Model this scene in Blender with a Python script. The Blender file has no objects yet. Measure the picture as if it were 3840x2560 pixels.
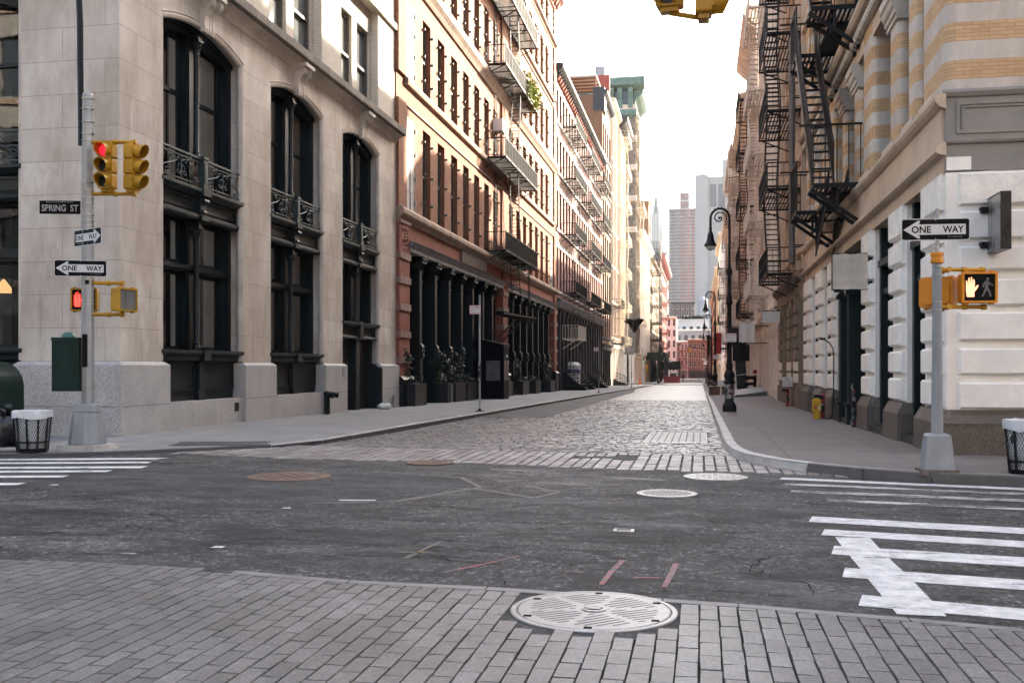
import bpy, math, random
from mathutils import Vector, Matrix, Euler
random.seed(7)
SC = bpy.context.scene
COL = SC.collection
PI = math.pi
D2R = math.radians

# ------------------------------------------------------------------ ground profile
def gz(y):
    if y < 19: return 0.0
    if y < 240: return -0.010 * (y - 19)
    if y < 420: return -2.21 - 0.005 * (y - 240)
    return -3.11

# ------------------------------------------------------------------ objects
ROOT = {}
def thing(name, label, cat, loc=(0, 0, 0), rotz=0.0, group=None):
    o = bpy.data.objects.new(name, None); COL.objects.link(o)
    o.location = loc; o.rotation_euler = (0, 0, rotz); o.empty_display_size = 0.1
    o['label'] = label; o['category'] = cat
    if group: o['group'] = group
    ROOT[o.name] = (Vector(loc), rotz)
    return o
def tag(o, label, cat, group=None):
    o['label'] = label; o['category'] = cat
    if group: o['group'] = group
    return o
def dup(root, loc, rotz=None, label=None):
    def cp(o, par):
        c = o.copy(); COL.objects.link(c)
        if par: c.parent = par
        for k in o.children: cp(k, c)
        return c
    r = cp(root, None); r.location = loc
    if rotz is not None: r.rotation_euler = (0, 0, rotz)
    if label: r['label'] = label
    return r

W = lambda x, y, z: (x, y, z)
XL, XR = -12.6, 4.05
FL = lambda u, v, w: (XL + w, u, v)
FR = lambda u, v, w: (XR - w, u, v)
def FS(Y): return lambda u, v, w: (u, Y - w, v)      # wall facing the camera (-Y)

class MB:
    def __init__(s, fr=W):
        s.v = []; s.f = []; s.m = []; s.mi = 0; s.fr = fr; s.col = None; s.cl = []
    def add(s, vs, fs):
        n = len(s.v); fr = s.fr
        s.v += [fr(*p) for p in vs]
        s.f += [tuple(i + n for i in f) for f in fs]
        s.m += [s.mi] * len(fs)
        if s.col is not None: s.cl += [s.col] * len(fs)
        return s
    def box(s, a0, a1, b0, b1, c0, c1):
        return s.add([(a0,b0,c0),(a1,b0,c0),(a1,b1,c0),(a0,b1,c0),(a0,b0,c1),(a1,b0,c1),(a1,b1,c1),(a0,b1,c1)],
              [(0,3,2,1),(4,5,6,7),(0,1,5,4),(1,2,6,5),(2,3,7,6),(3,0,4,7)])
    def quad(s, a, b, c, d): return s.add([a, b, c, d], [(0, 1, 2, 3)])
    def poly(s, pts): return s.add(list(pts), [tuple(range(len(pts)))])
    def hexa(s, p):
        return s.add(p, [(0,3,2,1),(4,5,6,7),(0,1,5,4),(1,2,6,5),(2,3,7,6),(3,0,4,7)])
    def frus(s, a0, a1, b0, b1, z0, c0, c1, d0, d1, z1):   # W frame frustum: bottom rect, top rect
        return s.hexa([(a0,b0,z0),(a1,b0,z0),(a1,b1,z0),(a0,b1,z0),(c0,d0,z1),(c1,d0,z1),(c1,d1,z1),(c0,d1,z1)])
    def prism(s, pts, a, b, axis=2):
        # polygon pts in two coordinates, extruded along third (axis index) from a to b
        def mk(p, t):
            q = list(p); q.insert(axis, t); return tuple(q)
        n = len(pts)
        vs = [mk(p, a) for p in pts] + [mk(p, b) for p in pts]
        fs = [tuple(range(n - 1, -1, -1)), tuple(range(n, 2 * n))]
        fs += [(i, (i + 1) % n, n + (i + 1) % n, n + i) for i in range(n)]
        return s.add(vs, fs)
    def bar(s, p, q, a, b=None, up=None):          # rectangular bar a x b
        b = b or a
        p = Vector(p); q = Vector(q); d = (q - p)
        if d.length < 1e-6: return s
        d.normalize()
        up = Vector(up) if up else Vector((0, 0, 1))
        if abs(d.dot(up)) > .98: up = Vector((1, 0, 0)) if abs(d.x) < .9 else Vector((0, 1, 0))
        x = d.cross(up).normalized(); y = x.cross(d).normalized()
        vs = []
        for c in (p, q):
            for sx, sy in ((-1,-1),(1,-1),(1,1),(-1,1)):
                vs.append(tuple(c + x * (sx * a / 2) + y * (sy * b / 2)))
        return s.hexa(vs)
    def path(s, pts, r, n=6, closed=False, caps=True):
        pts = [Vector(p) for p in pts]; m = len(pts)
        rr = r if isinstance(r, (list, tuple)) else [r] * m
        vs = []; ref = None
        for i, p in enumerate(pts):
            if closed: d = pts[(i + 1) % m] - pts[i - 1]
            else: d = pts[min(i + 1, m - 1)] - pts[max(i - 1, 0)]
            d.normalize()
            if ref is None:
                ref = Vector((0, 0, 1)) if abs(d.z) < .9 else Vector((1, 0, 0))
            x = (ref - d * ref.dot(d)).normalized(); ref = x; y = d.cross(x)
            for k in range(n):
                t = 2 * PI * k / n
                vs.append(tuple(p + (x * math.cos(t) + y * math.sin(t)) * rr[i]))
        fs = []
        for i in range(m if closed else m - 1):
            j = (i + 1) % m
            for k in range(n):
                k2 = (k + 1) % n
                fs.append((i*n+k, i*n+k2, j*n+k2, j*n+k))
        if caps and not closed:
            fs.append(tuple(range(n - 1, -1, -1))); fs.append(tuple((m-1)*n + k for k in range(n)))
        return s.add(vs, fs)
    def tube(s, p, q, r, n=6, r2=None): return s.path([p, q], [r, r if r2 is None else r2], n)
    def lathe(s, ca, cb, prof, n=16, fac=False, sq=1.0):
        vs = []
        for r, z in prof:
            for k in range(n):
                t = 2 * PI * (k + .5) / n; c, d = r * math.cos(t), r * math.sin(t) * sq
                vs.append((ca + c, z, cb + d) if fac else (ca + c, cb + d, z))
        m = len(prof)
        fs = [(i*n+k, i*n+(k+1)%n, (i+1)*n+(k+1)%n, (i+1)*n+k) for i in range(m-1) for k in range(n)]
        fs += [tuple(range(n-1, -1, -1)), tuple((m-1)*n+k for k in range(n))]
        return s.add(vs, fs)
    def sphere(s, c, r, n=12, m=8, sx=1, sy=1, sz=1):
        prof = [(r*math.sin(PI*i/m)+1e-4, -r*math.cos(PI*i/m)) for i in range(m+1)]
        vs = []
        for q, z in prof:
            for k in range(n):
                t = 2*PI*k/n; vs.append((c[0]+q*math.cos(t)*sx, c[1]+q*math.sin(t)*sy, c[2]+z*sz))
        fs = [(i*n+k, i*n+(k+1)%n, (i+1)*n+(k+1)%n, (i+1)*n+k) for i in range(m) for k in range(n)]
        return s.add(vs, fs)
    def wall(s, u0, u1, v0, v1, holes, dep=.3, w=0.0):
        us = sorted({u0, u1} | {h[0] for h in holes} | {h[1] for h in holes})
        vs_ = sorted({v0, v1} | {h[2] for h in holes} | {h[3] for h in holes})
        us = [a for a in us if u0 <= a <= u1]; vs_ = [a for a in vs_ if v0 <= a <= v1]
        for i in range(len(us) - 1):
            run = None
            for j in range(len(vs_) - 1):
                cu, cv = (us[i]+us[i+1])/2, (vs_[j]+vs_[j+1])/2
                hole = any(h[0] < cu < h[1] and h[2] < cv < h[3] for h in holes)
                if hole:
                    if run is not None: s.quad((us[i],run,w),(us[i+1],run,w),(us[i+1],vs_[j],w),(us[i],vs_[j],w)); run = None
                elif run is None: run = vs_[j]
            if run is not None: s.quad((us[i],run,w),(us[i+1],run,w),(us[i+1],vs_[-1],w),(us[i],vs_[-1],w))
        for a, b, c, d in [h[:4] for h in holes]:
            e = w - dep
            s.quad((a,c,w),(a,d,w),(a,d,e),(a,c,e)); s.quad((b,c,w),(b,c,e),(b,d,e),(b,d,w))
            s.quad((a,d,w),(b,d,w),(b,d,e),(a,d,e)); s.quad((a,c,w),(a,c,e),(b,c,e),(b,c,w))
        return s
    def mold(s, prof, u0, u1):     # profile (w,v) extruded along u
        return s.prism([(v, w) for w, v in prof], u0, u1, axis=0)
    def build(s, name, mats, parent=None, smooth=False, local=False):
        me = bpy.data.meshes.new(name)
        vs = s.v
        if parent is not None and not local:
            L, rz = ROOT[parent.name]
            if rz:
                M = (Matrix.Translation(L) @ Matrix.Rotation(rz, 4, 'Z')).inverted()
                vs = [tuple(M @ Vector(p)) for p in vs]
            else: vs = [(p[0]-L.x, p[1]-L.y, p[2]-L.z) for p in vs]
        me.from_pydata(vs, [], s.f)
        if not isinstance(mats, (list, tuple)): mats = [mats]
        for m in mats: me.materials.append(m)
        if len(mats) > 1: me.polygons.foreach_set('material_index', s.m)
        if s.cl:
            at = me.color_attributes.new('Col', 'FLOAT_COLOR', 'CORNER')
            i = 0; flat = []
            for f, c in zip(s.f, s.cl): flat += [c, c, c, 1.0] * len(f)
            at.data.foreach_set('color', flat)
        if smooth:
            me.polygons.foreach_set('use_smooth', [True]*len(s.f))
            try: me.set_sharp_from_angle(angle=D2R(40))
            except Exception: pass
        me.validate(); me.update()
        o = bpy.data.objects.new(name, me); COL.objects.link(o)
        if parent is not None:
            o.parent = parent; ROOT[o.name] = ROOT[parent.name]
        return o
def struct(o): o['kind'] = 'structure'; return o
def place(me, name, parent, loc):
    o = bpy.data.objects.new(name, me); COL.objects.link(o); o.parent = parent
    L, rz = ROOT[parent.name]
    o.location = Vector(loc) - L if not rz else Matrix.Rotation(-rz, 3, 'Z') @ (Vector(loc) - L)
    ROOT[o.name] = ROOT[parent.name]
    return o

def text_mesh(txt, w=None, h=None, depth=.002, bold=0.0, spacing=1.0):
    cu = bpy.data.curves.new('lettering', 'FONT'); cu.body = txt; cu.extrude = depth
    cu.offset = bold; cu.space_character = spacing; cu.resolution_u = 3
    o = bpy.data.objects.new('lettering_tmp', cu); COL.objects.link(o)
    dg = bpy.context.evaluated_depsgraph_get(); dg.update()
    me = bpy.data.meshes.new_from_object(o.evaluated_get(dg))
    bpy.data.objects.remove(o)
    xs = [v.co.x for v in me.vertices]; ys = [v.co.y for v in me.vertices]
    x0, x1, y0, y1 = min(xs), max(xs), min(ys), max(ys)
    sx = w/(x1-x0) if w else None; sy = h/(y1-y0) if h else None
    sx = sx or sy; sy = sy or sx
    vs = [((v.co.x-(x0+x1)/2)*sx, (v.co.y-(y0+y1)/2)*sy, v.co.z) for v in me.vertices]
    fs = [tuple(p.vertices) for p in me.polygons]
    bpy.data.meshes.remove(me)
    return vs, fs

# ------------------------------------------------------------------ materials
class NT:
    def __init__(s, name):
        s.m = bpy.data.materials.new(name); s.m.use_nodes = True
        s.t = s.m.node_tree; s.n = s.t.nodes; s.l = s.t.links
        s.b = s.n['Principled BSDF']; s.out = s.n['Material Output']
    def node(s, typ, **kw):
        n = s.n.new(typ)
        for k, v in kw.items():
            if k == 'i':
                for a, b in v.items(): s.put(n, a, b)
            else: setattr(n, k, v)
        return n
    def put(s, n, a, b):
        sock = n.inputs[a]
        if hasattr(b, 'is_output') or hasattr(b, 'links'): s.l.new(b, sock)
        else: sock.default_value = (tuple(b) + (1,) if isinstance(b, (tuple, list)) and len(b) == 3 and sock.type == 'RGBA' else b)
    def pos(s): return s.node('ShaderNodeNewGeometry').outputs['Position']
    def noise(s, vec, sc, det=4, rough=.6, out='Fac', dist=0.0):
        return s.node('ShaderNodeTexNoise', i={'Vector': vec, 'Scale': sc, 'Detail': det, 'Roughness': rough, 'Distortion': dist}).outputs[out]
    def ramp(s, fac, stops, interp='LINEAR'):
        r = s.node('ShaderNodeValToRGB'); cr = r.color_ramp; cr.interpolation = interp
        while len(cr.elements) < len(stops): cr.elements.new(.5)
        for e, (p, c) in zip(cr.elements, stops):
            e.position = p; e.color = (c, c, c, 1) if not isinstance(c, (tuple, list)) else tuple(c) + (1,)
        s.l.new(fac, r.inputs[0]); return r.outputs[0]
    def math(s, op, a, b=0.0, clamp=False):
        n = s.node('ShaderNodeMath', operation=op, use_clamp=clamp); s.put(n, 0, a); s.put(n, 1, b); return n.outputs[0]
    def mix(s, fac, a, b, mode='MIX'):
        n = s.node('ShaderNodeMix', data_type='RGBA', blend_type=mode)
        s.put(n, 0, fac); s.put(n, 6, a); s.put(n, 7, b); return n.outputs[2]
    def vec(s, sx=1, sy=1, sz=1, v=None, loc=(0,0,0)):
        n = s.node('ShaderNodeMapping'); s.put(n, 0, v or s.pos()); n.inputs[3].default_value = (sx, sy, sz); n.inputs[1].default_value = loc
        return n.outputs[0]
    def facade_vec(s):
        sp = s.node('ShaderNodeSeparateXYZ', i={0: s.pos()})
        a = s.math('ADD', sp.outputs[0], sp.outputs[1])
        return s.node('ShaderNodeCombineXYZ', i={0: a, 1: sp.outputs[2]}).outputs[0]
    def bump(s, h, st=.3, dist=.02):
        n = s.node('ShaderNodeBump', i={'Height': h, 'Strength': st, 'Distance': dist}); s.l.new(n.outputs[0], s.b.inputs['Normal'])
    def set(s, **kw):
        for k, v in kw.items(): s.put(s.b, {'color':'Base Color','rough':'Roughness','metal':'Metallic','spec':'Specular IOR Level','alpha':'Alpha','trans':'Transmission Weight'}[k], v)
        return s.m

def plain(name, c, rough=.6, metal=0.0, var=.25, sc=3.0, bump=0.0, dirt=0.0, spec=.5, bsc=None, streak=False):
    t = NT(name)
    p = t.vec(1, 1, .25 if streak else 1)
    n1 = t.noise(p, sc, 6, .65)
    lo = tuple(max(0, a*(1-var)) for a in c); hi = tuple(min(1, a*(1+var)) for a in c)
    colr = t.ramp(n1, [(.28, lo), (.72, hi)])
    if dirt:
        n2 = t.noise(t.vec(1, 1, .35), sc*.45, 8, .7)
        colr = t.mix(t.ramp(n2, [(.5, 0.0), (.72, dirt)]), colr, tuple(a*.45 for a in c))
    t.set(color=colr, rough=t.ramp(n1, [(.2, max(.02, rough-.08)), (.8, min(1, rough+.08))]), metal=metal, spec=spec)
    if bump: t.bump(t.noise(t.pos(), bsc or sc*12, 5, .6), bump, .02)
    return t.m

def bricks(name, c1, c2, mortar, bw=.26, bh=.085, ms=.008, var=.4, stain=.35, off=.5, zoff=0.0, rough=.85, bump=.5, squash=1.0):
    t = NT(name); v = t.facade_vec()
    if zoff: v = t.vec(v=v, loc=(0, zoff, 0))
    b = t.node('ShaderNodeTexBrick', i={'Vector': v, 'Color1': c1, 'Color2': c2, 'Mortar': mortar, 'Scale': 1.0, 'Mortar Size': ms, 'Mortar Smooth': .15, 'Bias': 0.0, 'Brick Width': bw, 'Row Height': bh})
    b.offset = off; b.squash = squash
    n = t.noise(t.pos(), .6, 7, .7)
    col = t.mix(t.ramp(n, [(.3, stain), (.62, 0.0)]), b.outputs[0], tuple(a*.55 for a in c1))
    n2 = t.noise(t.vec(1, 1, .3), 5, 5, .7)
    col = t.mix(t.ramp(n2, [(.35, .18), (.6, 0.0)]), col, tuple(a*1.25 for a in c2), 'MIX')
    t.set(color=col, rough=rough, spec=.3)
    h = t.math('SUBTRACT', t.math('MULTIPLY', t.noise(t.pos(), 60, 3), .25), b.outputs[1])
    t.bump(h, bump, .012)
    return t.m

M = {}
# stone courses of the limestone building
def course_stone():
    t = NT('limestone_courses'); v = t.vec(v=t.facade_vec(), loc=(.3, -.235, 0))
    b = t.node('ShaderNodeTexBrick', i={'Vector': v, 'Color1': (.71,.66,.60), 'Color2': (.56,.505,.445), 'Mortar': (.24,.205,.175), 'Scale': 1.0, 'Mortar Size': .006, 'Mortar Smooth': .1, 'Brick Width': 2.1, 'Row Height': .7445})
    n = t.noise(t.vec(1, 1, .45), .9, 9, .7)
    col = t.mix(t.ramp(n, [(.40, .6), (.58, 0.0)]), b.outputs[0], (.35,.275,.215))
    nd = t.noise(t.vec(1.1, 1.1, .12), 2.1, 8, .75); col = t.mix(t.ramp(nd, [(.57, 0.0), (.70, .55)]), col, (.22,.175,.14))
    nb = t.noise(t.vec(loc=(4,1,2)), .55, 3, .5); col = t.mix(t.ramp(nb, [(.4, .28), (.6, 0.0)]), col, (.30,.25,.20))
    n2 = t.noise(t.vec(1.5, 1.5, .22), 3.2, 6, .7)
    col = t.mix(t.ramp(n2, [(.56, 0.0), (.74, .5)]), col, (.68,.645,.60))
    n3 = t.noise(t.pos(), 55, 3)
    col = t.mix(t.ramp(n3, [(.35, .14), (.6, 0.0)]), col, (.2,.17,.14))
    t.set(color=col, rough=.8, spec=.3)
    t.bump(t.math('SUBTRACT', t.math('MULTIPLY', n3, .2), b.outputs[1]), .4, .015)
    return t.m
M['lime'] = course_stone()
M['lime_plain'] = plain('limestone_trim', (.54,.48,.42), .8, var=.28, sc=1.3, bump=.15, dirt=.55, spec=.3, bsc=40)
M['ledge'] = plain('weathered_ledge', (.20,.175,.15), .85, var=.45, sc=1.6, bump=.2, dirt=.7, spec=.3, streak=True)
def granite(name, c, dark):
    t = NT(name)
    n = t.noise(t.pos(), 38, 4, .8); n2 = t.noise(t.pos(), 1.1, 6, .65)
    col = t.ramp(n, [(.36, dark), (.5, c), (.66, tuple(min(1, a*1.35) for a in c))])
    col = t.mix(t.ramp(n2, [(.4, .5), (.65, 0.0)]), col, tuple(a*.62 for a in c))
    n3 = t.noise(t.vec(2, 2, .15), 2.5, 6, .7)
    col = t.mix(t.ramp(n3, [(.58, 0.0), (.75, .35)]), col, (.55,.54,.53))
    t.set(color=col, rough=.7, spec=.4); t.bump(n, .12, .01); return t.m
M['granite'] = granite('grey_granite', (.45,.435,.425), (.15,.145,.14))
M['granite_brown'] = granite('brown_granite', (.135,.11,.09), (.035,.028,.023))
M['iron'] = plain('dark_green_iron', (.0045,.0085,.011), .45, var=.3, sc=2.2, bump=.06, spec=.3)
M['iron2'] = plain('grey_green_iron_panel', (.0095,.0135,.0145), .5, var=.25, sc=3, bump=.05, spec=.3)
M['black'] = plain('black_painted_iron', (.007,.0075,.0085), .5, var=.35, sc=5, bump=.08, spec=.25)
M['fe'] = plain('black_fire_escape_iron', (.007,.006,.006), .55, var=.5, sc=6, bump=.1, spec=.22)
M['fe_tan'] = plain('tan_fire_escape_iron', (.46,.35,.25), .55, var=.25, sc=5)
M['fe_white'] = plain('cream_fire_escape_iron', (.62,.56,.46), .55, var=.2, sc=5)
M['fe_red'] = plain('red_fire_escape_iron', (.33,.10,.08), .55, var=.25, sc=5)
def glass(name, tint, var=.5, rough=.04, sc=.35, spec=.55):
    t = NT(name); n = t.noise(t.vec(1, 1, .6), sc, 3, .5)
    t.set(color=t.ramp(n, [(.3, tuple(a*(1-var) for a in tint)), (.7, tuple(a*(1+var) for a in tint))]), rough=rough, spec=spec)
    t.bump(t.noise(t.pos(), 1.6, 2, .4), .04, .05); return t.m
M['pane'] = glass('dark_window_glass', (.006,.008,.009), spec=.4)
M['pane_far'] = glass('window_glass_far', (.03,.035,.04), rough=.15)
def clear(name):
    t = NT(name); t.n.remove(t.b)
    g = t.node('ShaderNodeBsdfGlossy', i={'Roughness': .015, 'Color': (.95,.97,1.0)})
    tr = t.node('ShaderNodeBsdfTransparent', i={'Color': (.97,.98,.98)})
    bp = t.node('ShaderNodeBump', i={'Height': t.noise(t.pos(), 1.3, 2, .4), 'Strength': .05, 'Distance': .05})
    fr = t.node('ShaderNodeFresnel', i={'IOR': 1.6}); t.l.new(bp.outputs[0], fr.inputs[1]); t.l.new(bp.outputs[0], g.inputs['Normal'])
    mx = t.node('ShaderNodeMixShader', i={0: t.math('MULTIPLY', fr.outputs[0], 1.7, True), 1: tr.outputs[0], 2: g.outputs[0]})
    t.l.new(mx.outputs[0], t.out.inputs[0]); return t.m
M['clear'] = clear('clear_window_glass')
M['blind'] = plain('pale_window_blind', (.74,.74,.72), .8, var=.1, sc=1.0)
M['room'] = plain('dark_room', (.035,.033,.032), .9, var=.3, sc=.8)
M['galv'] = plain('galvanised_steel', (.30,.31,.32), .5, metal=.6, var=.3, sc=4, dirt=.35, streak=True)
M['poledgrey'] = plain('grey_painted_pole', (.26,.275,.29), .5, metal=.1, var=.2, sc=4, dirt=.45, bump=.05, streak=True)
M['steel'] = plain('worn_steel', (.36,.36,.36), .4, metal=.9, var=.3, sc=5)
M['yellow'] = plain('signal_yellow_paint', (.44,.225,.012), .45, var=.2, sc=4, dirt=.35, spec=.35)
M['orange'] = plain('signal_orange_paint', (.62,.225,.010), .42, var=.12, sc=4, dirt=.2)
M['signwhite'] = plain('white_sign_sheeting', (.62,.62,.61), .6, var=.06, sc=4, spec=.2)
M['signblack'] = plain('black_sign_sheeting', (.005,.005,.006), .6, var=.2, sc=4, spec=.12)
M['signred'] = plain('red_sign_ink', (.50,.03,.03), .5, var=.1)
M['green_box'] = plain('dark_green_enamel', (.003,.018,.0125), .5, var=.3, sc=4, dirt=.3, spec=.25)
M['rubber'] = plain('black_lens_interior', (.01,.01,.011), .5, var=.2)
def emis(name, c, st):
    t = NT(name); t.set(color=tuple(a*.2 for a in c), rough=.4)
    t.put(t.b, 'Emission Color', c); t.put(t.b, 'Emission Strength', st); return t.m
M['redlamp'] = emis('lit_red_signal', (1.0,.02,.05), .42)
M['hand'] = emis('lit_hand_symbol', (1.0,.36,.20), .40)
M['redhand'] = emis('lit_red_hand_symbol', (1.0,.03,.02), .9)
M['greenlamp'] = emis('lit_green_signal', (.1,1.0,.5), .5)
M['ghost'] = plain('unlit_walker_symbol', (.11,.11,.11), .5, var=.2, sc=20)
M['bulb'] = plain('lamp_globe_glass', (.62,.58,.52), .15, var=.15, sc=3)
# ================================================================== GROUND
def asphalt(name, base, streak=.75, warm=1.0, speck=1.0):
    t = NT(name); p = t.pos()
    agg = t.noise(p, 62, 4, .8); mid = t.noise(p, 17, 5, .75); a2 = t.noise(t.vec(loc=(5,3,0)), 120, 2, .6)
    lo = t.noise(t.vec(loc=(2,9,0)), 5.5, 6, .8)
    f = t.math('ADD', t.math('ADD', t.math('MULTIPLY', agg, .34), t.math('MULTIPLY', mid, .36)), t.math('MULTIPLY', lo, .3))
    col = t.ramp(f, [(.38, tuple(a*.2 for a in base)), (.48, tuple(a*.85 for a in base)), (.56, tuple(min(1, a*(1+1.0*speck)) for a in base)), (.66, tuple(min(1, a*(1+4.0*speck)) for a in base))])
    col = t.mix(t.ramp(a2, [(.62, 0.0), (.70, .8*speck)]), col, tuple(min(1, a*4.6) for a in base))
    for sc_, lo_, hi_, k_ in ((21.0, .5, 1.9, .8), (43.0, .4, 3.0, .85)):
        vo = t.node('ShaderNodeTexVoronoi', feature='F1', i={'Vector': t.vec(1, .62, 1), 'Scale': sc_, 'Randomness': 1.0})
        g = t.node('ShaderNodeSeparateColor', i={0: vo.outputs['Color']}).outputs[0]
        gr = t.ramp(g, [(0.0, lo_), (.45, .8), (.80, 1.15), (.93, hi_*.6), (1.0, hi_)])
        col = t.mix(k_*min(1, speck), col, t.mix(1.0, col, gr, 'MULTIPLY'))
    big = t.noise(t.vec(.8, 1.2, 1), 1.3, 9, .75)
    col = t.mix(t.ramp(big, [(.41, .92), (.54, 0.0)]), col, tuple(a*.36 for a in base))
    st = t.noise(t.vec(.5, 1.6, 1, loc=(3.1, 7.7, 0)), 1.5, 10, .78, dist=1.4)
    m1 = t.ramp(st, [(.575, 0.0), (.63, streak)])
    col = t.mix(m1, col, tuple(a*.14 for a in base))
    lt = t.noise(t.vec(.45, 1.3, 1, loc=(11, 4, 0)), 1.0, 8, .7)
    col = t.mix(t.ramp(lt, [(.53, 0.0), (.68, .65)]), col, tuple(min(1, a*2.3) for a in base))
    t.set(color=col, rough=t.ramp(agg, [(.3, .6), (.7, .85)]), spec=.35)
    h = t.math('ADD', t.math('ADD', t.math('MULTIPLY', agg, .5), t.math('MULTIPLY', mid, .5)), t.math('MULTIPLY', m1, -.7))
    t.bump(h, 1.0, .02); return t.m
M['asphalt'] = asphalt('old_asphalt', (.060,.0575,.0565))
M['asphalt_dark'] = asphalt('dark_sealed_asphalt', (.036,.035,.0355), .5, speck=.8)
M['asphalt_light'] = asphalt('bleached_asphalt', (.098,.092,.089), .9, speck=.8)
M['asphalt2'] = asphalt('newer_asphalt_patch', (.050,.049,.050), .25, speck=.6)
M['asphalt3'] = asphalt('fine_asphalt_patch', (.085,.080,.080), .15, speck=.35)
def stone_col(name, lo, hi, rough=.45, spec=.5, bsc=30, bump=.3, stain=.5):
    t = NT(name); a = t.node('ShaderNodeVertexColor'); a.layer_name = 'Col'
    n = t.noise(t.pos(), 2.4, 6, .7); n2 = t.noise(t.pos(), bsc, 4, .7)
    f = t.math('ADD', t.math('MULTIPLY', a.outputs[0], .75), t.math('MULTIPLY', n, .35))
    col = t.ramp(f, [(.15, lo), (.85, hi)])
    col = t.mix(t.ramp(n2, [(.36, .4), (.55, 0.0)]), col, tuple(x*.45 for x in lo))
    sg = t.noise(t.vec(loc=(1.7, 2.2, 0)), .55, 8, .72)
    col = t.mix(t.ramp(sg, [(.38, stain), (.58, 0.0)]), col, tuple(x*.62 for x in lo))
    vo = t.node('ShaderNodeTexVoronoi', feature='F1', i={'Vector': t.pos(), 'Scale': 70.0}); g = t.node('ShaderNodeSeparateColor', i={0: vo.outputs['Color']}).outputs[0]
    col = t.mix(.6, col, t.mix(1.0, col, t.ramp(g, [(0, .6), (.5, .95), (.9, 1.15), (1, 1.7)]), 'MULTIPLY'))
    t.set(color=col, rough=t.math('ADD', t.math('MULTIPLY', n2, .35), rough-.17), spec=spec); t.bump(n2, bump, .008); return t.m
M['cobble'] = stone_col('granite_setts', (.15,.135,.125), (.28,.255,.238), .40, .6, 24, .45)
M['band'] = stone_col('granite_crossing_blocks', (.19,.165,.155), (.40,.36,.34), .5, .5, 24, .4)
M['paver'] = stone_col('concrete_pavers', (.112,.106,.102), (.238,.229,.225), .47, .5, 60, .2)
M['mortar'] = plain('dark_joint_sand', (.028,.025,.022), .95, var=.4, sc=6, spec=.2)
def cobble_far():
    t = NT('granite_setts_far')
    b = t.node('ShaderNodeTexBrick', i={'Vector': t.pos(), 'Color1': (.27,.245,.228), 'Color2': (.165,.15,.139), 'Mortar': (.04,.036,.032), 'Scale': 1.0, 'Mortar Size': .018, 'Mortar Smooth': .5, 'Brick Width': .33, 'Row Height': .17})
    n = t.noise(t.pos(), .8, 6, .65)
    col = t.mix(t.ramp(n, [(.35, .5), (.65, 0.0)]), b.outputs[0], (.13,.118,.108))
    t.set(color=col, rough=.38, spec=.6)
    t.bump(t.math('SUBTRACT', t.math('MULTIPLY', t.noise(t.pos(), 9, 3), .6), b.outputs[1]), .8, .05); return t.m
M['cobble_far'] = cobble_far()
def paved(name, base, cell=1.5, joint=.014, jc=.35, var=.22, stain=.5, rough=.75):
    t = NT(name)
    b = t.node('ShaderNodeTexBrick', i={'Vector': t.vec(loc=(.33, .2, 0)), 'Color1': (1,1,1), 'Color2': (1-var,1-var,1-var), 'Mortar': (jc,jc,jc), 'Scale': 1.0, 'Mortar Size': joint, 'Mortar Smooth': .2, 'Brick Width': cell, 'Row Height': cell*1.15})
    b.offset = 0.0
    n = t.noise(t.pos(), 1.1, 8, .7); n2 = t.noise(t.pos(), 85, 3, .7)
    col = t.ramp(n, [(.3, tuple(a*(1-stain) for a in base)), (.66, tuple(a*1.12 for a in base))])
    col = t.mix(t.ramp(n2, [(.35, .35), (.6, 0.0)]), col, tuple(a*.5 for a in base))
    n3 = t.noise(t.pos(), 3.3, 4, .5)
    col = t.mix(t.ramp(n3, [(.66, 0.0), (.70, .45)]), col, tuple(a*.5 for a in base))
    col = t.mix(1.0, col, b.outputs[0], 'MULTIPLY')
    t.set(color=col, rough=rough, spec=.4); t.bump(t.math('SUBTRACT', t.math('MULTIPLY', n2, .5), b.outputs[1]), .35, .008); return t.m
M['walk_left'] = paved('light_concrete_flags', (.27,.265,.262), 1.9, .01, .5, .12, .3)
M['walk_right'] = paved('brown_grey_concrete_flags', (.175,.153,.140), 1.75, .012, .45, .1, .3)
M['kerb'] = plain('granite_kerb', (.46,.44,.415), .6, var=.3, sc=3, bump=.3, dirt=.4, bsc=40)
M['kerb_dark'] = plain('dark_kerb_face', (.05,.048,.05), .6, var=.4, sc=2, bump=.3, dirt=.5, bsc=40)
def paint(name, c, under, wear=.5):
    t = NT(name)
    n = t.noise(t.vec(.5, 1.6, 1), 3.2, 9, .75); n2 = t.noise(t.pos(), 70, 3, .7)
    f = t.math('ADD', t.math('MULTIPLY', n, .8), t.math('MULTIPLY', n2, .25))
    k = t.ramp(f, [(wear-.025, 1.0), (wear+.03, 0.0)])
    c2 = t.ramp(t.noise(t.pos(), 6, 6, .75), [(.32, tuple(a*.55 for a in c)), (.6, c)])
    col = t.mix(k, c2, t.ramp(n2, [(.35, tuple(a*.5 for a in under)), (.65, tuple(a*2 for a in under))]))
    t.set(color=col, rough=.6, spec=.4); t.bump(n2, .3, .006); return t.m
M['paint'] = paint('worn_white_road_paint', (.72,.715,.70), (.06,.058,.058), .445)
M['paint_worn'] = paint('badly_worn_white_road_paint', (.60,.59,.58), (.06,.058,.058), .525)
M['pinkpaint'] = paint('faded_red_utility_paint', (.34,.07,.09), (.065,.062,.06), .53)
M['yelpaint'] = paint('faded_yellow_utility_paint', (.33,.25,.10), (.065,.062,.06), .585)
M['sealseam'] = paint('pale_seam_paint', (.20,.17,.15), (.065,.062,.06), .545)
M['crack'] = plain('open_crack', (.008,.008,.008), .95, var=.3, spec=.1)

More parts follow.
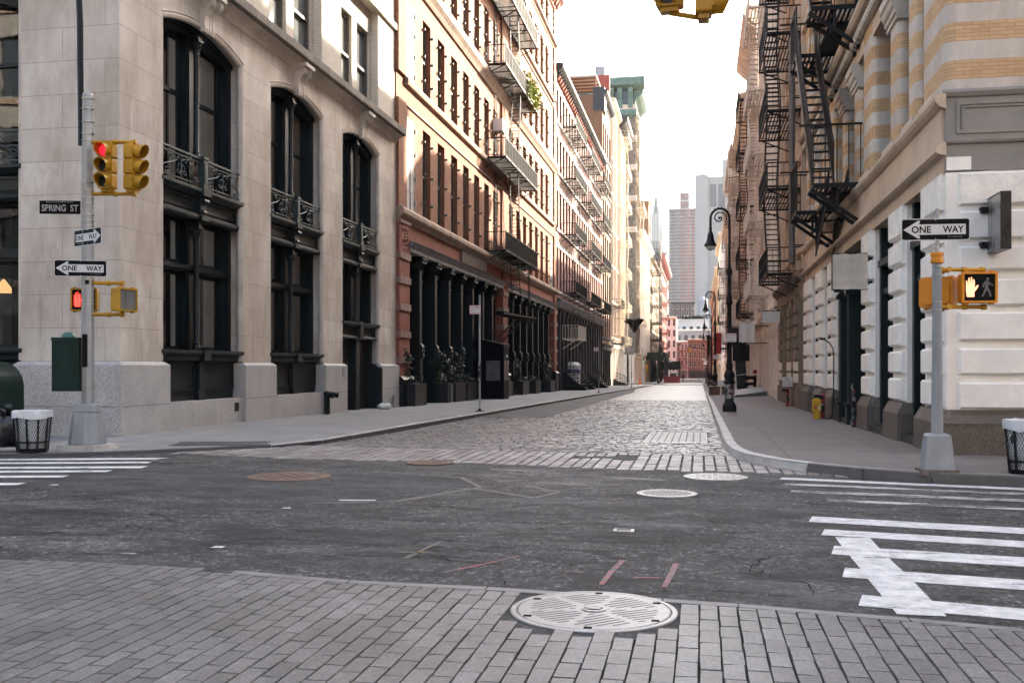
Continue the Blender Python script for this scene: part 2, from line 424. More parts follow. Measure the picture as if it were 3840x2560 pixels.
def strip_sheet(x0, x1, ys, off):
    mb = MB()
    for a, b in zip(ys[:-1], ys[1:]):
        mb.quad((x0, a, gz(a)+off), (x1, a, gz(a)+off), (x1, b, gz(b)+off), (x0, b, gz(b)+off))
    return mb
YS = [-3000, -30, 19, 240, 420, 6000]
g = strip_sheet(-3000, 3000, YS, -.03); struct(g.build('ground', plain('city_ground', (.12,.115,.11), .9, var=.3, sc=.2)))
r = MB(); r.poly([(-120, -30, 0), (120, -30, 0), (120, 17.2, 0), (-120, 17.2, 0)]); struct(r.build('cross_street_asphalt', M['asphalt']))
struct(strip_sheet(-8.2, 1.2, [17.2, 19, 60, 240, 420], -.012).build('joint_bed', M['mortar']))
struct(strip_sheet(-7.9, .75, [58, 240], .004).build('cobbled_road', M['cobble_far']))
struct(strip_sheet(-90, 90, [170, 192], .008).build('far_cross_street_asphalt', M['asphalt3']))
struct(strip_sheet(-8, 1, [240, 420], .008).build('far_road_asphalt', M['asphalt3']))
struct(strip_sheet(-200, 200, [385, 440], .012).build('end_street_asphalt', M['asphalt3']))

def block(mb, x0, x1, y0, y1, zt, ins=.012, dep=.03, tilt=.006, yaw=.0):
    a, b, c, d = [zt + random.uniform(-tilt, tilt) for _ in range(4)]
    j = lambda: random.uniform(-.004, .004)
    P = [(x0+j(), y0+j()), (x1+j(), y0+j()), (x1+j(), y1+j()), (x0+j(), y1+j())]
    Q = [(P[0][0]+ins, P[0][1]+ins), (P[1][0]-ins, P[1][1]+ins), (P[2][0]-ins, P[2][1]-ins), (P[3][0]+ins, P[3][1]-ins)]
    zs = (a, b, c, d)
    vs = [(x, y, zt-dep) for x, y in P] + [(x, y, z) for (x, y), z in zip(Q, zs)]
    mb.add(vs, [(4,5,6,7), (0,1,5,4), (1,2,6,5), (2,3,7,6), (3,0,4,7)])
EDGE = [(-9.6,16.75), (-7.0,16.2), (-4.75,16.1), (-3.0,15.85), (-1.5,15.4), (.82,15.3), (1.98,15.0), (3.0,14.5)]
def interp(pl, x):
    for (a, b), (c, d) in zip(pl[:-1], pl[1:]):
        if a <= x <= c: return b + (d-b)*(x-a)/(c-a)
    return pl[0][1] if x < pl[0][0] else pl[-1][1]
def in_disc(x, y, discs): return any((x-a)**2+(y-b)**2 < r*r for a, b, r in discs)
KERB_L = [(-40,14.7), (-12.2,15.45), (-11.0,15.95), (-9.4,17.3), (-8.3,18.4), (-7.72,19.6), (-7.55,21), (-7.5,24), (-7.5,60), (-7.5,167.5), (-8.0,169.5), (-9.5,170.5), (-40,170.5)]
KERB_R = [(.47,168), (.47,128), (.47,90), (.47,60), (.47,42), (.47,20.5), (.49,19.2), (.56,18.2), (.74,17.2), (1.1,16.35), (1.6,15.65), (2.3,15.0), (3.14,14.55), (5,14.2), (40,13.4)]
COVERS = [(-4.4,15.95,.45), (-8.66,15.6,.0)]
# crossing band of larger granite blocks
mb = MB(); x = -9.6
while x < 3.0:
    bw = random.uniform(.165, .215); y = interp(EDGE, x) + random.uniform(0, .2)
    top = 18.15 - .1*x
    while y < top:
        L = random.uniform(.34, .6)
        xc, yc = x+bw/2, y+L/2
        if not in_disc(xc, yc, COVERS) and not (-2.15 < xc < -1.08 and 17.2 < yc < 17.85):
            ok = yc < interp(KERB_L[1:6], xc) + .15 if xc < -7.6 else True
            if xc > .5:
                kk = interp([(.47,20.5), (.49,19.2), (.56,18.2), (.74,17.2), (1.1,16.35), (1.6,15.65), (2.3,15.0), (3.14,14.55)], xc); ok = yc < kk+.1
            if ok:
                mb.col = random.random()*.9 if random.random() < .85 else random.random()*.3
                block(mb, x+.006, x+bw-.006, y+.006, min(y+L, top+.1)-.008, .012+gz(yc), .014, .035, .005)
        y += L
    x += bw
struct(mb.build('granite_crossing_band', M['band']))
# setts
mb = MB(); y = 17.3; row = 0
while y < 60:
    h = random.uniform(.115, .145)*(1.0 if y < 40 else 1.12); x = -7.75 + random.uniform(0, .25)
    while x < .62:
        w = random.uniform(.17, .30); xc = x+w/2
        wob = .03*math.sin(xc*1.3+row*.7)
        yc = y + h/2
        if yc > 18.2 - .1*xc and not (-1.24 < xc < .18 and 21.55 < yc < 25.6) and not (xc < -5.25 - .012*(yc-33) and yc > 33.2+.2*math.sin(xc*3)) and xc > interp([(-7.75,19.3), (-7.5,21)], 0)*0 - 7.7:
            mb.col = min(1, max(0, random.gauss(.5, .25)))
            block(mb, x+.007, x+w-.007, y+.006+wob, y+h-.008+wob, gz(yc)+.016+random.uniform(-.004,.005), .017, .045, .0045)
        x += w
    y += h; row += 1
struct(mb.build('cobblestone_setts', M['cobble']))
# asphalt strip beside the left kerb
mb = MB(); ys = [33.2, 40, 60, 90, 118]
for a, b in zip(ys[:-1], ys[1:]):
    ra, rb = (-5.15-.012*(a-33), -5.15-.012*(b-33)) if b < 118 else (-5.15-.012*(a-33), -7.45)
    mb.quad((-7.6,a,gz(a)+.022),(ra,a,gz(a)+.022),(rb,b,gz(b)+.022),(-7.6,b,gz(b)+.022))
struct(mb.build('asphalt_strip', M['asphalt3']))
# pavers in the foreground
PEDGE = [(-9,7.5), (-5.66,7.26), (-4.89,7.3), (-3.55,7.2), (-2.55,7.03), (-1.5,7.0), (-.25,6.87), (.25,6.81), (1.29,6.63), (1.92,6.49), (5,6.1)]
struct(MB().poly([(-10,2,.003)] + [(5,2,.003)] + [(x, y, .003) for x, y in reversed(PEDGE)] + [(-10,7.5,.003)]).build('paver_joint_bed', M['mortar']))
mb = MB(); x = -7.6; bw = .1225; k = 0
while x < 3.6:
    y = 3.2 + (.13 if k % 2 else 0) + random.uniform(-.02, .02)
    while True:
        L = .262; top = interp(PEDGE, x+bw/2) - (.10 if x > -3.9 else .0)
        if y > top - .03: break
        y1 = min(y+L, top)
        if not in_disc(x+bw/2, (y+y1)/2, [(-.68,6.47,.61)]):
            yy = y
            # trim blocks that run into the big cover's ring
            mb.col = min(1, max(0, random.gauss(.5, .15)))
            block(mb, x+.0026, x+bw-.0026, y+.002, y1-.0022, .022, .004, .02, .0018)
        y = y1
    x += bw; k += 1
struct(mb.build('brick_paver_crossing', M['paver']))
mb = MB()
for (a, b), (c, d) in zip(PEDGE[3:-1], PEDGE[4:]):
    n = max(1, int(abs(c-a)/.7))
    for i in range(n):
        t0, t1 = i/n, (i+1)/n
        xa, xb = a+(c-a)*t0, a+(c-a)*t1; ya, yb = b+(d-b)*t0, b+(d-b)*t1
        mb.hexa([(xa+.006,ya-.09,-.02),(xb-.006,yb-.09,-.02),(xb-.006,yb+.015,-.02),(xa+.006,ya+.015,-.02),(xa+.006,ya-.09,.02),(xb-.006,yb-.09,.021),(xb-.006,yb+.015,.019),(xa+.006,ya+.015,.018)])
struct(mb.build('paver_edge_strip', plain('grey_edge_concrete', (.20,.193,.188), .6, var=.3, sc=4, bump=.2, dirt=.5, bsc=40)))
# pavements and kerbs
def rise(y): return 0 if y < 42 else min(.9, (y-42)*.0105)     # the right pavement climbs towards its buildings
def pzr(x, y): return gz(y)+.14+rise(y)*max(0, min(1.3, (x-.47)/3.6))
def kz(x, y): return .055 if x < -8.9 else .055+.085*min(1, max(0, (y-18.2)/3.5)) if x < -7.4 and y < 22 else .14   # dropped kerb at the left corner
def pavement(name, kerb, inner, mat, rf=0):
    mb = MB()
    for (a, b), (c, d), (e, f), (h, i) in zip(kerb[:-1], kerb[1:], inner[:-1], inner[1:]):
        mb.quad((a,b,gz(b)+kz(a,b)),(c,d,gz(d)+kz(c,d)),(h,i,gz(i)+.14+rf*rise(i)*1.3),(e,f,gz(f)+.14+rf*rise(f)*1.3))
    return struct(mb.build(name, mat))
pavement('pavement_left', KERB_L[:-3], [(-40,24), (-13.5,24), (-13.5,24), (-13.4,24), (-13.4,24.1), (-13.4,24.2), (-13.4,24.3), (-13.4,26), (-13.4,60), (-13.4,167.5)], M['walk_left'])
pavement('pavement_right', KERB_R, [(5.2,168), (5.2,128), (5.2,90), (5.2,60), (5.2,42), (5.2,20.7), (5.2,20.6), (5.2,20.5), (5.2,20.4), (5.2,20.3), (5.2,20.2), (5.2,20.1), (5.3,20), (6,20), (40,20)], M['walk_right'], 1)
struct(MB().poly([(-40,24,.12),(-13.4,24,.12),(-13.4,40,.12),(-40,40,.12)]).build('courtyard_ground', M['walk_left']))
for nm, xa, xb in (('pavement_far_left', -13.4, -7.5), ('pavement_far_right', .47, 5.2)):
    struct(strip_sheet(xa, xb, [192, 240, 385], .12).build(nm, M['walk_left']))
def kerb(name, pl, w, mats, seglen=2.4, side=1):
    mb = MB(); up = []
    pts = []
    for (a, b), (c, d) in zip(pl[:-1], pl[1:]):
        L = math.hypot(c-a, d-b); n = max(1, int(L/seglen)) if L > .1 else 1
        for i in range(n): pts.append((a+(c-a)*i/n, b+(d-b)*i/n))
    pts.append(pl[-1])
    for i in range(len(pts)-1):
        (a, b), (c, d) = pts[i], pts[i+1]
        L = math.hypot(c-a, d-b) or 1; nx, ny = -(d-b)/L*side*w, (c-a)/L*side*w
        j = random.uniform(-.004, .004)
        za, zb = gz(b)+kz(a,b)+.006+j, gz(d)+kz(c,d)+.006+j
        ex, ey = (c-a)/L*.004, (d-b)/L*.004
        a2, b2, c2, d2 = a+ex, b+ey, c-ex, d-ey
        mb.mi = 0
        mb.quad((a2-nx*.12,b2-ny*.12,gz(b)-.02),(c2-nx*.12,d2-ny*.12,gz(d)-.02),(c2,d2,zb-.02),(a2,b2,za-.02))
        mb.mi = 1
        mb.quad((a2,b2,za-.02),(c2,d2,zb-.02),(c2+nx*.14,d2+ny*.14,zb),(a2+nx*.14,b2+ny*.14,za))
        mb.quad((a2+nx*.14,b2+ny*.14,za),(c2+nx*.14,d2+ny*.14,zb),(c2+nx,d2+ny,zb),(a2+nx,b2+ny,za))
        mb.quad((a2+nx,b2+ny,za),(c2+nx,d2+ny,zb),(c2+nx,d2+ny,zb-.1),(a2+nx,b2+ny,za-.1))
        mb.quad((a2,b2,gz(b)-.02),(a2,b2,za-.02),(a2+nx,b2+ny,za),(a2+nx,b2+ny,za-.1))
    return struct(mb.build(name, mats))
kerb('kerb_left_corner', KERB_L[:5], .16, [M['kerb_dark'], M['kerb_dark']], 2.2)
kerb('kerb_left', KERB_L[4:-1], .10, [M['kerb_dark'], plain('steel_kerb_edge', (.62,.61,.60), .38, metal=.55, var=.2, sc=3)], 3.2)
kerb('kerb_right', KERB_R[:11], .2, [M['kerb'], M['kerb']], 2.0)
kerb('kerb_right_corner', KERB_R[10:], .18, [plain('shaded_granite_kerb', (.085,.08,.076), .65, var=.35, sc=2, bump=.3, dirt=.6, bsc=40), plain('kerb_top', (.22,.205,.195), .6, var=.3, sc=2, bump=.3, dirt=.5, bsc=40)], 2.2)  # shadow at this corner is put into the darker kerb colours

# road markings -----------------------------------------------------------
def stripe(p, q, wid, mat, name='crosswalk_stripe', z=.004, rag=0.0):
    dx, dy = q[0]-p[0], q[1]-p[1]; L = math.hypot(dx, dy); nx, ny = -dy/L*wid/2, dx/L*wid/2
    n = max(1, int(L/.35)); a, b = [], []
    for i in range(n+1):
        t = i/n; e = random.uniform(-rag, rag); e2 = random.uniform(-rag, rag)
        a.append((p[0]+dx*t+nx*(1+e), p[1]+dy*t+ny*(1+e), z)); b.append((p[0]+dx*t-nx*(1+e2), p[1]+dy*t-ny*(1+e2), z))
    mb = MB()
    for i in range(n): mb.quad(b[i], b[i+1], a[i+1], a[i])
    return struct(mb.build(name, mat))
for p, q, w, m in [((1.14,14.74),(9,12.9),.26,'paint'), ((1.13,14.06),(9,12.5),.22,'paint_worn'), ((1.15,13.25),(9,12.0),.24,'paint_worn'), ((1.5,12.42),(9,11.2),.22,'paint_worn'),
                   ((1.14,10.86),(8.5,9.35),.40,'paint'), ((1.17,10.03),(8,8.6),.36,'paint'), ((1.14,9.07),(8,7.8),.44,'paint'), ((1.1,8.1),(7,7.0),.38,'paint'), ((1.08,7.15),(6,6.05),.34,'paint')]:
    stripe(p, q, w, M[m], rag=.03)
stripe((1.40,9.75), (1.40,6.78), .31, M['paint'], 'stop_line', .0055, .04)
for p, q, w in [((-22,12.6),(-8.95,15.98),.30), ((-22,12.0),(-9.05,15.25),.28), ((-22,11.3),(-8.7,14.52),.30), ((-22,10.7),(-8.9,13.86),.26), ((-22,9.9),(-9.1,13.08),.26), ((-22,9.2),(-9.1,12.12),.26)]:
    stripe(p, q, w, M['paint'], rag=.05)
stripe((-4.25,11.35), (-3.82,11.42), .09, M['paint'], 'paint_dash')
stripe((-5.2,7.75), (-4.75,7.78), .05, M['paint_worn'], 'paint_dash')
for p, q in [((-1.5,8.28),(-1.95,7.5)), ((-.63,8.25),(-.72,7.3)), ((-.2,8.2),(-.25,7.3)), ((-1.05,7.75),(-.9,7.72)), ((-.5,7.6),(-.3,7.62))]:
    stripe(p, q, .042, M['pinkpaint'], 'utility_mark', .0045, .6)
for p, q in [((-2.42,8.0),(-2.33,8.85)), ((-2.6,9.2),(-1.9,9.4)), ((-2.55,8.25),(-2.3,8.3))]:
    stripe(p, q, .05, M['yelpaint'], 'utility_mark', .0045, .4)
struct(MB().poly([(-12,12.1,.003),(-3.9,10.95,.003),(-3.0,13.2,.003),(-3.35,14.1,.003),(-11,14.6,.003)]).build('asphalt_patch', M['asphalt2']))
for p, q, w in [((-4.5,11.0),(-3.55,11.35),.07), ((-3.55,11.35),(-2.85,12.9),.10), ((-2.85,12.9),(-3.4,14.0),.07), ((-3.4,14.0),(-4.9,14.6),.06), ((-2.85,12.7),(-2.0,12.0),.09), ((-2.0,12.0),(-1.75,12.6),.06), ((-1.75,12.6),(-2.3,13.2),.06), ((-3.2,15.2),(-2.2,15.1),.13), ((-1.2,14.4),(-.5,14.2),.16), ((-3.5,14.4),(-2.6,14.2),.1), ((-2.2,13.6),(-1.5,13.4),.09)]:
    stripe(p, q, w, M['sealseam'], 'seam_mark', .0042, .35)
struct(MB().poly([(-2.14,17.25,.006),(-1.05,17.15,.006),(-1.1,17.8,.006),(-2.1,17.9,.006)]).build('asphalt_patch', M['asphalt2']))
def blot(pts, mat, name='asphalt_patch', z=.0022, rag=.05):
    out = []
    for (a, b), (c, d) in zip(pts, pts[1:]+pts[:1]):
        L = math.hypot(c-a, d-b); n = max(1, int(L/.16))
        for i in range(n): out.append((a+(c-a)*i/n+random.uniform(-rag,rag), b+(d-b)*i/n+random.uniform(-rag,rag), z))
    return struct(MB().poly(out).build(name, M[mat]))
blot([(-3.2,14.3),(-2.6,13.2),(-1.9,12.6),(-1.2,13.3),(-.9,14.0),(-1.6,15.1),(-3.0,15.6)], 'asphalt_light', rag=.07)
blot([(-9.5,9.9),(-8.2,10.3),(-6.6,10.0),(-5.9,9.3),(-6.8,8.9),(-8.6,9.0)], 'asphalt_dark', rag=.12)
blot([(-4.9,9.0),(-3.6,9.35),(-2.4,9.0),(-2.7,8.5),(-4.2,8.45)], 'asphalt_dark', rag=.12)
blot([(.05,11.4),(.9,11.6),(1.05,10.9),(.5,10.3),(.1,10.5)], 'asphalt_dark', rag=.1)
blot([(-.9,14.0),(.0,14.15),(1.0,14.3),(1.1,13.2),(.2,13.2),(-.7,13.4)], 'asphalt_dark', rag=.1)
blot([(-1.4,9.5),(-.4,9.9),(.3,9.6),(.1,9.2),(-.9,9.1)], 'asphalt_dark', rag=.1)
blot([(-7.5,8.3),(-5.5,8.6),(-4.6,8.0),(-5.6,7.7),(-7.3,7.8)], 'asphalt_light', rag=.1)
for x, y in ((-8.2,9.4),(-4.2,8.2),(-4.6,10.6),(-8.6,12.1)): blot([(x-.05,y-.05),(x+.06,y-.03),(x+.04,y+.05),(x-.04,y+.04)], 'paint', 'paint_fleck', .005, .012)
# cracks
mb = MB()
def crack(x, y, ang, n, w, wander=.5, step=.11, branch=.0):
    pts = []; ang0 = ang
    for i in range(n):
        pts.append((x, y)); ang = ang0+random.uniform(-wander, wander)+.35*math.sin(i*.21+ang0*7); x += math.cos(ang)*step; y += math.sin(ang)*step
        if branch and random.random() < branch: crack(x, y, ang+random.choice((-1,1))*random.uniform(.6,1.2), n//3, w*.6, wander, step, 0)
    pv = None
    for i in range(len(pts)-1):
        (a, b), (c, d) = pts[i], pts[i+1]; L = math.hypot(c-a, d-b); k = w*.62*random.uniform(.15, 1.5)*(1-.6*i/n); nx, ny = -(d-b)/L*k/2, (c-a)/L*k/2
        cur = ((a+nx,b+ny,.0035), (a-nx,b-ny,.0035))
        if pv: mb.quad(pv[0], cur[0], cur[1], pv[1])
        pv = cur
rs = random.getstate(); random.seed(31)
for x, y, a, n, w in [(.62,8.7,-1.3,18,.022), (.35,10.9,-2.0,26,.02), (-.1,9.3,-.4,16,.014), (-3.1,10.3,-2.5,22,.02), (-2.4,10.8,2.6,18,.02), (-7.5,9.7,.1,34,.03), (-8.2,8.6,-.15,26,.022), (-6.2,8.9,.05,30,.02), (-4.4,8.3,.1,34,.024),
                      (-3.0,8.1,-.1,26,.018), (-6.3,7.9,-.6,14,.016), (-2.6,9.0,-.4,24,.02), (-1.9,8.6,.2,20,.016), (.3,8.0,-.2,16,.016), (3.0,9.2,-1.0,14,.02), (2.3,10.6,-1.2,12,.016), (-1.4,7.1,1.7,7,.02), (-5.5,10.2,.1,20,.02), (-9,11,.1,22,.03), (1.2,12.2,.2,16,.03), (.2,13.3,.1,18,.03), (-5,12.2,.0,12,.012)]:
    crack(x, y, a+.0, int(n*1.9), w, 1.0, .058, .10)
random.setstate(rs)
struct(mb.build('asphalt_cracks', M['crack']))

# covers, gratings ---------------------------------------------------------
M['cover_rust'] = plain('rusty_cast_iron', (.15,.10,.075), .55, metal=.35, var=.4, sc=7, bump=.25, dirt=.4)
M['cover_bright'] = plain('polished_cast_iron', (.30,.292,.288), .42, metal=.45, var=.3, sc=5, bump=.15, dirt=.55)
M['cover_dark'] = plain('dark_cast_iron', (.10,.095,.09), .5, metal=.4, var=.35, sc=6, bump=.2)
M['slot'] = plain('shadowed_slot', (.085,.08,.078), .8, var=.3)  # one dark colour for slots, joints and grilles
def cover(x, y, r, mat, style, label, z=.004):
    z += gz(y) if y > 19 else 0
    t = thing('manhole_cover', label, 'manhole cover', (x, y, z))
    if style == 'big': MB().lathe(x, y, [(.70,z-.02),(.70,z+.004),(.001,z+.004)], 48).build('collar', M['asphalt2'], t)
    mb = MB(); mb.lathe(x, y, [(r, z-.01), (r, z+.012), (r*.985, z+.016), (r*.93, z+.016), (r*.92, z+.006), (0.001, z+.006)], 56)
    mb.build('ring', mat, t)
    mb = MB(); R = r*.915; q = z+.006
    if style == 'big':
        mb.lathe(x, y, [(R, q), (R, q+.009), (R-.01, q+.012), (0.001, q+.012)], 56)
        p = mb.build('lid', mat, t)
        s = MB(); q2 = q+.0125; N = 13
        for sec in range(6):
            a0 = sec*PI/3 + .25
            ux, uy = math.cos(a0), math.sin(a0); dirx, diry = (math.cos(.75), math.sin(.75))
            if sec % 2: dirx, diry = math.cos(.62), math.sin(.62)
            nx, ny = -diry, dirx
            for i in range(-11, 12):
                o = i*R*.098
                # clip the slot line to the sector and ring
                seg = []
                for k in range(-60, 61):
                    tt = k*R/60; px, py = dirx*tt+nx*o, diry*tt+ny*o; rr = math.hypot(px, py)
                    an = (math.atan2(py, px) - a0) % (2*PI)
                    ok = R*.24 < rr < R*.84 and rr*math.sin(min(an, PI/2)) > R*.045 and rr*math.sin(min(max(PI/3-an, 0), PI/2)) > R*.045 and an < PI/3
                    if ok: seg.append(tt)
                if len(seg) > 4:
                    a, b = seg[0], seg[-1]; w = R*.017
                    s.quad(*[(x+dirx*tt+nx*(o+e), y+diry*tt+ny*(o+e), q2) for tt, e in ((a,-w),(b,-w),(b,w),(a,w))])
        s.build('slot_pattern', M['slot'], t)
        h = MB(); h.lathe(x, y, [(R*.16, q2), (R*.16, q2+.006), (R*.12, q2+.008), (R*.11, q2+.002), (.001, q2+.002)], 28); h.box(x-.045, x+.045, y-.03, y+.03, q2+.002, q2+.012)
        h.build('hub', M['cover_bright'], t)
        for k in range(6):
            h = MB(); an = k*PI/3+.55; px, py = x+math.cos(an)*R*.93, y+math.sin(an)*R*.93
            h.box(px-.025, px+.025, py-.02, py+.02, q2-.004, q2+.0015); h.build('pick_hole', M['crack'], t)
    elif style == 'grid':
        mb.lathe(x, y, [(R, q), (R, q+.008), (0.001, q+.008)], 40); mb.build('lid', mat, t)
        s = MB(); g = R*.13
        for i in range(-7, 8):
            for j in range(-7, 8):
                px, py = i*g+(j % 2)*g*.5, j*g
                if math.hypot(px, py) < R*.86: s.box(x+px-g*.33, x+px+g*.33, y+py-g*.3, y+py+g*.3, q+.007, q+.0095)
        s.build('relief', M['slot'], t)
    else:
        mb.lathe(x, y, [(R, q), (R, q+.008), (0.001, q+.008)], 40); mb.build('lid', mat, t)
        s = MB(); g = R*.2
        for i in range(-4, 5):
            for j in range(-4, 5):
                if math.hypot(i, j)*g < R*.85 and (i+j) % 2 == 0: s.box(x+i*g-g*.4, x+i*g+g*.4, y+j*g-g*.4, y+j*g+g*.4, q+.006, q+.013)
        s.build('relief', mat, t)
    return t
cover(-.68, 6.47, .545, M['cover_bright'], 'big', 'large pale slotted manhole cover set among the foreground pavers', .005)
cover(-.41, 12.64, .38, M['cover_bright'], 'grid', 'pale manhole cover with a dark waffle pattern in the asphalt')
cover(.22, 14.68, .46, M['cover_bright'], 'plain', 'smooth pale manhole cover nearest the right kerb corner')
cover(-5.86, 13.6, .60, M['cover_rust'], 'plain', 'wide brown rusty manhole cover in the dark asphalt patch')
cover(-4.4, 15.95, .40, M['cover_rust'], 'plain', 'rusty manhole cover at the edge of the granite crossing blocks', .012)
cover(-8.66, 15.62, .50, M['cover_dark'], 'plain', 'dark manhole cover at the ends of the left crosswalk stripes')
t = thing('valve_box', 'small pale rectangular valve box sunk in the asphalt', 'valve box', (-.73, 9.72, 0))
mb = MB(); mb.box(-.83,-.63,9.64,9.66,0,.014); mb.box(-.83,-.63,9.79,9.81,0,.014); mb.box(-.83,-.80,9.66,9.79,0,.014); mb.box(-.66,-.63,9.66,9.79,0,.014); mb.build('frame', M['cover_bright'], t)
MB().box(-.80,-.66,9.66,9.79,-.002,.008).build('lid', M['cover_dark'], t)
t = thing('steel_grating', 'pale gridded steel access plate set flush in the cobbles', 'grating', (-.54, 23.5, gz(23.5)))
mb = MB(); z = lambda y: gz(y)+.012
mb.hexa([(-1.22,21.6,-.06),(.16,21.6,-.06),(.16,25.5,-.1),(-1.22,25.5,-.1),(-1.22,21.6,z(21.6)),(.16,21.6,z(21.6)),(.16,25.5,z(25.5)),(-1.22,25.5,z(25.5))]); mb.build('plate', M['cover_bright'], t)
mb = MB()
for i in range(1, 9): xx = -1.22+i*.153; mb.hexa([(xx-.012,21.65,z(21.65)-.01),(xx+.012,21.65,z(21.65)-.01),(xx+.012,25.45,z(25.45)-.01),(xx-.012,25.45,z(25.45)-.01),(xx-.012,21.65,z(21.65)+.003),(xx+.012,21.65,z(21.65)+.003),(xx+.012,25.45,z(25.45)+.003),(xx-.012,25.45,z(25.45)+.003)])
for j in range(1, 10): yy = 21.6+j*.39; mb.box(-1.2,.14,yy-.03,yy+.03,z(yy)-.01,z(yy)+.004)
mb.build('grid_joints', M['slot'], t)
t = thing('steel_grating', 'dark ventilation grating in the left pavement beside the kerb', 'grating', (-9.4, 18.4, .08))
mb = MB(); c = Vector((-9.42,18.5,.071)); u = Vector((.76,.20,0)).normalized(); n = Vector((-.28,.96,0)).normalized()
for i in range(-16, 17):
    p = c+u*(i*.055); mb.bar(p-n*.42, p+n*.42, .016, .006)
for s_ in (-1, 1): mb.bar(c+n*.43*s_-u*.92, c+n*.43*s_+u*.92, .03, .008)
mb.build('bars', M['cover_dark'], t)
q = [c-u*.9-n*.42, c+u*.9-n*.42, c+u*.9+n*.42, c-u*.9+n*.42]
MB().poly([(p.x,p.y,.069) for p in q]).build('pit', M['slot'], t)
# ================================================================== LIMESTONE CORNER BUILDING
M['pale_brick'] = bricks('cream_glazed_brick', (.58,.53,.46), (.50,.455,.39), (.40,.37,.33), .3, .1, .008, stain=.2)
M['copper_scroll'] = plain('verdigris_painted_scrollwork', (.030,.042,.042), .45, var=.35, sc=8)
M['door_brown'] = plain('dark_brown_door', (.026,.02,.016), .4, var=.3, sc=2)
M['warm'] = emis('warm_room_lamp', (1.0,.6,.25), .16)

def clothoid(k, n=46, p=1.0):
    x = y = 0; th = 0; pts = []; half = []
    ds = 1.0/n; th = 0
    for i in range(n+1):
        s = i*ds; half.append((x, y)); th = k*(s**(p+1)); x += math.cos(th)*ds; y += math.sin(th)*ds
    return [(-a, -b) for a, b in half[:0:-1]] + half
def cscroll(k=4.2, n=34):
    x = y = 0; half = []
    for i in range(n+1):
        s = i/n; th = 1.25*s + k*s**4; half.append((x, y)); x += math.cos(th)/n; y += math.sin(th)/n
    return [(-a, b) for a, b in half[:0:-1]] + half
def fit(pts, cu, cv, w, h, rot=0, flip=1):
    c, s = math.cos(rot), math.sin(rot); q = [(flip*(a*c-b*s), a*s+b*c) for a, b in pts]
    x0, x1 = min(a for a, _ in q), max(a for a, _ in q); y0, y1 = min(b for _, b in q), max(b for _, b in q)
    return [(cu+(a-(x0+x1)/2)/(x1-x0)*w, cv+(b-(y0+y1)/2)/(y1-y0)*h) for a, b in q]
def scroll_panel(mb, u0, u1, v0, v1, w):
    W_, H = u1-u0, v1-v0; cu, cv = (u0+u1)/2, (v0+v1)/2; r = .014
    def add(pts, rr=r): mb.path([(a, b, w) for a, b in pts], rr, 4)
    S = clothoid(6.6, 40, 1.3); Cc_ = cscroll()
    add(fit(S, u0+W_*.2, cv, W_*.36, H*.84, .6, 1), .017); add(fit(S, u1-W_*.2, cv, W_*.36, H*.84, .6, -1), .017)
    for f in (1, -1):
        add(fit(Cc_, cu+f*W_*.055, cv+H*.02, W_*.13, H*.66, -PI/2*f, 1), .016)
        add(fit(Cc_, cu+f*W_*.05, cv-H*.05, W_*.07, H*.34, PI/2*f, 1), .012)
    for dv in (-.41, .42, .06): mb.path([(cu+math.cos(t)*.045, cv+H*dv+math.sin(t)*.045, w) for t in [k*PI/5 for k in range(10)]], .011, 4, closed=True)
    add([(cu, cv-H*.33), (cu, cv+H*.33)], .011)

def sash(mb, u0, u1, v0, v1, w, f=.075, d=.06, mid=None, muntin=False, top=None):
    mb.box(u0, u0+f, v0, v1, w, w+d); mb.box(u1-f, u1, v0, v1, w, w+d)
    mb.box(u0+f, u1-f, v0, v0+f*1.2, w, w+d)
    if top is None: mb.box(u0+f, u1-f, v1-f, v1, w, w+d)
    if mid: mb.box(u0+f, u1-f, mid-.05, mid+.05, w, w+d*1.25)
    if muntin: mb.box((u0+u1)/2-.015, (u0+u1)/2+.015, v0+f, v1-f, w+.01, w+d*.8)

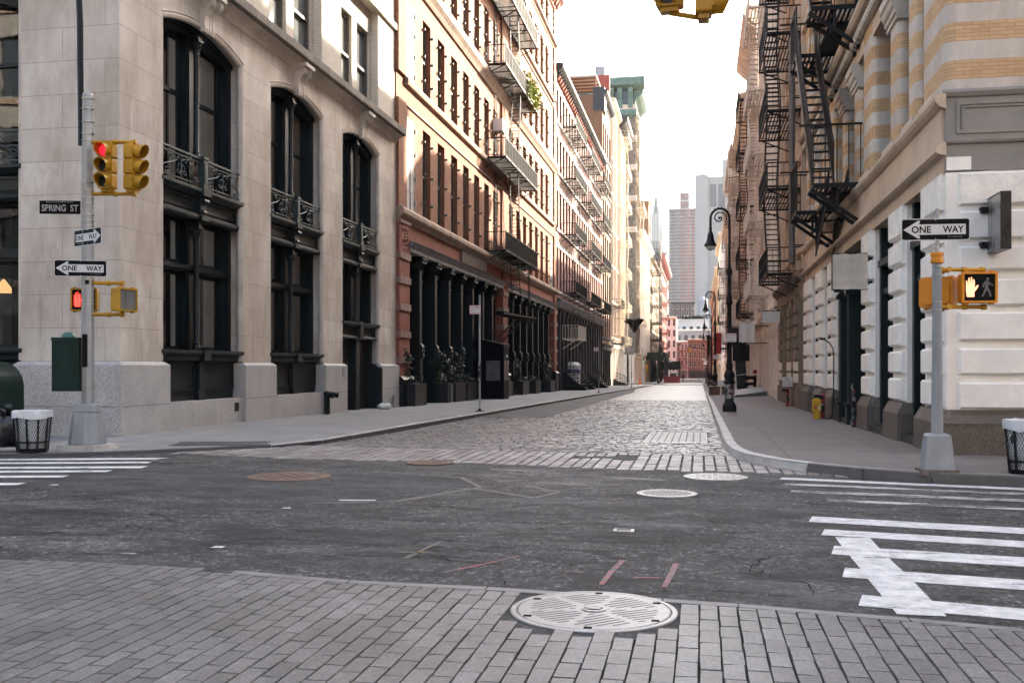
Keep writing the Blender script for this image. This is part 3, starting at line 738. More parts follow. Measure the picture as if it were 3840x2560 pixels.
def iron_bay(root, fr, a, b, door=False, base=.74, blinds=True):
    c = (a+b)/2; Wd = b-a; A = lambda u: 10.05+.36*(1-((u-c)/(Wd/2))**2)
    m = MB(fr)
    cs = .26
    zs = 2.66 if door else base
    for u0, u1 in ((a, a+cs), (b-cs, b)):
        m.box(u0, u1, zs, 5.42, -.62, -.36); m.box(u0, u1, 6.1, 9.95, -.62, -.36)
        m.box(u0+.06, u1-.06, zs, 5.42, -.36, -.335); m.box(u0+.06, u1-.06, 6.2, 9.95, -.36, -.335)
    N = 14
    for i in range(N):
        u0, u1 = a+Wd*i/N, a+Wd*(i+1)/N
        for dz0, dz1, w0, w1 in ((-.30, .02, -.62, -.36), (-.14, .0, -.36, -.31)):
            m.hexa([(u0,A(u0)+dz0,w0),(u1,A(u1)+dz0,w0),(u1,A(u1)+dz1,w0),(u0,A(u0)+dz1,w0),(u0,A(u0)+dz0,w1),(u1,A(u1)+dz0,w1),(u1,A(u1)+dz1,w1),(u0,A(u0)+dz1,w1)])
    # centre mullion
    m.box(c-.21, c+.21, zs, 5.42, -.66, -.44); m.box(c-.21, c+.21, 6.1, A(c)-.2, -.66, -.44)
    m.box(c-.12, c+.12, zs, 5.42, -.44, -.40); m.box(c-.12, c+.12, 6.1, A(c)-.2, -.44, -.40)
    # transom
    t0 = 4.06 if not door else 99
    if not door:
        m.box(a+cs, b-cs, 4.04, 4.24, -.62, -.40); m.box(a+cs, b-cs, 4.10, 4.17, -.40, -.34)
    for u0, u1 in ((a+cs, c-.21), (c+.21, b-cs)):
        sash(m, u0, u1, 6.15, A((u0+u1)/2)-.25, -.70, .09, .08, mid=8.62)
        if door: sash(m, u0, u1, 3.3, 5.42, -.70, .09, .08)
        else:
            sash(m, u0, u1, 2.02, 4.05, -.70, .09, .08); sash(m, u0, u1, 4.24, 5.42, -.70, .09, .08)
    bay = m.build('window_bay', M['iron'], root)
    # entablature between the storeys
    m = MB(fr)
    m.box(a, b, 5.40, 6.12, -.45, -.20)
    m.mold([(-.2,5.38),(-.1,5.38),(-.06,5.44),(-.06,5.5),(-.13,5.55),(-.2,5.58)], a, b)
    m.mold([(-.2,5.95),(-.12,5.98),(-.02,6.06),(.03,6.1),(.03,6.18),(-.2,6.18)], a, b)
    for u0, u1 in ((a+.14, c-.28), (c+.28, b-.14)):
        m.box(u0, u1, 5.62, 5.66, -.2, -.165); m.box(u0, u1, 5.88, 5.92, -.2, -.165); m.box(u0, u0+.04, 5.66, 5.88, -.2, -.165); m.box(u1-.04, u1, 5.66, 5.88, -.2, -.165)
    m.box(c-.16, c+.16, 5.4, 6.0, -.2, -.06); m.box(c-.19, c+.19, 5.38, 5.48, -.2, -.0); m.box(c-.2, c+.2, 6.0, 6.2, -.2, .06)
    m.path([(c-.13, 5.88, -.02), (c+.13, 5.88, -.02)], .075, 10); m.path([(c-.1, 5.6, -.04), (c+.1, 5.6, -.04)], .045, 8)
    m.build('entablature', M['iron2'], bay)
    # balcony railing with scrollwork
    m = MB(fr); w = -.08
    for z, r in ((6.96, .026), (6.86, .012), (6.28, .014)): m.box(a+.02, b-.02, z-r, z+r, w-r*1.2, w+r*1.2)
    for u in (a+.05, b-.05): m.box(u-.02, u+.02, 6.18, 6.98, w-.02, w+.02)
    m.box(c-.11, c+.11, 6.18, 7.0, w-.09, w+.09); m.box(c-.13, c+.13, 6.95, 7.03, w-.11, w+.11); m.box(c-.075, c+.075, 6.34, 6.86, w+.09, w+.105)
    scroll_panel(m, a+.08, c-.13, 6.29, 6.86, w); scroll_panel(m, c+.13, b-.08, 6.29, 6.86, w)
    m.build('balustrade', M['copper_scroll'], bay)
    # slim columns
    for nm, z0, z1 in ((0, 7.0, A(c)-.18), (1, 3.3 if door else 2.05, 5.4)):
        m = MB(fr); h = z1-z0
        m.lathe(c, -.27, [(.11,z0),(.11,z0+.08),(.085,z0+.12),(.095,z0+.16),(.07,z0+.2),(.066,z1-.55),(.08,z1-.5),(.07,z1-.46),(.1,z1-.4),(.12,z1-.3),(.135,z1-.24),(.1,z1-.22)], 10, fac=True)
        m.box(c-.13, c+.13, z1-.22, z1-.16, -.4, -.13); m.box(c-.1, c+.1, z1-.16, z1+.05, -.4, -.16)
        for k in range(8):
            t = k*PI/4; m.sphere((c+math.cos(t)*.11, z1-.32, -.27+math.sin(t)*.11), .035, 6, 4)
        m.build('column', M['iron'], bay, smooth=True)
    # sill and apron panels
    m = MB(fr)
    if not door:
        m.mold([(-.62,1.86),(-.1,1.86),(.02,1.93),(.04,1.96),(.04,2.02),(-.62,2.05)], a-.02, b+.02)
        m.box(a, b, base, 1.9, -.5, -.24)
        m.mold([(-.24,1.72),(-.1,1.76),(-.06,1.86),(-.24,1.86)], a, b)
        for u0, u1 in ((a+.16, c-.2), (c+.2, b-.16)):
            for q0, q1, q2, q3 in ((u0,u1,.98,1.03),(u0,u1,1.6,1.65),(u0,u0+.05,1.03,1.6),(u1-.05,u1,1.03,1.6)): m.box(q0,q1,q2,q3,-.24,-.2)
        m.box(c-.14, c+.14, base, 1.86, -.24, -.14); m.box(c-.17, c+.17, base, .92, -.24, -.1); m.box(c-.09, c+.09, 1.0, 1.7, -.14, -.125); m.box(c-.17, c+.17, 1.76, 2.04, -.24, .06)
    else:
        m.mold([(-.62,3.08),(-.1,3.08),(.02,3.16),(.04,3.2),(.04,3.27),(-.62,3.3)], a-.02, b+.02)
        m.box(a, b, 2.66, 3.1, -.5, -.18); m.mold([(-.18,2.64),(-.08,2.64),(-.05,2.7),(-.18,2.78)], a, b)
        m.box(c-.2, c+.2, -.2, 2.7, -.5, -.16); m.box(c-.2, c+.2, 2.66, 3.3, -.3, .02)
        m.box(a, a+.3, -.2, 2.7, -.5, -.3); m.box(b-.3, b, -.2, 2.7, -.5, -.3)
    m.build('apron', M['iron2'], bay)
    if door:
        for u0, u1 in ((a+.3, c-.2), (c+.2, b-.3)):
            d = MB(fr); d.box(u0, u1, -.2, 2.66, -.6, -.5)
            for q0, q1 in ((.05, 1.1), (1.2, 2.5)): d.box(u0+.15, u1-.15, q0, q1, -.5, -.475)
            dd = d.build('door', M['door_brown'], root)
            h = MB(fr); h.sphere((u0+.12, 1.0, -.46), .035, 8, 6); h.box(u0+.07, u0+.17, .85, 1.15, -.5, -.49); h.build('handle', M['steel'], dd)
    # panes, rooms and blinds
    m = MB(fr); m.quad((a,1.9,-.665),(b,1.9,-.665),(b,5.5,-.665),(a,5.5,-.665)); m.quad((a,6.1,-.665),(b,6.1,-.665),(b,10.4,-.665),(a,10.4,-.665))
    m.build('pane', M['clear'], bay)
    if blinds:
        m = MB(fr)
        m.box(b-.95, b-.27, 2.1, 5.4, -.73, -.69); m.box(b-1.2, b-.27, 6.2, 10.25, -.74, -.70); m.box(c-.62, c-.30, 6.2, 10.2, -.73, -.69); m.box(c-.50, c-.30, 2.1, 5.4, -.73, -.69)
        m.build('blind', M['blind'], bay)

b1 = thing('limestone_building', 'pale limestone corner building with three arched iron window bays', 'building', (XL, 20, 0))
PIERS = [(20.0,21.77), (26.04,27.86), (32.1,33.95), (38.13,40.35)]
BAYS = [(21.77,26.04), (27.86,32.1), (33.95,38.13)]
def stone_front(mb, fr, piers, bays, ztop=11.2):
    mb.fr = fr
    for a, b in piers: mb.quad((a,1.6,0),(b,1.6,0),(b,ztop,0),(a,ztop,0))
    for a, b in bays:
        c = (a+b)/2; Wd = b-a; A = lambda u: 10.05+.36*(1-((u-c)/(Wd/2))**2)
        for u in (a, b): mb.quad((u,-.4,0),(u,-.4,-.62),(u,10.05,-.62),(u,10.05,0))
        N = 16
        for i in range(N):
            u0, u1 = a+Wd*i/N, a+Wd*(i+1)/N
            mb.quad((u0,A(u0),0),(u1,A(u1),0),(u1,ztop,0),(u0,ztop,0)); mb.quad((u0,A(u0),0),(u0,A(u0),-.62),(u1,A(u1),-.62),(u1,A(u1),0))
SFR = FS(20.0)
mb = MB(); stone_front(mb, FL, PIERS, BAYS); stone_front(mb, SFR, [(-15.04,-12.6), (-21.5,-19.3)], [(-19.3,-15.04)])
mb.build('wall', M['lime'], b1)
# roll moulding round every opening
mb = MB()
for fr, bays in ((FL, BAYS), (SFR, [(-19.3,-15.04)])):
    mb.fr = fr
    for a, b in bays:
        c = (a+b)/2; Wd = b-a; A = lambda u: 10.05+.36*(1-((u-c)/(Wd/2))**2)
        r = .085; zb = 1.75
        pts = [(a+.02, zb, -.08), (a+.02, 10.0, -.08)] + [(a+.02+(Wd-.04)*i/14, A(a+Wd*i/14)-.03, -.08) for i in range(15)] + [(b-.02, 10.0, -.08), (b-.02, zb, -.08)]
        mb.path(pts, r, 8)
        # thin drip line above the arch
        mb.path([(a-.04+(Wd+.08)*i/14, A(a+Wd*i/14)+.035, .0) for i in range(15)], .02, 5)
mb.build('arch_moulding', M['lime_plain'], b1, smooth=True)
# keystone brackets
def bracket(fr, c, root):
    m = MB(fr)
    prof = [(0,10.2),(.10,10.2),(.13,10.3),(.12,10.45),(.14,10.62),(.22,10.78),(.32,10.88),(.36,10.98),(.34,11.06),(.27,11.1),(0,11.1)]
    for du, ww in ((-.21,.17), (-.065,.13), (.065,.13), (.21,.17)):
        k = 1.0 if abs(du) > .1 else .9
        m.prism([(v, w*k) for w, v in prof], c+du-ww/2+.012, c+du+ww/2-.012, axis=0)
    m.path([(c-.31, 11.0, .25), (c+.31, 11.0, .25)], .075, 10)
    m.box(c-.36, c+.36, 11.08, 11.2, -.02, .42); m.mold([(0,11.0),(.3,11.04),(.38,11.1),(0,11.1)], c-.33, c+.33)
    m.build('scroll_bracket', M['lime_plain'], root)
for a, b in BAYS: bracket(FL, (a+b)/2, b1)
bracket(SFR, -17.17, b1)
# cornice ring
def ring_prof(prof, name, mat):
    m = MB(FL); m.mold(prof, 20.0, 40.36); m.fr = SFR; m.mold(prof, -22, -12.6)
    for (w0, v0), (w1, v1) in zip(prof[:-1], prof[1:]):   # mitred corner
        m.fr = W; X, Y = XL, 20.0
        m.quad((X+w0,Y,v0),(X+w0,Y-w0,v0),(X+w1,Y-w1,v1),(X+w1,Y,v1)); m.quad((X,Y-w0,v0),(X+w0,Y-w0,v0),(X+w1,Y-w1,v1),(X,Y-w1,v1))
    return m.build(name, mat, b1)
ring_prof([(-.1,10.98),(.02,10.98),(.05,11.05),(.05,11.10),(.12,11.18),(.24,11.26),(.30,11.30),(-.1,11.30)], 'cornice', M['lime_plain'])
ring_prof([(-.4,11.30),(.42,11.30),(.45,11.33),(.45,11.56),(.41,11.60),(-.4,11.66)], 'parapet_ledge', M['ledge'])
# granite plinth
def plinth(fr, a2, b2, w):
    mb = MB(fr); mb.box(a2, b2, -.6, 1.64, -.5, w)
    mb.hexa([(a2,1.64,-.5),(b2,1.64,-.5),(b2-.1,1.72,-.5),(a2+.1,1.72,-.5),(a2,1.64,w),(b2,1.64,w),(b2-.1,1.72,.04),(a2+.1,1.72,.04)])
    p = mb.build('plinth', M['granite'], b1); mb = MB(fr); mb.box(a2+.003, b2+.004, .714, .726, .1, w+.002); mb.build('joint', M['slot'], p)
for a, b in PIERS: plinth(FL, (a-.12 if a > 20 else a-.15), (b+.12 if b < 40 else b), .15)
for a, b in BAYS[:2]: mb = MB(FL); mb.box(a+.121, b-.121, -.5, .74, -.5, .07); mb.build('base_course', M['granite'], b1)
plinth(SFR, -15.16, -12.6, .148); plinth(SFR, -21.6, -19.18, .148)
mb = MB(SFR); mb.box(-19.18, -15.17, -.3, .74, -.5, .07); mb.build('base_course', M['granite'], b1)
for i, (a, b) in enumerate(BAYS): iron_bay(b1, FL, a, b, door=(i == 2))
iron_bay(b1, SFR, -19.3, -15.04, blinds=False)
# dark rooms behind the glass
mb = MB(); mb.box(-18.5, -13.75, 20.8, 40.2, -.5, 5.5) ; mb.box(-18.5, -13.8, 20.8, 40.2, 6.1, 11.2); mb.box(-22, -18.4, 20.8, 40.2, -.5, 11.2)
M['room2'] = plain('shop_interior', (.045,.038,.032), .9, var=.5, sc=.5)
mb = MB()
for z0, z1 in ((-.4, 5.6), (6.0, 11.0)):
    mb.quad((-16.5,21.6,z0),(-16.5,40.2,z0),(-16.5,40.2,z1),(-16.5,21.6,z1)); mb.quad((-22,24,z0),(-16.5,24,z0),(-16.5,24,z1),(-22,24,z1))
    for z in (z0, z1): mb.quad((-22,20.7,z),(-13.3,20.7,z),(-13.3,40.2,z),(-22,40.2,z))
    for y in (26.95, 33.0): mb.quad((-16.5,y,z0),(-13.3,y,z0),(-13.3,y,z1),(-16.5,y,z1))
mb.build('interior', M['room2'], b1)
mb = MB()
for y in (23.0, 24.6): mb.sphere((-14.6, y, 3.3), .13, 10, 8)
mb.sphere((-18.2, 21.6, 3.6), .16, 10, 8)
for i, y in enumerate((23.2, 25.0)):
    q = MB(); q.lathe(-14.7, y, [(.02,3.45),(.06,3.4),(.2,3.2),(.2,3.17)], 12); q.build('pendant_lamp', M['warm'], b1)
q = MB(); q.lathe(-16.8, 21.7, [(.02,3.75),(.06,3.7),(.24,3.45),(.24,3.42)], 12); q.build('pendant_lamp', M['warm'], b1)
# upper storeys of cream brick behind the ledge
UB = lambda u, v, w: (XL-.35+w, u, v)
holes = []
for a, b in BAYS:
    for z0, z1 in ((12.0,14.85), (16.9,19.8)): holes += [(a+.35, a+1.95, z0, z1), (b-1.69, b-.15, z0, z1)]
mb = MB(UB); mb.wall(20.2, 40.3, 11.6, 24, holes, .25)
for a, b in PIERS: mb.box(max(a, 20.2), min(b, 40.3), 11.6, 24, -.3, .30)
mb.box(20.2, 40.33, 15.75, 16.0, 0, .42); mb.box(20.2, 40.33, 23.4, 24.1, 0, .6)
U2 = FS(20.55); mb.fr = U2; mb.box(-40, -13.0, 11.6, 24, -.3, 0)
mb.fr = W; mb.box(-40, -13.3, 20.9, 40.3, 23.8, 24)
mb.box(-40, -39.8, 20.9, 40.3, 0, 24); mb.box(-40, -13.2, 40.0, 40.34, 0, 24)
mb.build('upper_wall', M['pale_brick'], b1)
M['upper_frame'] = plain('brown_grey_sash_frame', (.085,.072,.06), .55, var=.2)
for i, h in enumerate(holes):
    m = MB(UB); m.box(h[0]-.05, h[1]+.05, h[2]-.12, h[2], -.2, .08)
    sash(m, h[0], h[1], h[2], h[3], -.24, .11, .12, mid=(h[2]+h[3])/2-.15)
    wd = m.build('window', M['upper_frame'], b1)
    m = MB(UB); m.quad((h[0],h[2],-.22),(h[1],h[2],-.22),(h[1],h[3],-.22),(h[0],h[3],-.22)); m.build('pane', glass('pale_upper_pane', (.16,.17,.165), .4) if i == 0 else bpy.data.materials['pale_upper_pane'], wd)
# small wall fittings
m = MB(FL); m.box(25.4, 25.62, .38, .62, .0, .09); m.build('vent_box', M['black'], b1)
m = MB(FL); m.box(33.55, 33.8, 1.25, 1.6, .15, .17); m.build('plaque', M['poledgrey'], b1)
m = MB(FL); m.box(39.35, 39.5, .25, .45, .15, .24); m.tube((39.42,-.2,.19),(39.42,.25,.19),.02,6); m.build('meter_box', M['poledgrey'], b1)
v, f = text_mesh('YOGA', h=.13, depth=.001)
m = MB(FL); m.add([(30.75+a, 2.35+b, -.655+c) for a, b, c in v], f); m.build('window_lettering', M['signwhite'], b1)
# sign bracket / stains left out; standpipe on the pavement
sp = thing('standpipe', 'black standpipe with side outlets standing against the limestone plinth', 'standpipe', (-12.25, 31.55, .02))
m = MB(); m.lathe(-12.25, 31.55, [(.13,-.1),(.13,.02),(.1,.04),(.1,.66),(.12,.68),(.12,.76),(.02,.8)], 12); m.build('pipe', M['black'], sp, smooth=True)
for s, dx in ((1,.22), (-1,.1)):
    m = MB(); m.path([(-12.25,31.55,.68),(-12.15,31.55+.1*s,.7),(-12.0,31.5+.2*s,.66)], .07, 8); m.path([(-12.02,31.5+.2*s,.665),(-11.93,31.5+.25*s,.64)], .09, 8); m.build('outlet', M['black'], sp, smooth=True)
lt = thing('litter_bag', 'crumpled white plastic bag on the pavement by the brown doors', 'plastic bag', (-12.1, 37.2, -.03))
m = MB(); rs = random.getstate(); random.seed(4)
m.sphere((-12.1,37.2,.06), .26, 14, 8, 1.0, 1.5, .5); m.v = [(x+random.uniform(-.04,.04), y+random.uniform(-.05,.05), max(-.03, z+random.uniform(-.03,.03))) for x, y, z in m.v]; random.setstate(rs)
m.build('bag', M['signwhite'], lt)
gt = thing('panel_gate', 'curved dark panel beside the brown doors of the limestone building', 'panel', (-12.4, 38.2, -.1))
m = MB(); m.prism([(-13.05,-.2),(-12.42,-.2),(-12.42,1.55),(-12.6,1.6),(-12.75,1.72),(-13.05,1.75)], 37.93, 38.0, axis=1); m.build('panel', M['iron2'], gt)
# ================================================================== FIRE ESCAPES (generic)
def fe_platform(mb, u0, u1, z, w0, w1, sp=.10, th=.03, across=False, gap=None):
    if across:
        n = int((u1-u0)/sp)
        for i in range(n+1):
            u = u0+(u1-u0)*i/n
            if gap and gap[0] < u < gap[1]: mb.box(u-.02, u+.02, z-.012, z+.012, w0, gap[2])
            else: mb.box(u-.02, u+.02, z-.012, z+.012, w0, w1)
    else:
        n = int((w1-w0)/sp)
        for i in range(n+1):
            w = w0+(w1-w0)*i/n
            if gap and w > gap[2]: mb.box(u0, gap[0], z-.012, z+.012, w-.026, w+.026); mb.box(gap[1], u1, z-.012, z+.012, w-.022, w+.022)
            else: mb.box(u0, u1, z-.012, z+.012, w-.026, w+.026)
    for w in (w0+.02, w1): mb.box(u0, u1, z-.055, z+.02, w-th, w+th)
    for u in (u0, u1): mb.box(u-th, u+th, z-.055, z+.02, w0, w1)
    n = max(2, int((u1-u0)/1.6))
    for i in range(1, n):
        u = u0+(u1-u0)*i/n; mb.box(u-.025, u+.025, z-.05, z-.012, w0, w1+.12)
def fe_rail(mb, u0, u1, z, w0, w1, h=1.05, sp=.14, r=.008, ends=True, mid=False):
    for hh, t in ((h, .024), (.10, .014)) + (((h*.5, .014),) if mid else ()):
        mb.box(u0, u1, z+hh-t, z+hh+t, w1-t, w1+t)
        if ends:
            for u in (u0, u1): mb.box(u-t, u+t, z+hh-t, z+hh+t, w0, w1)
    n = max(1, int((u1-u0)/sp))
    for i in range(n+1):
        u = u0+(u1-u0)*i/n; t = r if i not in (0, n) and i % 8 else .022
        mb.box(u-t, u+t, z, z+h, w1-t, w1+t)
    if ends:
        m = max(1, int((w1-w0)/sp))
        for u in (u0, u1):
            for i in range(m): w = w0+(w1-w0)*i/m; mb.box(u-r, u+r, z, z+h, w-r, w+r)
def fe_stair(mb, ua, za, ub, zb, w0, w1, rise=.24, side=.085, rail=True, rh=.85, tread=.2, rung=False, pick=0.0):
    for w in (w0, w1): mb.bar((ua, za, w), (ub, zb, w), .035, side, up=(0, 1, 0))
    n = max(2, int(abs(zb-za)/rise))
    for i in range(1, n):
        t = i/n; u, z = ua+(ub-ua)*t, za+(zb-za)*t
        if rung: mb.bar((u, z, w0), (u, z, w1), .03)
        else: mb.box(u-tread/2, u+tread/2, z-.014, z+.014, w0, w1)
    if rail:
        for w in (w0, w1):
            mb.bar((ua, za+rh, w), (ub, zb+rh, w), .035)
            if pick:
                L = math.hypot(ub-ua, zb-za); k = int(L/pick)
                for i in range(k+1):
                    t = i/k; u, z = ua+(ub-ua)*t, za+(zb-za)*t; mb.bar((u, z, w), (u, z+rh, w), .018, up=(1, 0, 0))
            else:
                for t in (0.02, .35, .68, .98):
                    u, z = ua+(ub-ua)*t, za+(zb-za)*t; mb.bar((u, z, w), (u, z+rh, w), .022, up=(1, 0, 0))
def fe_bracket(mb, u, z, w1, drop=.6, t=.05):
    mb.bar((u, z-.05, 0), (u, z-.05, w1), t); mb.bar((u, z-drop, .02), (u, z-.06, w1*.92), t)
def fire_escape(fr, label, u0, u1, w1, levels, mat, stair=None, sp=.12, rail_sp=.14, brackets=True, ladder_top=True, roofladder=None, group=None, h=1.05, drop=None, rung=False, mid=False, swap=True, r=.008):
    base = fr(u0, levels[0], 0)
    t = thing('fire_escape', label, 'fire escape', base, 0, group)
    for i, z in enumerate(levels):
        gap = None
        if stair:
            su0, su1, sw0, sw1 = stair
        m = MB(fr); fe_platform(m, u0, u1, z, .03, w1, sp)
        if brackets:
            n = max(2, int((u1-u0)/3.6)+1)
            for k in range(n): fe_bracket(m, u0+.15+(u1-u0-.3)*k/(n-1), z, w1)
        p = m.build('platform', mat, t)
        m = MB(fr); fe_rail(m, u0, u1, z, .03, w1, h, rail_sp, r, mid=mid); m.build('railing', mat, p)
        if stair and i+1 < len(levels):
            z2 = levels[i+1]; a, b = (su0, su1) if (i % 2 == 0 or not swap) else (su1, su0)
            m = MB(fr); fe_stair(m, a, z, b, z2, sw0, sw1, rung=rung); m.build('stair', mat, t)
    if drop:
        u, zt, zb_ = drop; m = MB(fr)
        for du in (0, .45): m.bar((u+du, zb_, w1*.75), (u+du, zt, w1*.75), .03)
        k = int((zt-zb_)/.3)
        for i in range(k): m.bar((u, zb_+.15+i*.3, w1*.75), (u+.45, zb_+.15+i*.3, w1*.75), .022)
        m.build('drop_ladder', mat, t)
    if roofladder:
        u, za, zb_ = roofladder; m = MB(fr)
        for dw in (.15, .6): m.bar((u, za, dw), (u, zb_, dw), .028)
        k = int((zb_-za)/.32)
        for i in range(k): m.bar((u, za+i*.32, .15), (u, za+i*.32, .6), .02)
        m.path([(u, zb_, .15), (u, zb_+.5, .1), (u, zb_+.6, -.3), (u, zb_+.4, -.6)], .02, 5); m.path([(u, zb_, .6), (u, zb_+.7, .5), (u, zb_+.85, -.2), (u, zb_+.4, -.6)], .02, 5)
        m.build('roof_ladder', mat, t)
    return t
def foliage(mb, pts, n, s, spread):
    for _ in range(n):
        c = Vector(random.choice(pts)) + Vector([random.gauss(0, spread[k]) for k in range(3)])
        a = random.uniform(0, 2*PI); b = random.uniform(-.9, .9); L = s*random.uniform(.6, 1.4)
        d = Vector((math.cos(a)*math.cos(b), math.sin(a)*math.cos(b), math.sin(b))); e = d.cross(Vector((random.gauss(0,1), random.gauss(0,1), random.gauss(0,1)))).normalized()*L*.32
        mb.quad(tuple(c), tuple(c+d*L*.5+e), tuple(c+d*L), tuple(c+d*L*.5-e))
def leafmat(name, lo, hi):
    t = NT(name); n = t.noise(t.pos(), 9, 3, .6)
    t.set(color=t.ramp(n, [(.3, lo), (.7, hi)]), rough=.5, spec=.35); return t.m
M['ivy'] = leafmat('dark_ivy_leaves', (.008,.015,.009), (.028,.045,.022))
M['evergreen'] = leafmat('yellow_green_evergreen', (.12,.17,.018), (.40,.42,.05))

# ================================================================== RED BRICK BUILDING
M['red_brick'] = bricks('orange_red_brick', (.30,.120,.060), (.21,.078,.042), (.25,.155,.105), .27, .09, .009, stain=.45)
M['red_brick2'] = bricks('deep_red_brick', (.30,.088,.055), (.215,.06,.04), (.25,.14,.11), .27, .09, .009, stain=.5)
M['sandstone'] = plain('brown_sandstone_course', (.30,.215,.155), .85, var=.4, sc=1.5, bump=.25, dirt=.6, bsc=30, streak=True)
M['brownstone'] = plain('reddish_brownstone', (.25,.15,.12), .85, var=.3, sc=2, bump=.2, dirt=.5)
M['ironbeam'] = plain('grey_blue_painted_beam', (.25,.255,.26), .5, var=.25, sc=2, dirt=.5)
M['ironcol'] = plain('black_green_painted_iron', (.0035,.0072,.0095), .45, var=.3, sc=3, bump=.06, spec=.3)
M['sash_green'] = plain('sage_green_sash', (.075,.085,.062), .5, var=.2, sc=3)
M['shutter'] = plain('grey_steel_shutter', (.33,.31,.30), .55, var=.15, sc=2, dirt=.3)
M['terracotta'] = plain('carved_terracotta', (.33,.15,.10), .8, var=.5, sc=9, bump=.8, bsc=14)
b2 = thing('red_brick_building', 'orange red brick building with a black iron colonnade at street level', 'building', (XL, 40.35, -.2))
CEN = [42.47+2.67*k for k in range(8)]; CEN += [127.5-c for c in reversed(CEN)]
FLR = [(8.45,12.55), (14.18,17.65), (19.52,23.1), (25.0,28.4), (30.2,32.4)]
holes = []
for z0, z1 in FLR:
    for c in CEN: holes.append((c-.67, c+.67, z0, z1))
mb = MB(FL); mb.wall(40.36, 87.5, 8.35, 34.0, holes, .34)
for a, b in ((40.36,41.55), (62.75,64.75), (86.0,87.48)): 
    for (z0, z1) in ((8.4,13.0), (14.15,18.5), (19.5,24.2), (25,29.4), (30,34)): mb.box(a, b, z0, z1, -.2, .12)
wl = mb.build('wall', M['red_brick'], b2)
mb = MB(FL); mb.box(41.9, 62.9, 6.98, 7.95, -.5, .02); mb.box(64.6, 85.8, 6.98, 7.95, -.5, .02)
mb.build('spandrel', M['red_brick2'], b2)
mb = MB(W); mb.box(-40, -14.4, 40.4, 87.4, -1, 33.8); mb.box(-14.4, -12.95, 40.4, 87.4, 33.7, 33.8); mb.box(-14.4,-12.62,40.37,40.6,11,33.8); mb.box(-14.4,-12.62,87.2,87.47,7.8,33.8)
mb.build('body', M['red_brick2'], b2)
# stone courses
mb = MB(FL)
mb.mold([(0,7.85),(.12,7.85),(.16,7.95),(.30,8.05),(.34,8.12),(.34,8.28),(.26,8.40),(0,8.42)], 40.36, 87.5)
for z, d in ((13.0,.07), (24.25,.08), (29.5,.07)): mb.mold([(0,z-.05),(d,z-.03),(d,z+.05),(0,z+.1)], 41.55, 86.0)
mb.mold([(0,13.78),(.16,13.85),(.2,13.95),(.2,14.1),(.13,14.17),(0,14.18)], 41.55, 86.0)
mb.mold([(0,18.5),(.1,18.55),(.2,18.75),(.34,18.95),(.36,19.2),(.28,19.4),(0,19.5)], 40.36, 87.5)
mb.mold([(0,24.6),(.16,24.65),(.2,24.75),(.2,24.9),(0,25.0)], 41.55, 86.0)
mb.mold([(0,29.8),(.2,29.9),(.24,30.05),(0,30.15)], 40.36, 87.5)
mb.build('stone_course', M['sandstone'], b2)
mb = MB(FL); mb.mold([(0,32.7),(.15,32.8),(.2,33.2),(.55,33.5),(.8,33.7),(.8,34.0),(.7,34.2),(0,34.25)], 40.36, 87.5)
for i in range(47): u = 40.9+i*.99; mb.mold([(.1,32.95),(.35,33.0),(.55,33.45),(.1,33.5)], u, u+.35)
mb.build('cornice', M['terracotta'], b2)
# piers at street level
def low_pier(a, b):
    mb = MB(FL); mb.box(a, b, 1.1, 7.9, -.4, .14); p = mb.build('pier', M['red_brick2'], b2)
    for z0, z1 in ((7.72,7.86), (6.2,6.48), (5.15,5.45), (4.0,4.3), (2.85,3.12), (1.75,2.02)):
        mb = MB(FL); mb.box(a-.03, b+.03, z0, z1, -.3, .20); mb.build('quoin', M['brownstone'], p)
    mb = MB(FL)
    m0, m1 = (a+b)/2-.45, (a+b)/2+.45
    for k in range(26):
        mb.sphere((random.uniform(m0+.1, m1-.1), random.uniform(6.75, 7.5), .15), random.uniform(.05, .12), 6, 4)
    mb.box(m0, m1, 6.66, 7.6, .1, .155); mb.build('relief_panel', M['terracotta'], p)
    mb = MB(FL); mb.box(a-.06, b+.06, -.8, 1.0, -.3, .30); mb.mold([(-.3,1.0),(.36,1.0),(.36,1.06),(.22,1.2),(-.3,1.22)], a-.08, b+.08); mb.build('pier_base', M['ironcol'], p)
for a, b in ((40.4,41.9), (62.9,64.6), (85.8,87.48)): low_pier(a, b)
# iron beam and columns
for a, b in ((41.9,62.9), (64.6,85.8)):
    mb = MB(FL); mb.mold([(-.6,6.62),(.12,6.62),(.16,6.66),(.16,6.8),(.2,6.84),(.28,6.92),(.28,6.98),(-.1,7.0)], a, b)
    mb.mold([(.28,6.98),(.36,7.02),(.38,7.06),(.1,7.1),(-.1,7.1)], a, b); mb.build('iron_beam', M['ironbeam'], b2)
    mb = MB(FL); mb.box(a, b, -1, 6.62, -1.5, -1.2); bk = mb.build('shopfront', M['ironcol'], b2)
    mb = MB(FL)
    n = 8; st = (b-a)/n
    for i in range(n):
        u = a+i*st
        mb.box(u, u+.12, -.6, 6.6, -1.2, -.95); mb.box(u+st-.12, u+st, -.6, 6.6, -1.2, -.95); mb.box(u, u+st, 3.0, 3.16, -1.2, -.9); mb.box(u, u+st, 6.2, 6.6, -1.2, -.95); mb.box(u, u+st, -.6, .5, -1.2, -.95)
    mb.build('shopfront_frame', M['ironcol'], bk)
    mb = MB(FL)
    for i in range(n): u = a+i*st; mb.quad((u+.12,.5,-1.15),(u+st-.12,.5,-1.15),(u+st-.12,6.2,-1.15),(u+.12,6.2,-1.15))
    mb.build('pane', M['pane'], bk)
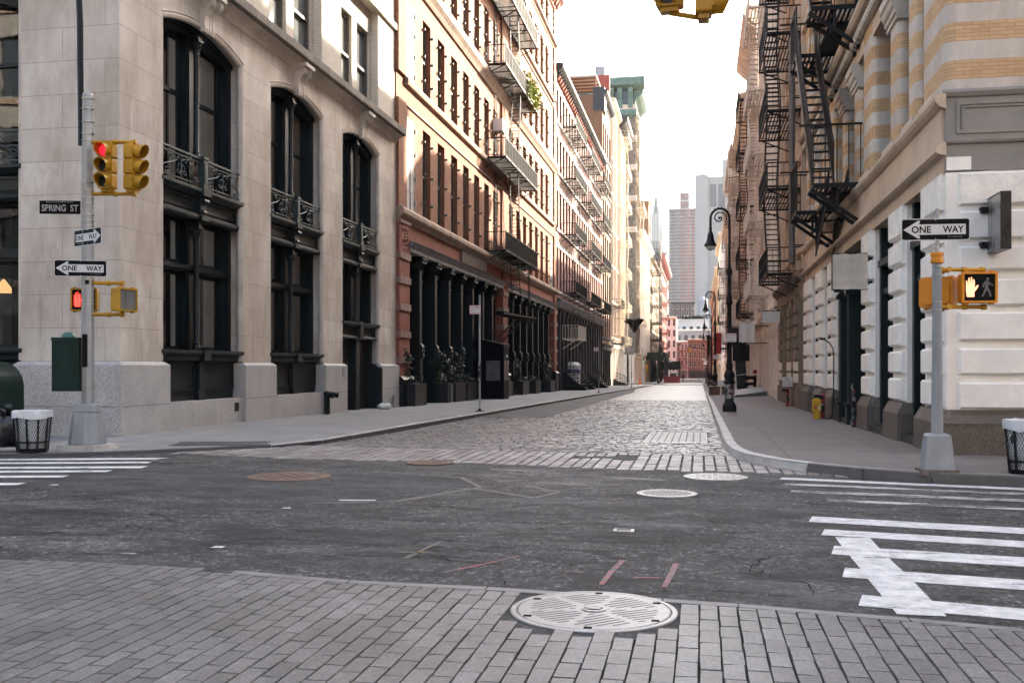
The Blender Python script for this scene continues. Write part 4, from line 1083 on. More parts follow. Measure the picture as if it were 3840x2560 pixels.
def iron_column(c):
    g = gz(c)+.14
    mb = MB(FL)
    mb.box(c-.2, c+.2, 2.5, 6.0, -1.0, 0); mb.box(c-.23, c+.23, g-.1, 2.5, -1.0, .03); mb.box(c-.27, c+.27, g-.1, .25, -1.0, .07)
    mb.box(c-.24, c+.24, 5.5, 5.56, -1.0, .03); mb.box(c-.25, c+.25, 1.05, 1.2, -1.0, .06)
    p = mb.build('column', M['ironcol'], b2)
    mb = MB(FL); mb.mold([(-.5,6.0),(.03,6.0),(.05,6.05),(.06,6.3),(.16,6.48),(.2,6.5),(.2,6.62),(-.5,6.62)], c-.3, c+.3)
    for k in (-.24,-.12,0,.12,.24):
        mb.path([(c+k,6.02,.04),(c+k*1.05,6.25,.08),(c+k*1.2,6.38,.17),(c+k*1.2,6.32,.21)], [.05,.055,.045,.03], 5)
    for k in (-.27,.27): mb.path([(c+k,6.5,.12),(c+k,6.5,.22)], .075, 8)
    mb.build('capital', M['ironcol'], p)
    mb = MB(FL); mb.mold([(0,1.95),(.12,2.0),(.15,2.1),(.1,2.35),(.13,2.5),(.08,2.62),(0,2.66)], c-.17, c+.17); mb.sphere((c,2.3,.11),.09,8,6)
    mb.build('cartouche', M['ironcol'], p)
for k in range(7):
    iron_column(44.15+2.69*k); iron_column(127.5-44.15-2.69*k)
d = MB(FL); d.box(44.9, 46.7, -.3, 2.35, -1.0, -.85)
for u0, u1 in ((45.0,45.75), (45.85,46.6)): d.box(u0, u1, .1, 2.2, -.85, -.82)
d.box(44.8, 46.8, 2.35, 2.5, -1.0, -.7); dd = d.build('door', plain('grey_double_door', (.055,.058,.062), .5), b2)
h = MB(FL); h.bar((45.85,.9,-.78),(45.85,1.25,-.78),.04); h.build('handle', M['steel'], dd)
# windows
def sash_window_mesh(fr0, w, h):
    m = MB(fr0); m.mi = 0
    sash(m, 0, w, 0, h, 0, .10, .10, mid=h*.5); m.box(.1, w-.1, h*.5, h*.5+.05, .02, .1)
    m.box(w*.5-.02, w*.5+.02, .1, h-.1, .01, .05)
    m.box(-.02, w+.02, -.16, 0, .0, .36)
    m.mi = 0
    for u in (-.05, w+.05):
        for v in (.18*h, .5*h, .86*h): m.box(u-.035, u+.035, v-.05, v+.05, .26, .46)
    return m
fr0 = lambda u, v, w: (w, u, v)
WM = {}
def place_window(root, fr, u, v, wdep, w, h, mats, key, pane=True, meshf=None):
    k = (key, round(w, 2), round(h, 2))
    if k not in WM:
        m = (meshf or sash_window_mesh)(AX[key[0]], w, h); o = m.build('window', mats[:1]); me = o.data; bpy.data.objects.remove(o)
        m = MB(AX[key[0]]); m.quad((.08,.08,.03),(w-.08,.08,.03),(w-.08,h-.08,.03),(.08,h-.08,.03)); o = m.build('pane', mats[1:2]); me2 = o.data; bpy.data.objects.remove(o)
        WM[k] = (me, me2)
    me, me2 = WM[k]
    o = place(me, 'window', root, fr(u, v, wdep))
    if pane:
        p = bpy.data.objects.new('pane', me2); COL.objects.link(p); p.parent = o
    return o
AX = {'L': lambda u, v, w: (w, u, v), 'R': lambda u, v, w: (-w, u, v), 'S': lambda u, v, w: (u, -w, v)}
M['pane_b2'] = glass('brick_building_glass', (.05,.06,.058), .5, .06)
for fi, (z0, z1) in enumerate(FLR):
    for i, c in enumerate(CEN):
        if i in (0, 15):
            m = MB(FL)
            for s in (0, 1):
                u0 = c-.66+s*.67; m.box(u0, u0+.65, z0+.06, z1, -.06, -.01)
                for k in range(6): m.box(u0+.02, u0+.63, z0+.1+k*(z1-z0-.2)/5-.015, z0+.1+k*(z1-z0-.2)/5+.015, -.01, .012)
                for uu in (u0+.02, u0+.6): m.box(uu, uu+.03, z0+.08, z1-.02, -.01, .01)
            for v in (.12, .38, .64, .9):
                for u in (c-.7, c+.7): m.box(u-.04, u+.04, z0+v*(z1-z0)-.08, z0+v*(z1-z0)+.08, -.02, .06)
            m.build('shutter', M['shutter'], b2)
        else:
            place_window(b2, FL, c-.67, z0, -.32, 1.34, z1-z0, [M['sash_green'], M['pane_b2']], 'Lb2')
m = MB(FL); m.box(51.7, 57.9, 7.2, 7.86, .02, .14); m.box(51.6, 58.0, 7.86, 7.92, .02, .2); m.build('sign_panel', plain('blank_tarnished_panel', (.10,.085,.075), .4, metal=.4, var=.4, sc=1.2, dirt=.5), b2)
ac = thing('air_conditioner', 'beige window air conditioner on brackets beside the fire escape', 'air conditioner', FL(60.4, 16.3, 0))
m = MB(FL); m.box(60.35, 61.25, 16.2, 16.95, -.05, .62); m.build('case', M['blind'], ac)
m = MB(FL); m.box(60.43, 61.17, 16.28, 16.87, .62, .63); m.build('grille', M['slot'], ac)
m = MB(FL); m.bar((60.4,15.9,0),(60.4,16.18,.55),.04); m.bar((61.2,15.9,0),(61.2,16.18,.55),.04); m.build('bracket', M['fe'], ac)
# its fire escape
LV = [8.52, 14.08, 19.6, 24.15, 28.9]
f2 = fire_escape(FL, 'long black fire escape with wide balconies on the orange brick building', 57.9, 69.6, 1.28, LV, M['fe'], stair=(64.3, 63.2, .5, 1.05), sp=.072, rail_sp=.13, rung=True, h=1.1, r=.011)
m = MB(FL); fe_stair(m, 65.2, 4.5, 63.6, 8.5, .45, 1.0, rung=True, rail=False, rise=.3); m.build('drop_ladder', M['fe'], f2)
m = MB(FL)
for u in (66.0, 66.5): m.bar((u,4.2,1.25),(u,9.9,1.25),.05)
m.bar((66,9.9,1.25),(66.5,9.9,1.25),.05)
fe_stair(m, 57.2, 4.75, 69, 5.0, .75, 1.3, rung=True, rail=False, rise=.01)
for i in range(38): u = 57.4+i*.3; m.box(u-.04, u+.04, 4.66, 4.86+.15*(u-57)/12, .75, 1.3)
m.bar((58.5,2.6,0),(63.5,4.8,1.0),.08); m.bar((60.5,2.6,0),(64.5,4.8,1.2),.07)
m.build('stowed_stair', M['fe'], f2)
m = MB(FL); m.bar((63.9, 8, .08), (63.9, 30, .08), .05); m.build('riser_pipe', M['fe'], f2)
for z in LV[:4]:
    m = MB(FL)
    m.bar((61.0, z, .1), (60.9, z+5.2, .1), .04); m.bar((60.6, z, .1), (60.5, z+5.2, .1), .04)
    for k in range(16): m.bar((60.6, z+.2+k*.32, .1), (61, z+.2+k*.32, .1), .025)
    m.build('wall_ladder', M['fe'], f2)
ev = thing('potted_evergreen', 'yellow green evergreens growing over the fire escape railing', 'plant', FL(66, 19.6, 1.0))
m = MB(W); pts = []
for i in range(7):
    u = 65.6+i*.6
    for k in range(5): pts.append((XL+1.22+random.uniform(-.1,.25), u+random.uniform(-.3,.3), 19.75+k*.32*(.6+.5*math.sin(i*1.7)**2)))
foliage(m, pts, 1300, .2, (.12,.16,.16)); 
m.build('foliage', M['evergreen'], ev)
m = MB(FL); m.box(65.2, 69.2, 19.62, 19.95, .75, 1.15); m.build('planter_box', M['black'], ev)
m = MB(W); foliage(m, [(XL+.8, 62.2+random.uniform(-.5,.5), 20.1+random.uniform(-.2,.3)) for _ in range(12)], 600, .18, (.15,.2,.18)); m.build('foliage', M['evergreen'], ev)

# ---------------------------------------------------- planters, booth and posts along the left pavement
M['planter'] = plain('black_brown_planter_wood', (.008,.0075,.0075), .55, var=.35, sc=3, dirt=.3)
pl_labels = ['first black planter box with low leaves and tall climbing ivy beside the brick pier', 'planter box with bushy ivy left of the narrow gap and metal shutter', 'wide black planter box under climbing ivy between iron columns', 'planter box standing just before the black entrance booth', 'first planter box beyond the black entrance booth', 'second planter box beyond the booth with leaves on top', 'third planter box beyond the booth between iron columns', 'last planter box with tall ivy before the far brick pier']
for i, (y0, y1, x1, tall, lab) in enumerate([(40.95,42.75,-11.95,1,0), (46.7,47.3,-12.0,2,1), (48.3,50.6,-12.0,2,2), (50.9,53.2,-12.0,1,3), (61.4,63.9,-12.0,0,4), (67.6,70.2,-12.0,1,5), (73.2,75.6,-12.0,0,6), (80.4,83.2,-12.0,2,7)]):
    g = gz(y0)+.13
    t = thing('planter', pl_labels[lab], 'planter', (-12.3, (y0+y1)/2, g), 0, 'planters in front of the iron colonnade')
    m = MB(W); m.box(x1-.75, x1, y0, y1, g, g+.92); m.box(x1-.78, x1+.03, y0-.03, y1+.03, g+.88, g+.96)
    m.box(x1-.002, x1+.02, y0, y0+.08, g, g+.88); m.box(x1-.002, x1+.02, y1-.08, y1, g, g+.88)
    m.build('box', M['planter'], t)
    pts = [(x1-.4+random.uniform(-.3,.35), random.uniform(y0,y1), g+1.02+random.uniform(0,.15)) for _ in range(16)]
    if tall:
        for _ in range(26*tall): pts.append((x1-.55+random.uniform(-.15,.15), random.uniform(y0,y0+(y1-y0)*(.45 if tall==1 else 1)), g+1.05+random.uniform(0,1.5 if tall==1 else 1.25)))
    m = MB(W); foliage(m, pts, 420+620*tall, .12, (.09,.09,.09)); m.build('foliage', M['ivy'], t)
gt = thing('metal_shutter', 'small ribbed metal shutter in the gap between two planters', 'shutter', (-12.2, 47.8, -.15))
m = MB(W)
for k in range(9): m.box(-12.15,-12.08,47.45,48.2,-.12+k*.1,-.05+k*.1)
m.build('slats', M['galv'], gt)
bt = thing('entrance_booth', 'black canvas entrance booth with clear vinyl windows on the left pavement', 'booth', (-11.7, 55.7, -.23))
m = MB(W); Y0, Y1, X0, X1, g = 54.9, 56.4, -12.55, -10.84, -.23
m.quad((X0,Y0,g),(X1,Y0,g),(X1,Y0,.82),(X0,Y0,.82)); m.quad((X0,Y0,1.95),(X1,Y0,1.95),(X1,Y0,2.86),(X0,Y0,3.25)); m.quad((X0,Y0,.82),(-11.85,Y0,.82),(-11.85,Y0,1.95),(X0,Y0,1.95)); m.quad((-11.05,Y0,.82),(X1,Y0,.82),(X1,Y0,1.95),(-11.05,Y0,1.95))
m.quad((X1,Y0,g),(X1,Y1,g),(X1,Y1,.82),(X1,Y0,.82)); m.quad((X1,Y0,1.95),(X1,Y1,1.95),(X1,Y1,2.86),(X1,Y0,2.86))
for a in (0,.68,1.38): m.quad((X1,Y0+a,.82),(X1,Y0+a+.12,.82),(X1,Y0+a+.12,1.95),(X1,Y0+a,1.95))
m.quad((X0,Y0,3.25),(X1,Y0,2.86),(X1,Y1,2.86),(X0,Y1,3.25)); m.quad((X0,Y1,g),(X1,Y1,g),(X1,Y1,2.86),(X0,Y1,3.25)); m.quad((X0+.02,Y0+.05,g),(X0+.02,Y1,g),(X0+.02,Y1,3.2),(X0+.02,Y0+.05,3.2))
m.build('canopy', plain('black_awning_canvas', (.004,.004,.005), .8, var=.3, sc=1, spec=.1), bt)
m = MB(W); m.quad((-11.85,Y0-.01,.82),(-11.05,Y0-.01,.82),(-11.05,Y0-.01,1.95),(-11.85,Y0-.01,1.95)); m.quad((X1+.01,Y0+.12,.82),(X1+.01,Y0+.68,.82),(X1+.01,Y0+.68,1.95),(X1+.01,Y0+.12,1.95)); m.quad((X1+.01,Y0+.8,.82),(X1+.01,Y0+1.38,.82),(X1+.01,Y0+1.38,1.95),(X1+.01,Y0+.8,1.95))
m.build('window', plain('cloudy_clear_vinyl', (.10,.10,.105), .2, var=.35, sc=4), bt)
m = MB(W); m.box(X1+.005, X1+.012, Y0+.75, Y0+1.05, 2.15, 2.27); m.build('number_plate', M['signwhite'], bt)
# ================================================================== RIGHT SIDE: WHITE AND TAN CORNER BUILDING
M['white_paint'] = plain('white_painted_stone', (.82,.79,.74), .75, var=.12, sc=1.2, bump=.25, dirt=.18, bsc=26, spec=.3)
M['white_rough'] = plain('rough_white_painted_stone', (.80,.765,.71), .85, var=.15, sc=3, bump=1.0, bsc=9, spec=.25)
M['tan_stone'] = plain('tan_stone_beam', (.52,.41,.31), .8, var=.22, sc=1.0, bump=.12, dirt=.3, bsc=30, spec=.3)
M['grey_paint'] = plain('grey_painted_stone', (.235,.22,.20), .75, var=.15, sc=1.2, bump=.12, dirt=.25, bsc=20)
M['green_paint'] = plain('bottle_green_paint', (.004,.0115,.0125), .42, var=.3, sc=3, bump=.05, spec=.3)
def banded():
    t = NT('banded_brick_and_stone')
    v = t.facade_vec(); sp = t.node('ShaderNodeSeparateXYZ', i={0: t.pos()})
    br = t.node('ShaderNodeTexBrick', i={'Vector': t.vec(v=v, loc=(0,-.055,0)), 'Color1': (.60,.40,.225), 'Color2': (.50,.325,.18), 'Mortar': (.30,.20,.12), 'Scale': 1.0, 'Mortar Size': .004, 'Mortar Smooth': .1, 'Brick Width': .27, 'Row Height': .0637})
    st = t.noise(t.vec(1,1,.4), 1.4, 7, .68)
    stone = t.ramp(st, [(.3, (.38,.335,.295)), (.68, (.60,.55,.49))])
    k = t.math('FRACT', t.math('DIVIDE', t.math('SUBTRACT', sp.outputs[2], 6.42), .6366))
    m = t.math('LESS_THAN', k, .5)
    n = t.noise(t.pos(), .8, 6, .65)
    bc = t.mix(t.ramp(n, [(.35, .3), (.62, 0.0)]), br.outputs[0], (.27,.17,.10))
    t.set(color=t.mix(m, stone, bc), rough=.8, spec=.3)
    e = t.math('LESS_THAN', t.math('ABSOLUTE', t.math('SUBTRACT', k, .5)), .008)
    t.bump(t.math('SUBTRACT', t.math('MULTIPLY', m, t.math('MULTIPLY', br.outputs[1], -1.0)), e), .5, .012); return t.m
M['banded'] = banded()
r1 = thing('corner_building', 'white and tan corner building with rusticated piers and banded brick above', 'building', (XR, 17.8, 0))
RP = [(17.8,19.4), (21.1,22.55), (24.8,26.2), (31.5,33.0), (34.5,36.4), (38.1,40.35)]
SR = FS(17.8)
def cap_block(m, u0, u1, z0, z1, wb, w0, w1, rr):
    m.add([(u0,z0,wb),(u1,z0,wb),(u1,z1,wb),(u0,z1,wb),(u0,z0,w0),(u1,z0,w0),(u1,z1,w0),(u0,z1,w0),(u0+rr,z0+rr,w1),(u1-rr,z0+rr,w1),(u1-rr,z1-rr,w1),(u0+rr,z1-rr,w1)],
          [(0,1,5,4),(1,2,6,5),(2,3,7,6),(3,0,4,7),(4,5,9,8),(5,6,10,9),(6,7,11,10),(7,4,8,11),(8,9,10,11)])
def rust_pier(a, b, i):
    m = MB(FR); m.box(a, b, -.5, 4.86, -.75, -.03 if i else -.02)
    p = m.build('pier', M['white_paint'], r1)
    for k in range(7):
        z0 = .915+.556*k; z1 = z0+.45 if k < 6 else 4.86
        m = MB(FR); rr = .035; u0, u1 = a+.09, b-(.06 if i else .10)
        cap_block(m, u0, u1, z0, z1, -.05, .045, .09, rr)
        m.build('stone_block', M['white_paint'] if k < 6 else M['white_rough'], p)
    m = MB(FR); g = -.6
    if i == 0: a += .06
    m.box(a-.1, b+.08, g, .66, -.85, .17); m.hexa([(a-.1,.66,-.85),(b+.08,.66,-.85),(b,.88,-.8),(a,.88,-.8),(a-.1,.66,.17),(b+.08,.66,.17),(b,.88,.06),(a,.88,.06)])
    m.build('pier_base', M['granite_brown'], p)
for i, (a, b) in enumerate(RP): rust_pier(a, b, i)
# side street face
m = MB(SR); m.box(4.06, 30, .6, 4.88, -.8, -.03); m.build('side_wall', M['white_paint'], r1)
ROWS = [(.90,1.34), (1.47,1.91), (2.04,2.51), (2.62,3.06), (3.21,3.61), (3.73,4.2), (4.3,4.84)]
for k, (z0, z1) in enumerate(ROWS):
    for j in range(3):
        u0 = 4.26 if j == 0 else 4.26+j*5.6; u1 = 4.26+(j+1)*5.6-.1
        m = MB(SR); rr = .03
        cap_block(m, u0, u1, z0, z1, -.05, .03, .07, rr)
        m.build('stone_block', M['white_paint'] if k < 6 else M['white_rough'], r1)
m = MB(SR); m.box(3.98, 30, -.3, .60, -.8, .13); m.mold([(-.5,.6),(.13,.6),(.14,.66),(.07,.74),(.02,.80),(.0,.88),(-.5,.88)], 3.99, 30); m.build('side_base', M['granite_brown'], r1)
m = MB(SR); m.box(4.05, 30, 4.88, 5.40, -.5, .0); m.mold([(0,5.33),(.05,5.34),(.07,5.38),(.0,5.42)], 4.06, 30)
m.box(4.05, 30, 5.40, 6.12, -.5, .02); m.mold([(.0,6.1),(.05,6.12),(.09,6.19),(.07,6.24),(0,6.24)], 4.0, 30)
for q in ((4.22,12,5.98,6.04), (4.22,12,5.50,5.55), (4.22,4.27,5.55,5.98), (4.30,12,5.93,5.955), (4.30,4.325,5.57,5.93)): m.box(*q, .02, .045)
m.build('side_frieze', M['grey_paint'], r1)
m = MB(SR); m.box(4.07, 4.46, 4.90, 5.12, .0, .006); m.build('paint_patch', M['white_paint'], r1)
# street face beam, frieze, ledges
m = MB(FR); m.box(17.83, 40.5, 4.86, 5.18, -.6, .02); m.build('beam', M['tan_stone'], r1)
m = MB(FR); m.mold([(0,5.14),(.12,5.16),(.17,5.2),(.17,5.28),(.1,5.34),(0,5.36)], 17.71, 40.55); m.box(17.84, 40.5, 5.18, 6.05, -.6, .05)
m.mold([(0,5.92),(.1,5.96),(.16,6.02),(.19,6.08),(.19,6.16),(.05,6.2),(0,6.22)], 17.72, 40.5); m.build('frieze', M['tan_stone'], r1)
UP = [(17.8,19.43,0), (20.1,20.9,0), (22.15,23.1,1), (25.0,26.4,0), (27.4,28.3,1), (29.75,30.6,1), (32.1,33.5,0), (34.6,35.5,1), (36.9,37.8,1), (38.9,40.4,0)]
def rounded(m, u0, u1, v0, v1, w0, w1, r, fr, far=True):
    pts = [(u0, w0)] + ([(u0+r-r*math.cos(t), w1-r+r*math.sin(t)) for t in [k*PI/10 for k in range(6)]] if far else [(u0, w1)])
    pts += [(u1-r+r*math.sin(t), w1-r+r*math.cos(t)) for t in [k*PI/10 for k in range(6)]] + [(u1, w0)]
    m.fr = fr; m.prism([(u, w) for u, w in pts], v0, v1, axis=1)
for i, (a, b, cap) in enumerate(UP):
    m = MB(); w1 = -.05 if cap else .0
    if i == 0:
        # rounded corner mass turning into the side street
        r = .17; pts = [(a+1.63, -.9), (a+1.63, 0)] + [(a+r-r*math.sin(t), -r+r*math.cos(t)) for t in [k*PI/12 for k in range(7)]] + [(a, -26), (a+.6, -26), (a+.6, -.9)]
        m.fr = FR; m.prism(pts, 6.2, 30, axis=1)
    else: rounded(m, a, b, 6.33, 9.0 if cap else 30, -.9, w1, .16, FR)
    p = m.build('upper_pier', M['banded'], r1)
    if cap:
        m = MB(FR); m.mold([(w1,8.92),(w1+.04,8.94),(w1+.04,9.02),(w1+.08,9.05),(w1+.08,9.14),(w1+.13,9.2),(w1+.16,9.32),(w1+.2,9.36),(w1+.2,9.54),(-.9,9.54),(-.9,8.92)], a-.1, b+.12); m.build('capital', M['lime_plain'], p)
    m = MB(FR); m.box(a-.12, b+.1, 6.2, 6.34, -.9, .1) if i else m.box(a+.6, b+.1, 6.2, 6.34, -.9, .08)
    m.build('sill', M['lime_plain'], p)
m = MB(FR); m.box(17.9, 40.4, 9.52, 9.9, -.9, -.02); m.box(17.9, 40.4, 9.9, 10.5, -.9, -.05); m.mold([(-.1,10.2),(.2,10.28),(.26,10.38),(.26,10.5),(-.1,10.55)], 19.43, 40.4); m.build('lintel', M['tan_stone'], r1)
m = MB(FR); n = 200
for i in range(n):
    u0 = 19.5+20.9*i/n; rr = .12+.025*math.sin(i*2.1)
    m.path([(u0, 10.05, .04), (u0+.06, 10.05, .04), (u0+.1045, 10.05, .04)], [rr*.85, rr*1.05, rr*.85], 8, caps=False)
m.build('rope_moulding', M['lime_plain'], r1, smooth=True)
# upper windows behind piers
for (a0, b0, _), (a1, b1, _) in zip(UP[:-1], UP[1:]):
    for z0, z1 in ((6.3,9.52), (10.55,14.2), (14.9,18.3)):
        m = MB(FR); sash(m, b0+.02, a1-.02, z0, z1, -.72, .1, .1, mid=(z0+z1)/2); wd = m.build('window', M['green_paint'], r1)
        m = MB(FR); m.quad((b0,z0,-.7),(a1,z0,-.7),(a1,z1,-.7),(b0,z1,-.7)); m.build('pane', M['pane'], wd)
m = MB(FR)
for z in (14.2, 18.3, 22.2, 26.2): m.box(18.4, 40.4, z, z+.7, -.8, -.08); m.mold([(-.1,z+.3),(.15,z+.4),(.15,z+.55),(-.1,z+.6)], 19.43, 40.4)
m.build('upper_band', M['tan_stone'], r1)
m = MB(W); m.box(4.9, 30, 18.7, 40.4, -.5, 30); m.build('body', M['tan_stone'], r1)
# green timber shopfronts and steps between the piers
GF = lambda u, v, w: (XR-w-.33, u, v)
def green_front(a, b, cols):
    m = MB(GF); m.box(a, b, -.5, 4.86, -1.1, -.62); g = m.build('shopfront', M['green_paint'], r1)
    m = MB(GF)
    for u in (a, b-.2): m.box(u, u+.2, -.4, 4.86, -.64, -.46)
    m.box(a, b, 3.95, 4.1, -.64, -.42); m.box(a, b, 3.3, 3.42, -.64, -.5)
    if b-a < 2.2: m.box(a+.2, b-.2, -.3, .55, -.64, -.56); m.box((a+b)/2-.04, (a+b)/2+.04, .1, 3.9, -.64, -.54)
    m.build('door_frame', M['green_paint'], g)
    for u in cols:
        m = MB(GF); m.box(u-.2, u+.2, .0, .55, -.6, -.14); m.box(u-.24, u+.24, .55, .62, -.6, -.1); m.box(u-.16, u+.16, .62, 3.55, -.6, -.2)
        m.mold([(-.6,3.5),(-.12,3.52),(-.1,3.62),(-.16,3.7),(-.6,3.7)], u-.22, u+.22)
        for s in (-.16, .16): m.path([(u+s,3.85,-.36),(u+s,3.85,-.06)], .12, 9)
        m.box(u-.26, u+.26, 3.95, 4.12, -.6, -.06)
        for k in range(44):
            for s in (-.15, .15): m.sphere((u+s, .7+k*.064, -.19), .026, 5, 3)
        m.build('column', M['green_paint'], g, smooth=False)
    m = MB(GF); m.quad((a+.2,.6,-.61),(b-.2,.6,-.61),(b-.2,3.2,-.61),(a+.2,3.2,-.61)); m.quad((a+.2,4.12,-.61),(b-.2,4.12,-.61),(b-.2,4.8,-.61),(a+.2,4.8,-.61)); m.build('pane', M['pane'], g)
    m = MB(GF); m.box(a-.05, b+.05, -.5, gz(a)+.14+.17, -.9, -.35); m.box(a-.05, b+.05, -.5, gz(a)+.14+.12, -.5, -.21); m.build('door_step', plain('black_ribbed_step', (.05,.045,.042), .5, metal=.3, var=.3, sc=9) if 'black_ribbed_step' not in bpy.data.materials else bpy.data.materials['black_ribbed_step'], g)
green_front(19.4, 21.1, []); green_front(22.55, 24.8, []); green_front(26.2, 31.5, [28.0, 29.6]); green_front(33.0, 34.5, []); green_front(36.4, 38.1, [])

# fire escape on the corner building: two long balconies joined by a doubled-back stair
def corner_fe():
    t = thing('fire_escape', 'heavy black fire escape with open stairs on the banded brick corner building', 'fire escape', FR(26.4, 6.2, 0))
    for lv, z in enumerate((6.25, 10.95, 15.65)):
        u0, u1 = 26.45+.5*min(lv, 1), 32.8
        m = MB(FR)
        for a, b in ((u0, u0+1.3), (u1-1.8, u1)):
            for i in range(10): w = .06+1.1*i/9; m.box(a, b, z-.015, z+.015, w-.034, w+.034)
            for u in (a, b): m.box(u-.035, u+.035, z-.08, z+.03, .0, 1.2)
        n = int((u1-1.8-u0-1.3)/.17)
        for i in range(1, n): u = u0+1.3+(u1-1.8-u0-1.3)*i/n; m.box(u-.058, u+.058, z-.015, z+.015, .03, .60)
        for w in (.03, .60, 1.18): m.box(u0, u1 if w < 1 else u0+1.3, z-.08, z+.03, w-.03, w+.03)
        m.box(u1-1.8, u1, z-.08, z+.03, 1.15, 1.21)
        p = m.build('platform', M['fe'], t)
        m = MB(FR)
        for a, b in ((u0, u0+.05), (u1-.05, u1)):
            m.box(a, b, z+1.50, z+1.55, .0, 1.55)
            for k in range(5): w = .04+k*.29; m.box(a+.01, b-.01, z, z+1.5, w-.012, w+.012)
        fe_rail(m, u1-1.8, u1, z, .0, 1.2, 1.5, .2, .012, ends=False)
        m.build('railing', M['fe'], p)
        for u in (u0+.1, u0+.72, u1-1.5, u1-.5):
            m = MB(FR); m.bar((u, z-.1, 1.25), (u, z-1.0, .0), .10, .09); m.bar((u, z-.5, .60), (u, z-.1, .60), .07); m.box(u-.09, u+.09, z-1.1, z-.9, -.02, .06); m.build('bracket', M['fe'], p)
    for z, ua in ((6.25, 26.75), (10.95, 27.2)):
        m = MB(FR); fe_stair(m, ua, z, 31.1, z+4.7, .66, 1.2, rise=.262, side=.24, rh=1.05, tread=.16, pick=.12); m.build('stair', M['fe'], t)
    m = MB(FR); fe_stair(m, 31.4, 5.0, 28.3, 6.25, .1, .6, rise=.25, side=.12, rh=.7, pick=.16); m.build('drop_stair', M['fe'], t)
    return t
corner_fe()

# ================================================================== OTHER RIGHT-HAND BUILDINGS
def sash_far(fr0, w, h):
    m = MB(fr0); f = .09
    m.box(0, f, 0, h, 0, .08); m.box(w-f, w, 0, h, 0, .08); m.box(f, w-f, 0, f, 0, .08); m.box(f, w-f, h-f, h, 0, .08); m.box(f, w-f, h*.5-.04, h*.5+.04, 0, .1); m.box(-.08, w+.08, -.16, 0, 0, .32)
    return m
CORN = [(0,0), (.12,.05), (.16,.25), (.3,.4), (.55,.6), (.7,.75), (.7,1.0), (.6,1.1), (0,1.15)]
def row_building(side, name, label, u0, u1, H, rows, ncol, wallm, trimm, framem, back=22, z0=5.0, shop=None, cols=True, cornm=None, wfrac=.5, pilaster=0.0, shade=None, colw=.3, ground=None, arch=False, cornk=1.0, wmax=400):
    fr = FL if side == 'L' else FR
    key = side
    t = thing(name, label, 'building', fr(u0, gz(u0), 0))
    bay = (u1-u0)/ncol; ww = bay*wfrac
    holes = []
    for a, b in rows:
        for i in range(ncol):
            c = u0+bay*(i+.5); holes.append((c-ww/2, c+ww/2, a, b))
    m = MB(fr); m.wall(u0, u1, z0, H, holes, .3)
    m.fr = W
    xs = (XL-back, XL-.6) if side == 'L' else (XR+.6, XR+back)
    m.box(xs[0], xs[1], u0+.02, u1-.02, -3, H-.05)
    xw = (XL-.6, XL) if side == 'L' else (XR, XR+.6)
    m.box(xw[0], xw[1]-.02 if side == 'L' else xw[1], u0+.01, u0+.3, z0, H-.05) if side == 'L' else m.box(xw[0]+.02, xw[1], u0+.01, u0+.3, z0, H-.05)
    m.box(xw[0]+.03, xw[1]-.03, u1-.3, u1-.01, z0, H-.05); m.box(xw[0], xw[1]-.04 if side == 'L' else xw[1], u0+.02, u1-.02, H-.1, H-.04)
    m.build('wall', wallm, t)
    if pilaster:
        m = MB(fr)
        for i in range(ncol+1): c = u0+bay*i; m.box(max(u0,c-colw/2), min(u1,c+colw/2), z0, H, -.1, pilaster)
        m.build('pilasters' if False else 'pilaster_order', trimm, t)
    m = MB(fr); k = cornk
    m.mold([(w*k, H-.55+v*k) for w, v in CORN], u0+.02, u1-.02)
    for i in range(int((u1-u0)/.9)): u = u0+.3+i*.9; m.mold([(w*k*.8, H-.75+v*k*.8) for w, v in CORN[:6]]+[(0,H-.2)], u, u+.3)
    m.build('cornice', cornm or trimm, t)
    m = MB(fr)
    for a, b in rows: m.mold([(0,a-.35),(.1,a-.3),(.16,a-.2),(.16,a-.08),(0,a-.02)], u0+.03, u1-.03)
    m.build('string_course', trimm, t)
    # street storey
    if shop:
        m = MB(fr); m.box(u0+.02, u1-.02, -3, z0, -1.3, -.9); sf = m.build('shopfront', shop, t)
        m = MB(fr); m.mold([(-1,z0-.75),(.1,z0-.75),(.14,z0-.3),(.35,z0-.1),(.4,z0+.05),(0,z0+.15),(-1,z0+.1)], u0, u1); m.build('shop_cornice', trimm if ground is None else ground, t)
        n = max(2, int((u1-u0)/2.6)); st = (u1-u0)/n
        for i in range(n+1):
            c = min(max(u0+st*i, u0+.25), u1-.25)
            m = MB(fr); g = gz(c)+(.14 if side == 'L' else .1); m.box(c-.22, c+.22, -3, z0-.75, -.9, .05); m.box(c-.29, c+.29, -3, g+.9, -.9, .12); m.mold([(-.5,z0-1.3),(.08,z0-1.25),(.2,z0-.85),(.2,z0-.75),(-.5,z0-.75)], c-.3, c+.3); m.build('column', ground or trimm, t)
        m = MB(fr)
        for i in range(n): a = u0+st*i+.3; b = u0+st*(i+1)-.3; m.box(a, b, z0-1.9, z0-1.75, -.95, -.8); m.box((a+b)/2-.06, (a+b)/2+.06, -2.5, z0-.8, -.95, -.8)
        m.build('shop_frame', shop, sf)
        m = MB(fr)
        for i in range(n): a = u0+st*i+.3; b = u0+st*(i+1)-.3; m.quad((a,gz(a)+.8,-.89),(b,gz(a)+.8,-.89),(b,z0-.8,-.89),(a,z0-.8,-.89))
        m.build('pane', M['pane_far'], sf)
    cnt = 0
    for h in holes:
        if cnt >= wmax: break
        place_window(t, fr, h[0], h[2], -.28, h[1]-h[0], h[3]-h[2], [framem, M['pane_far']], side+'far'+framem.name, meshf=sash_far); cnt += 1
    return t
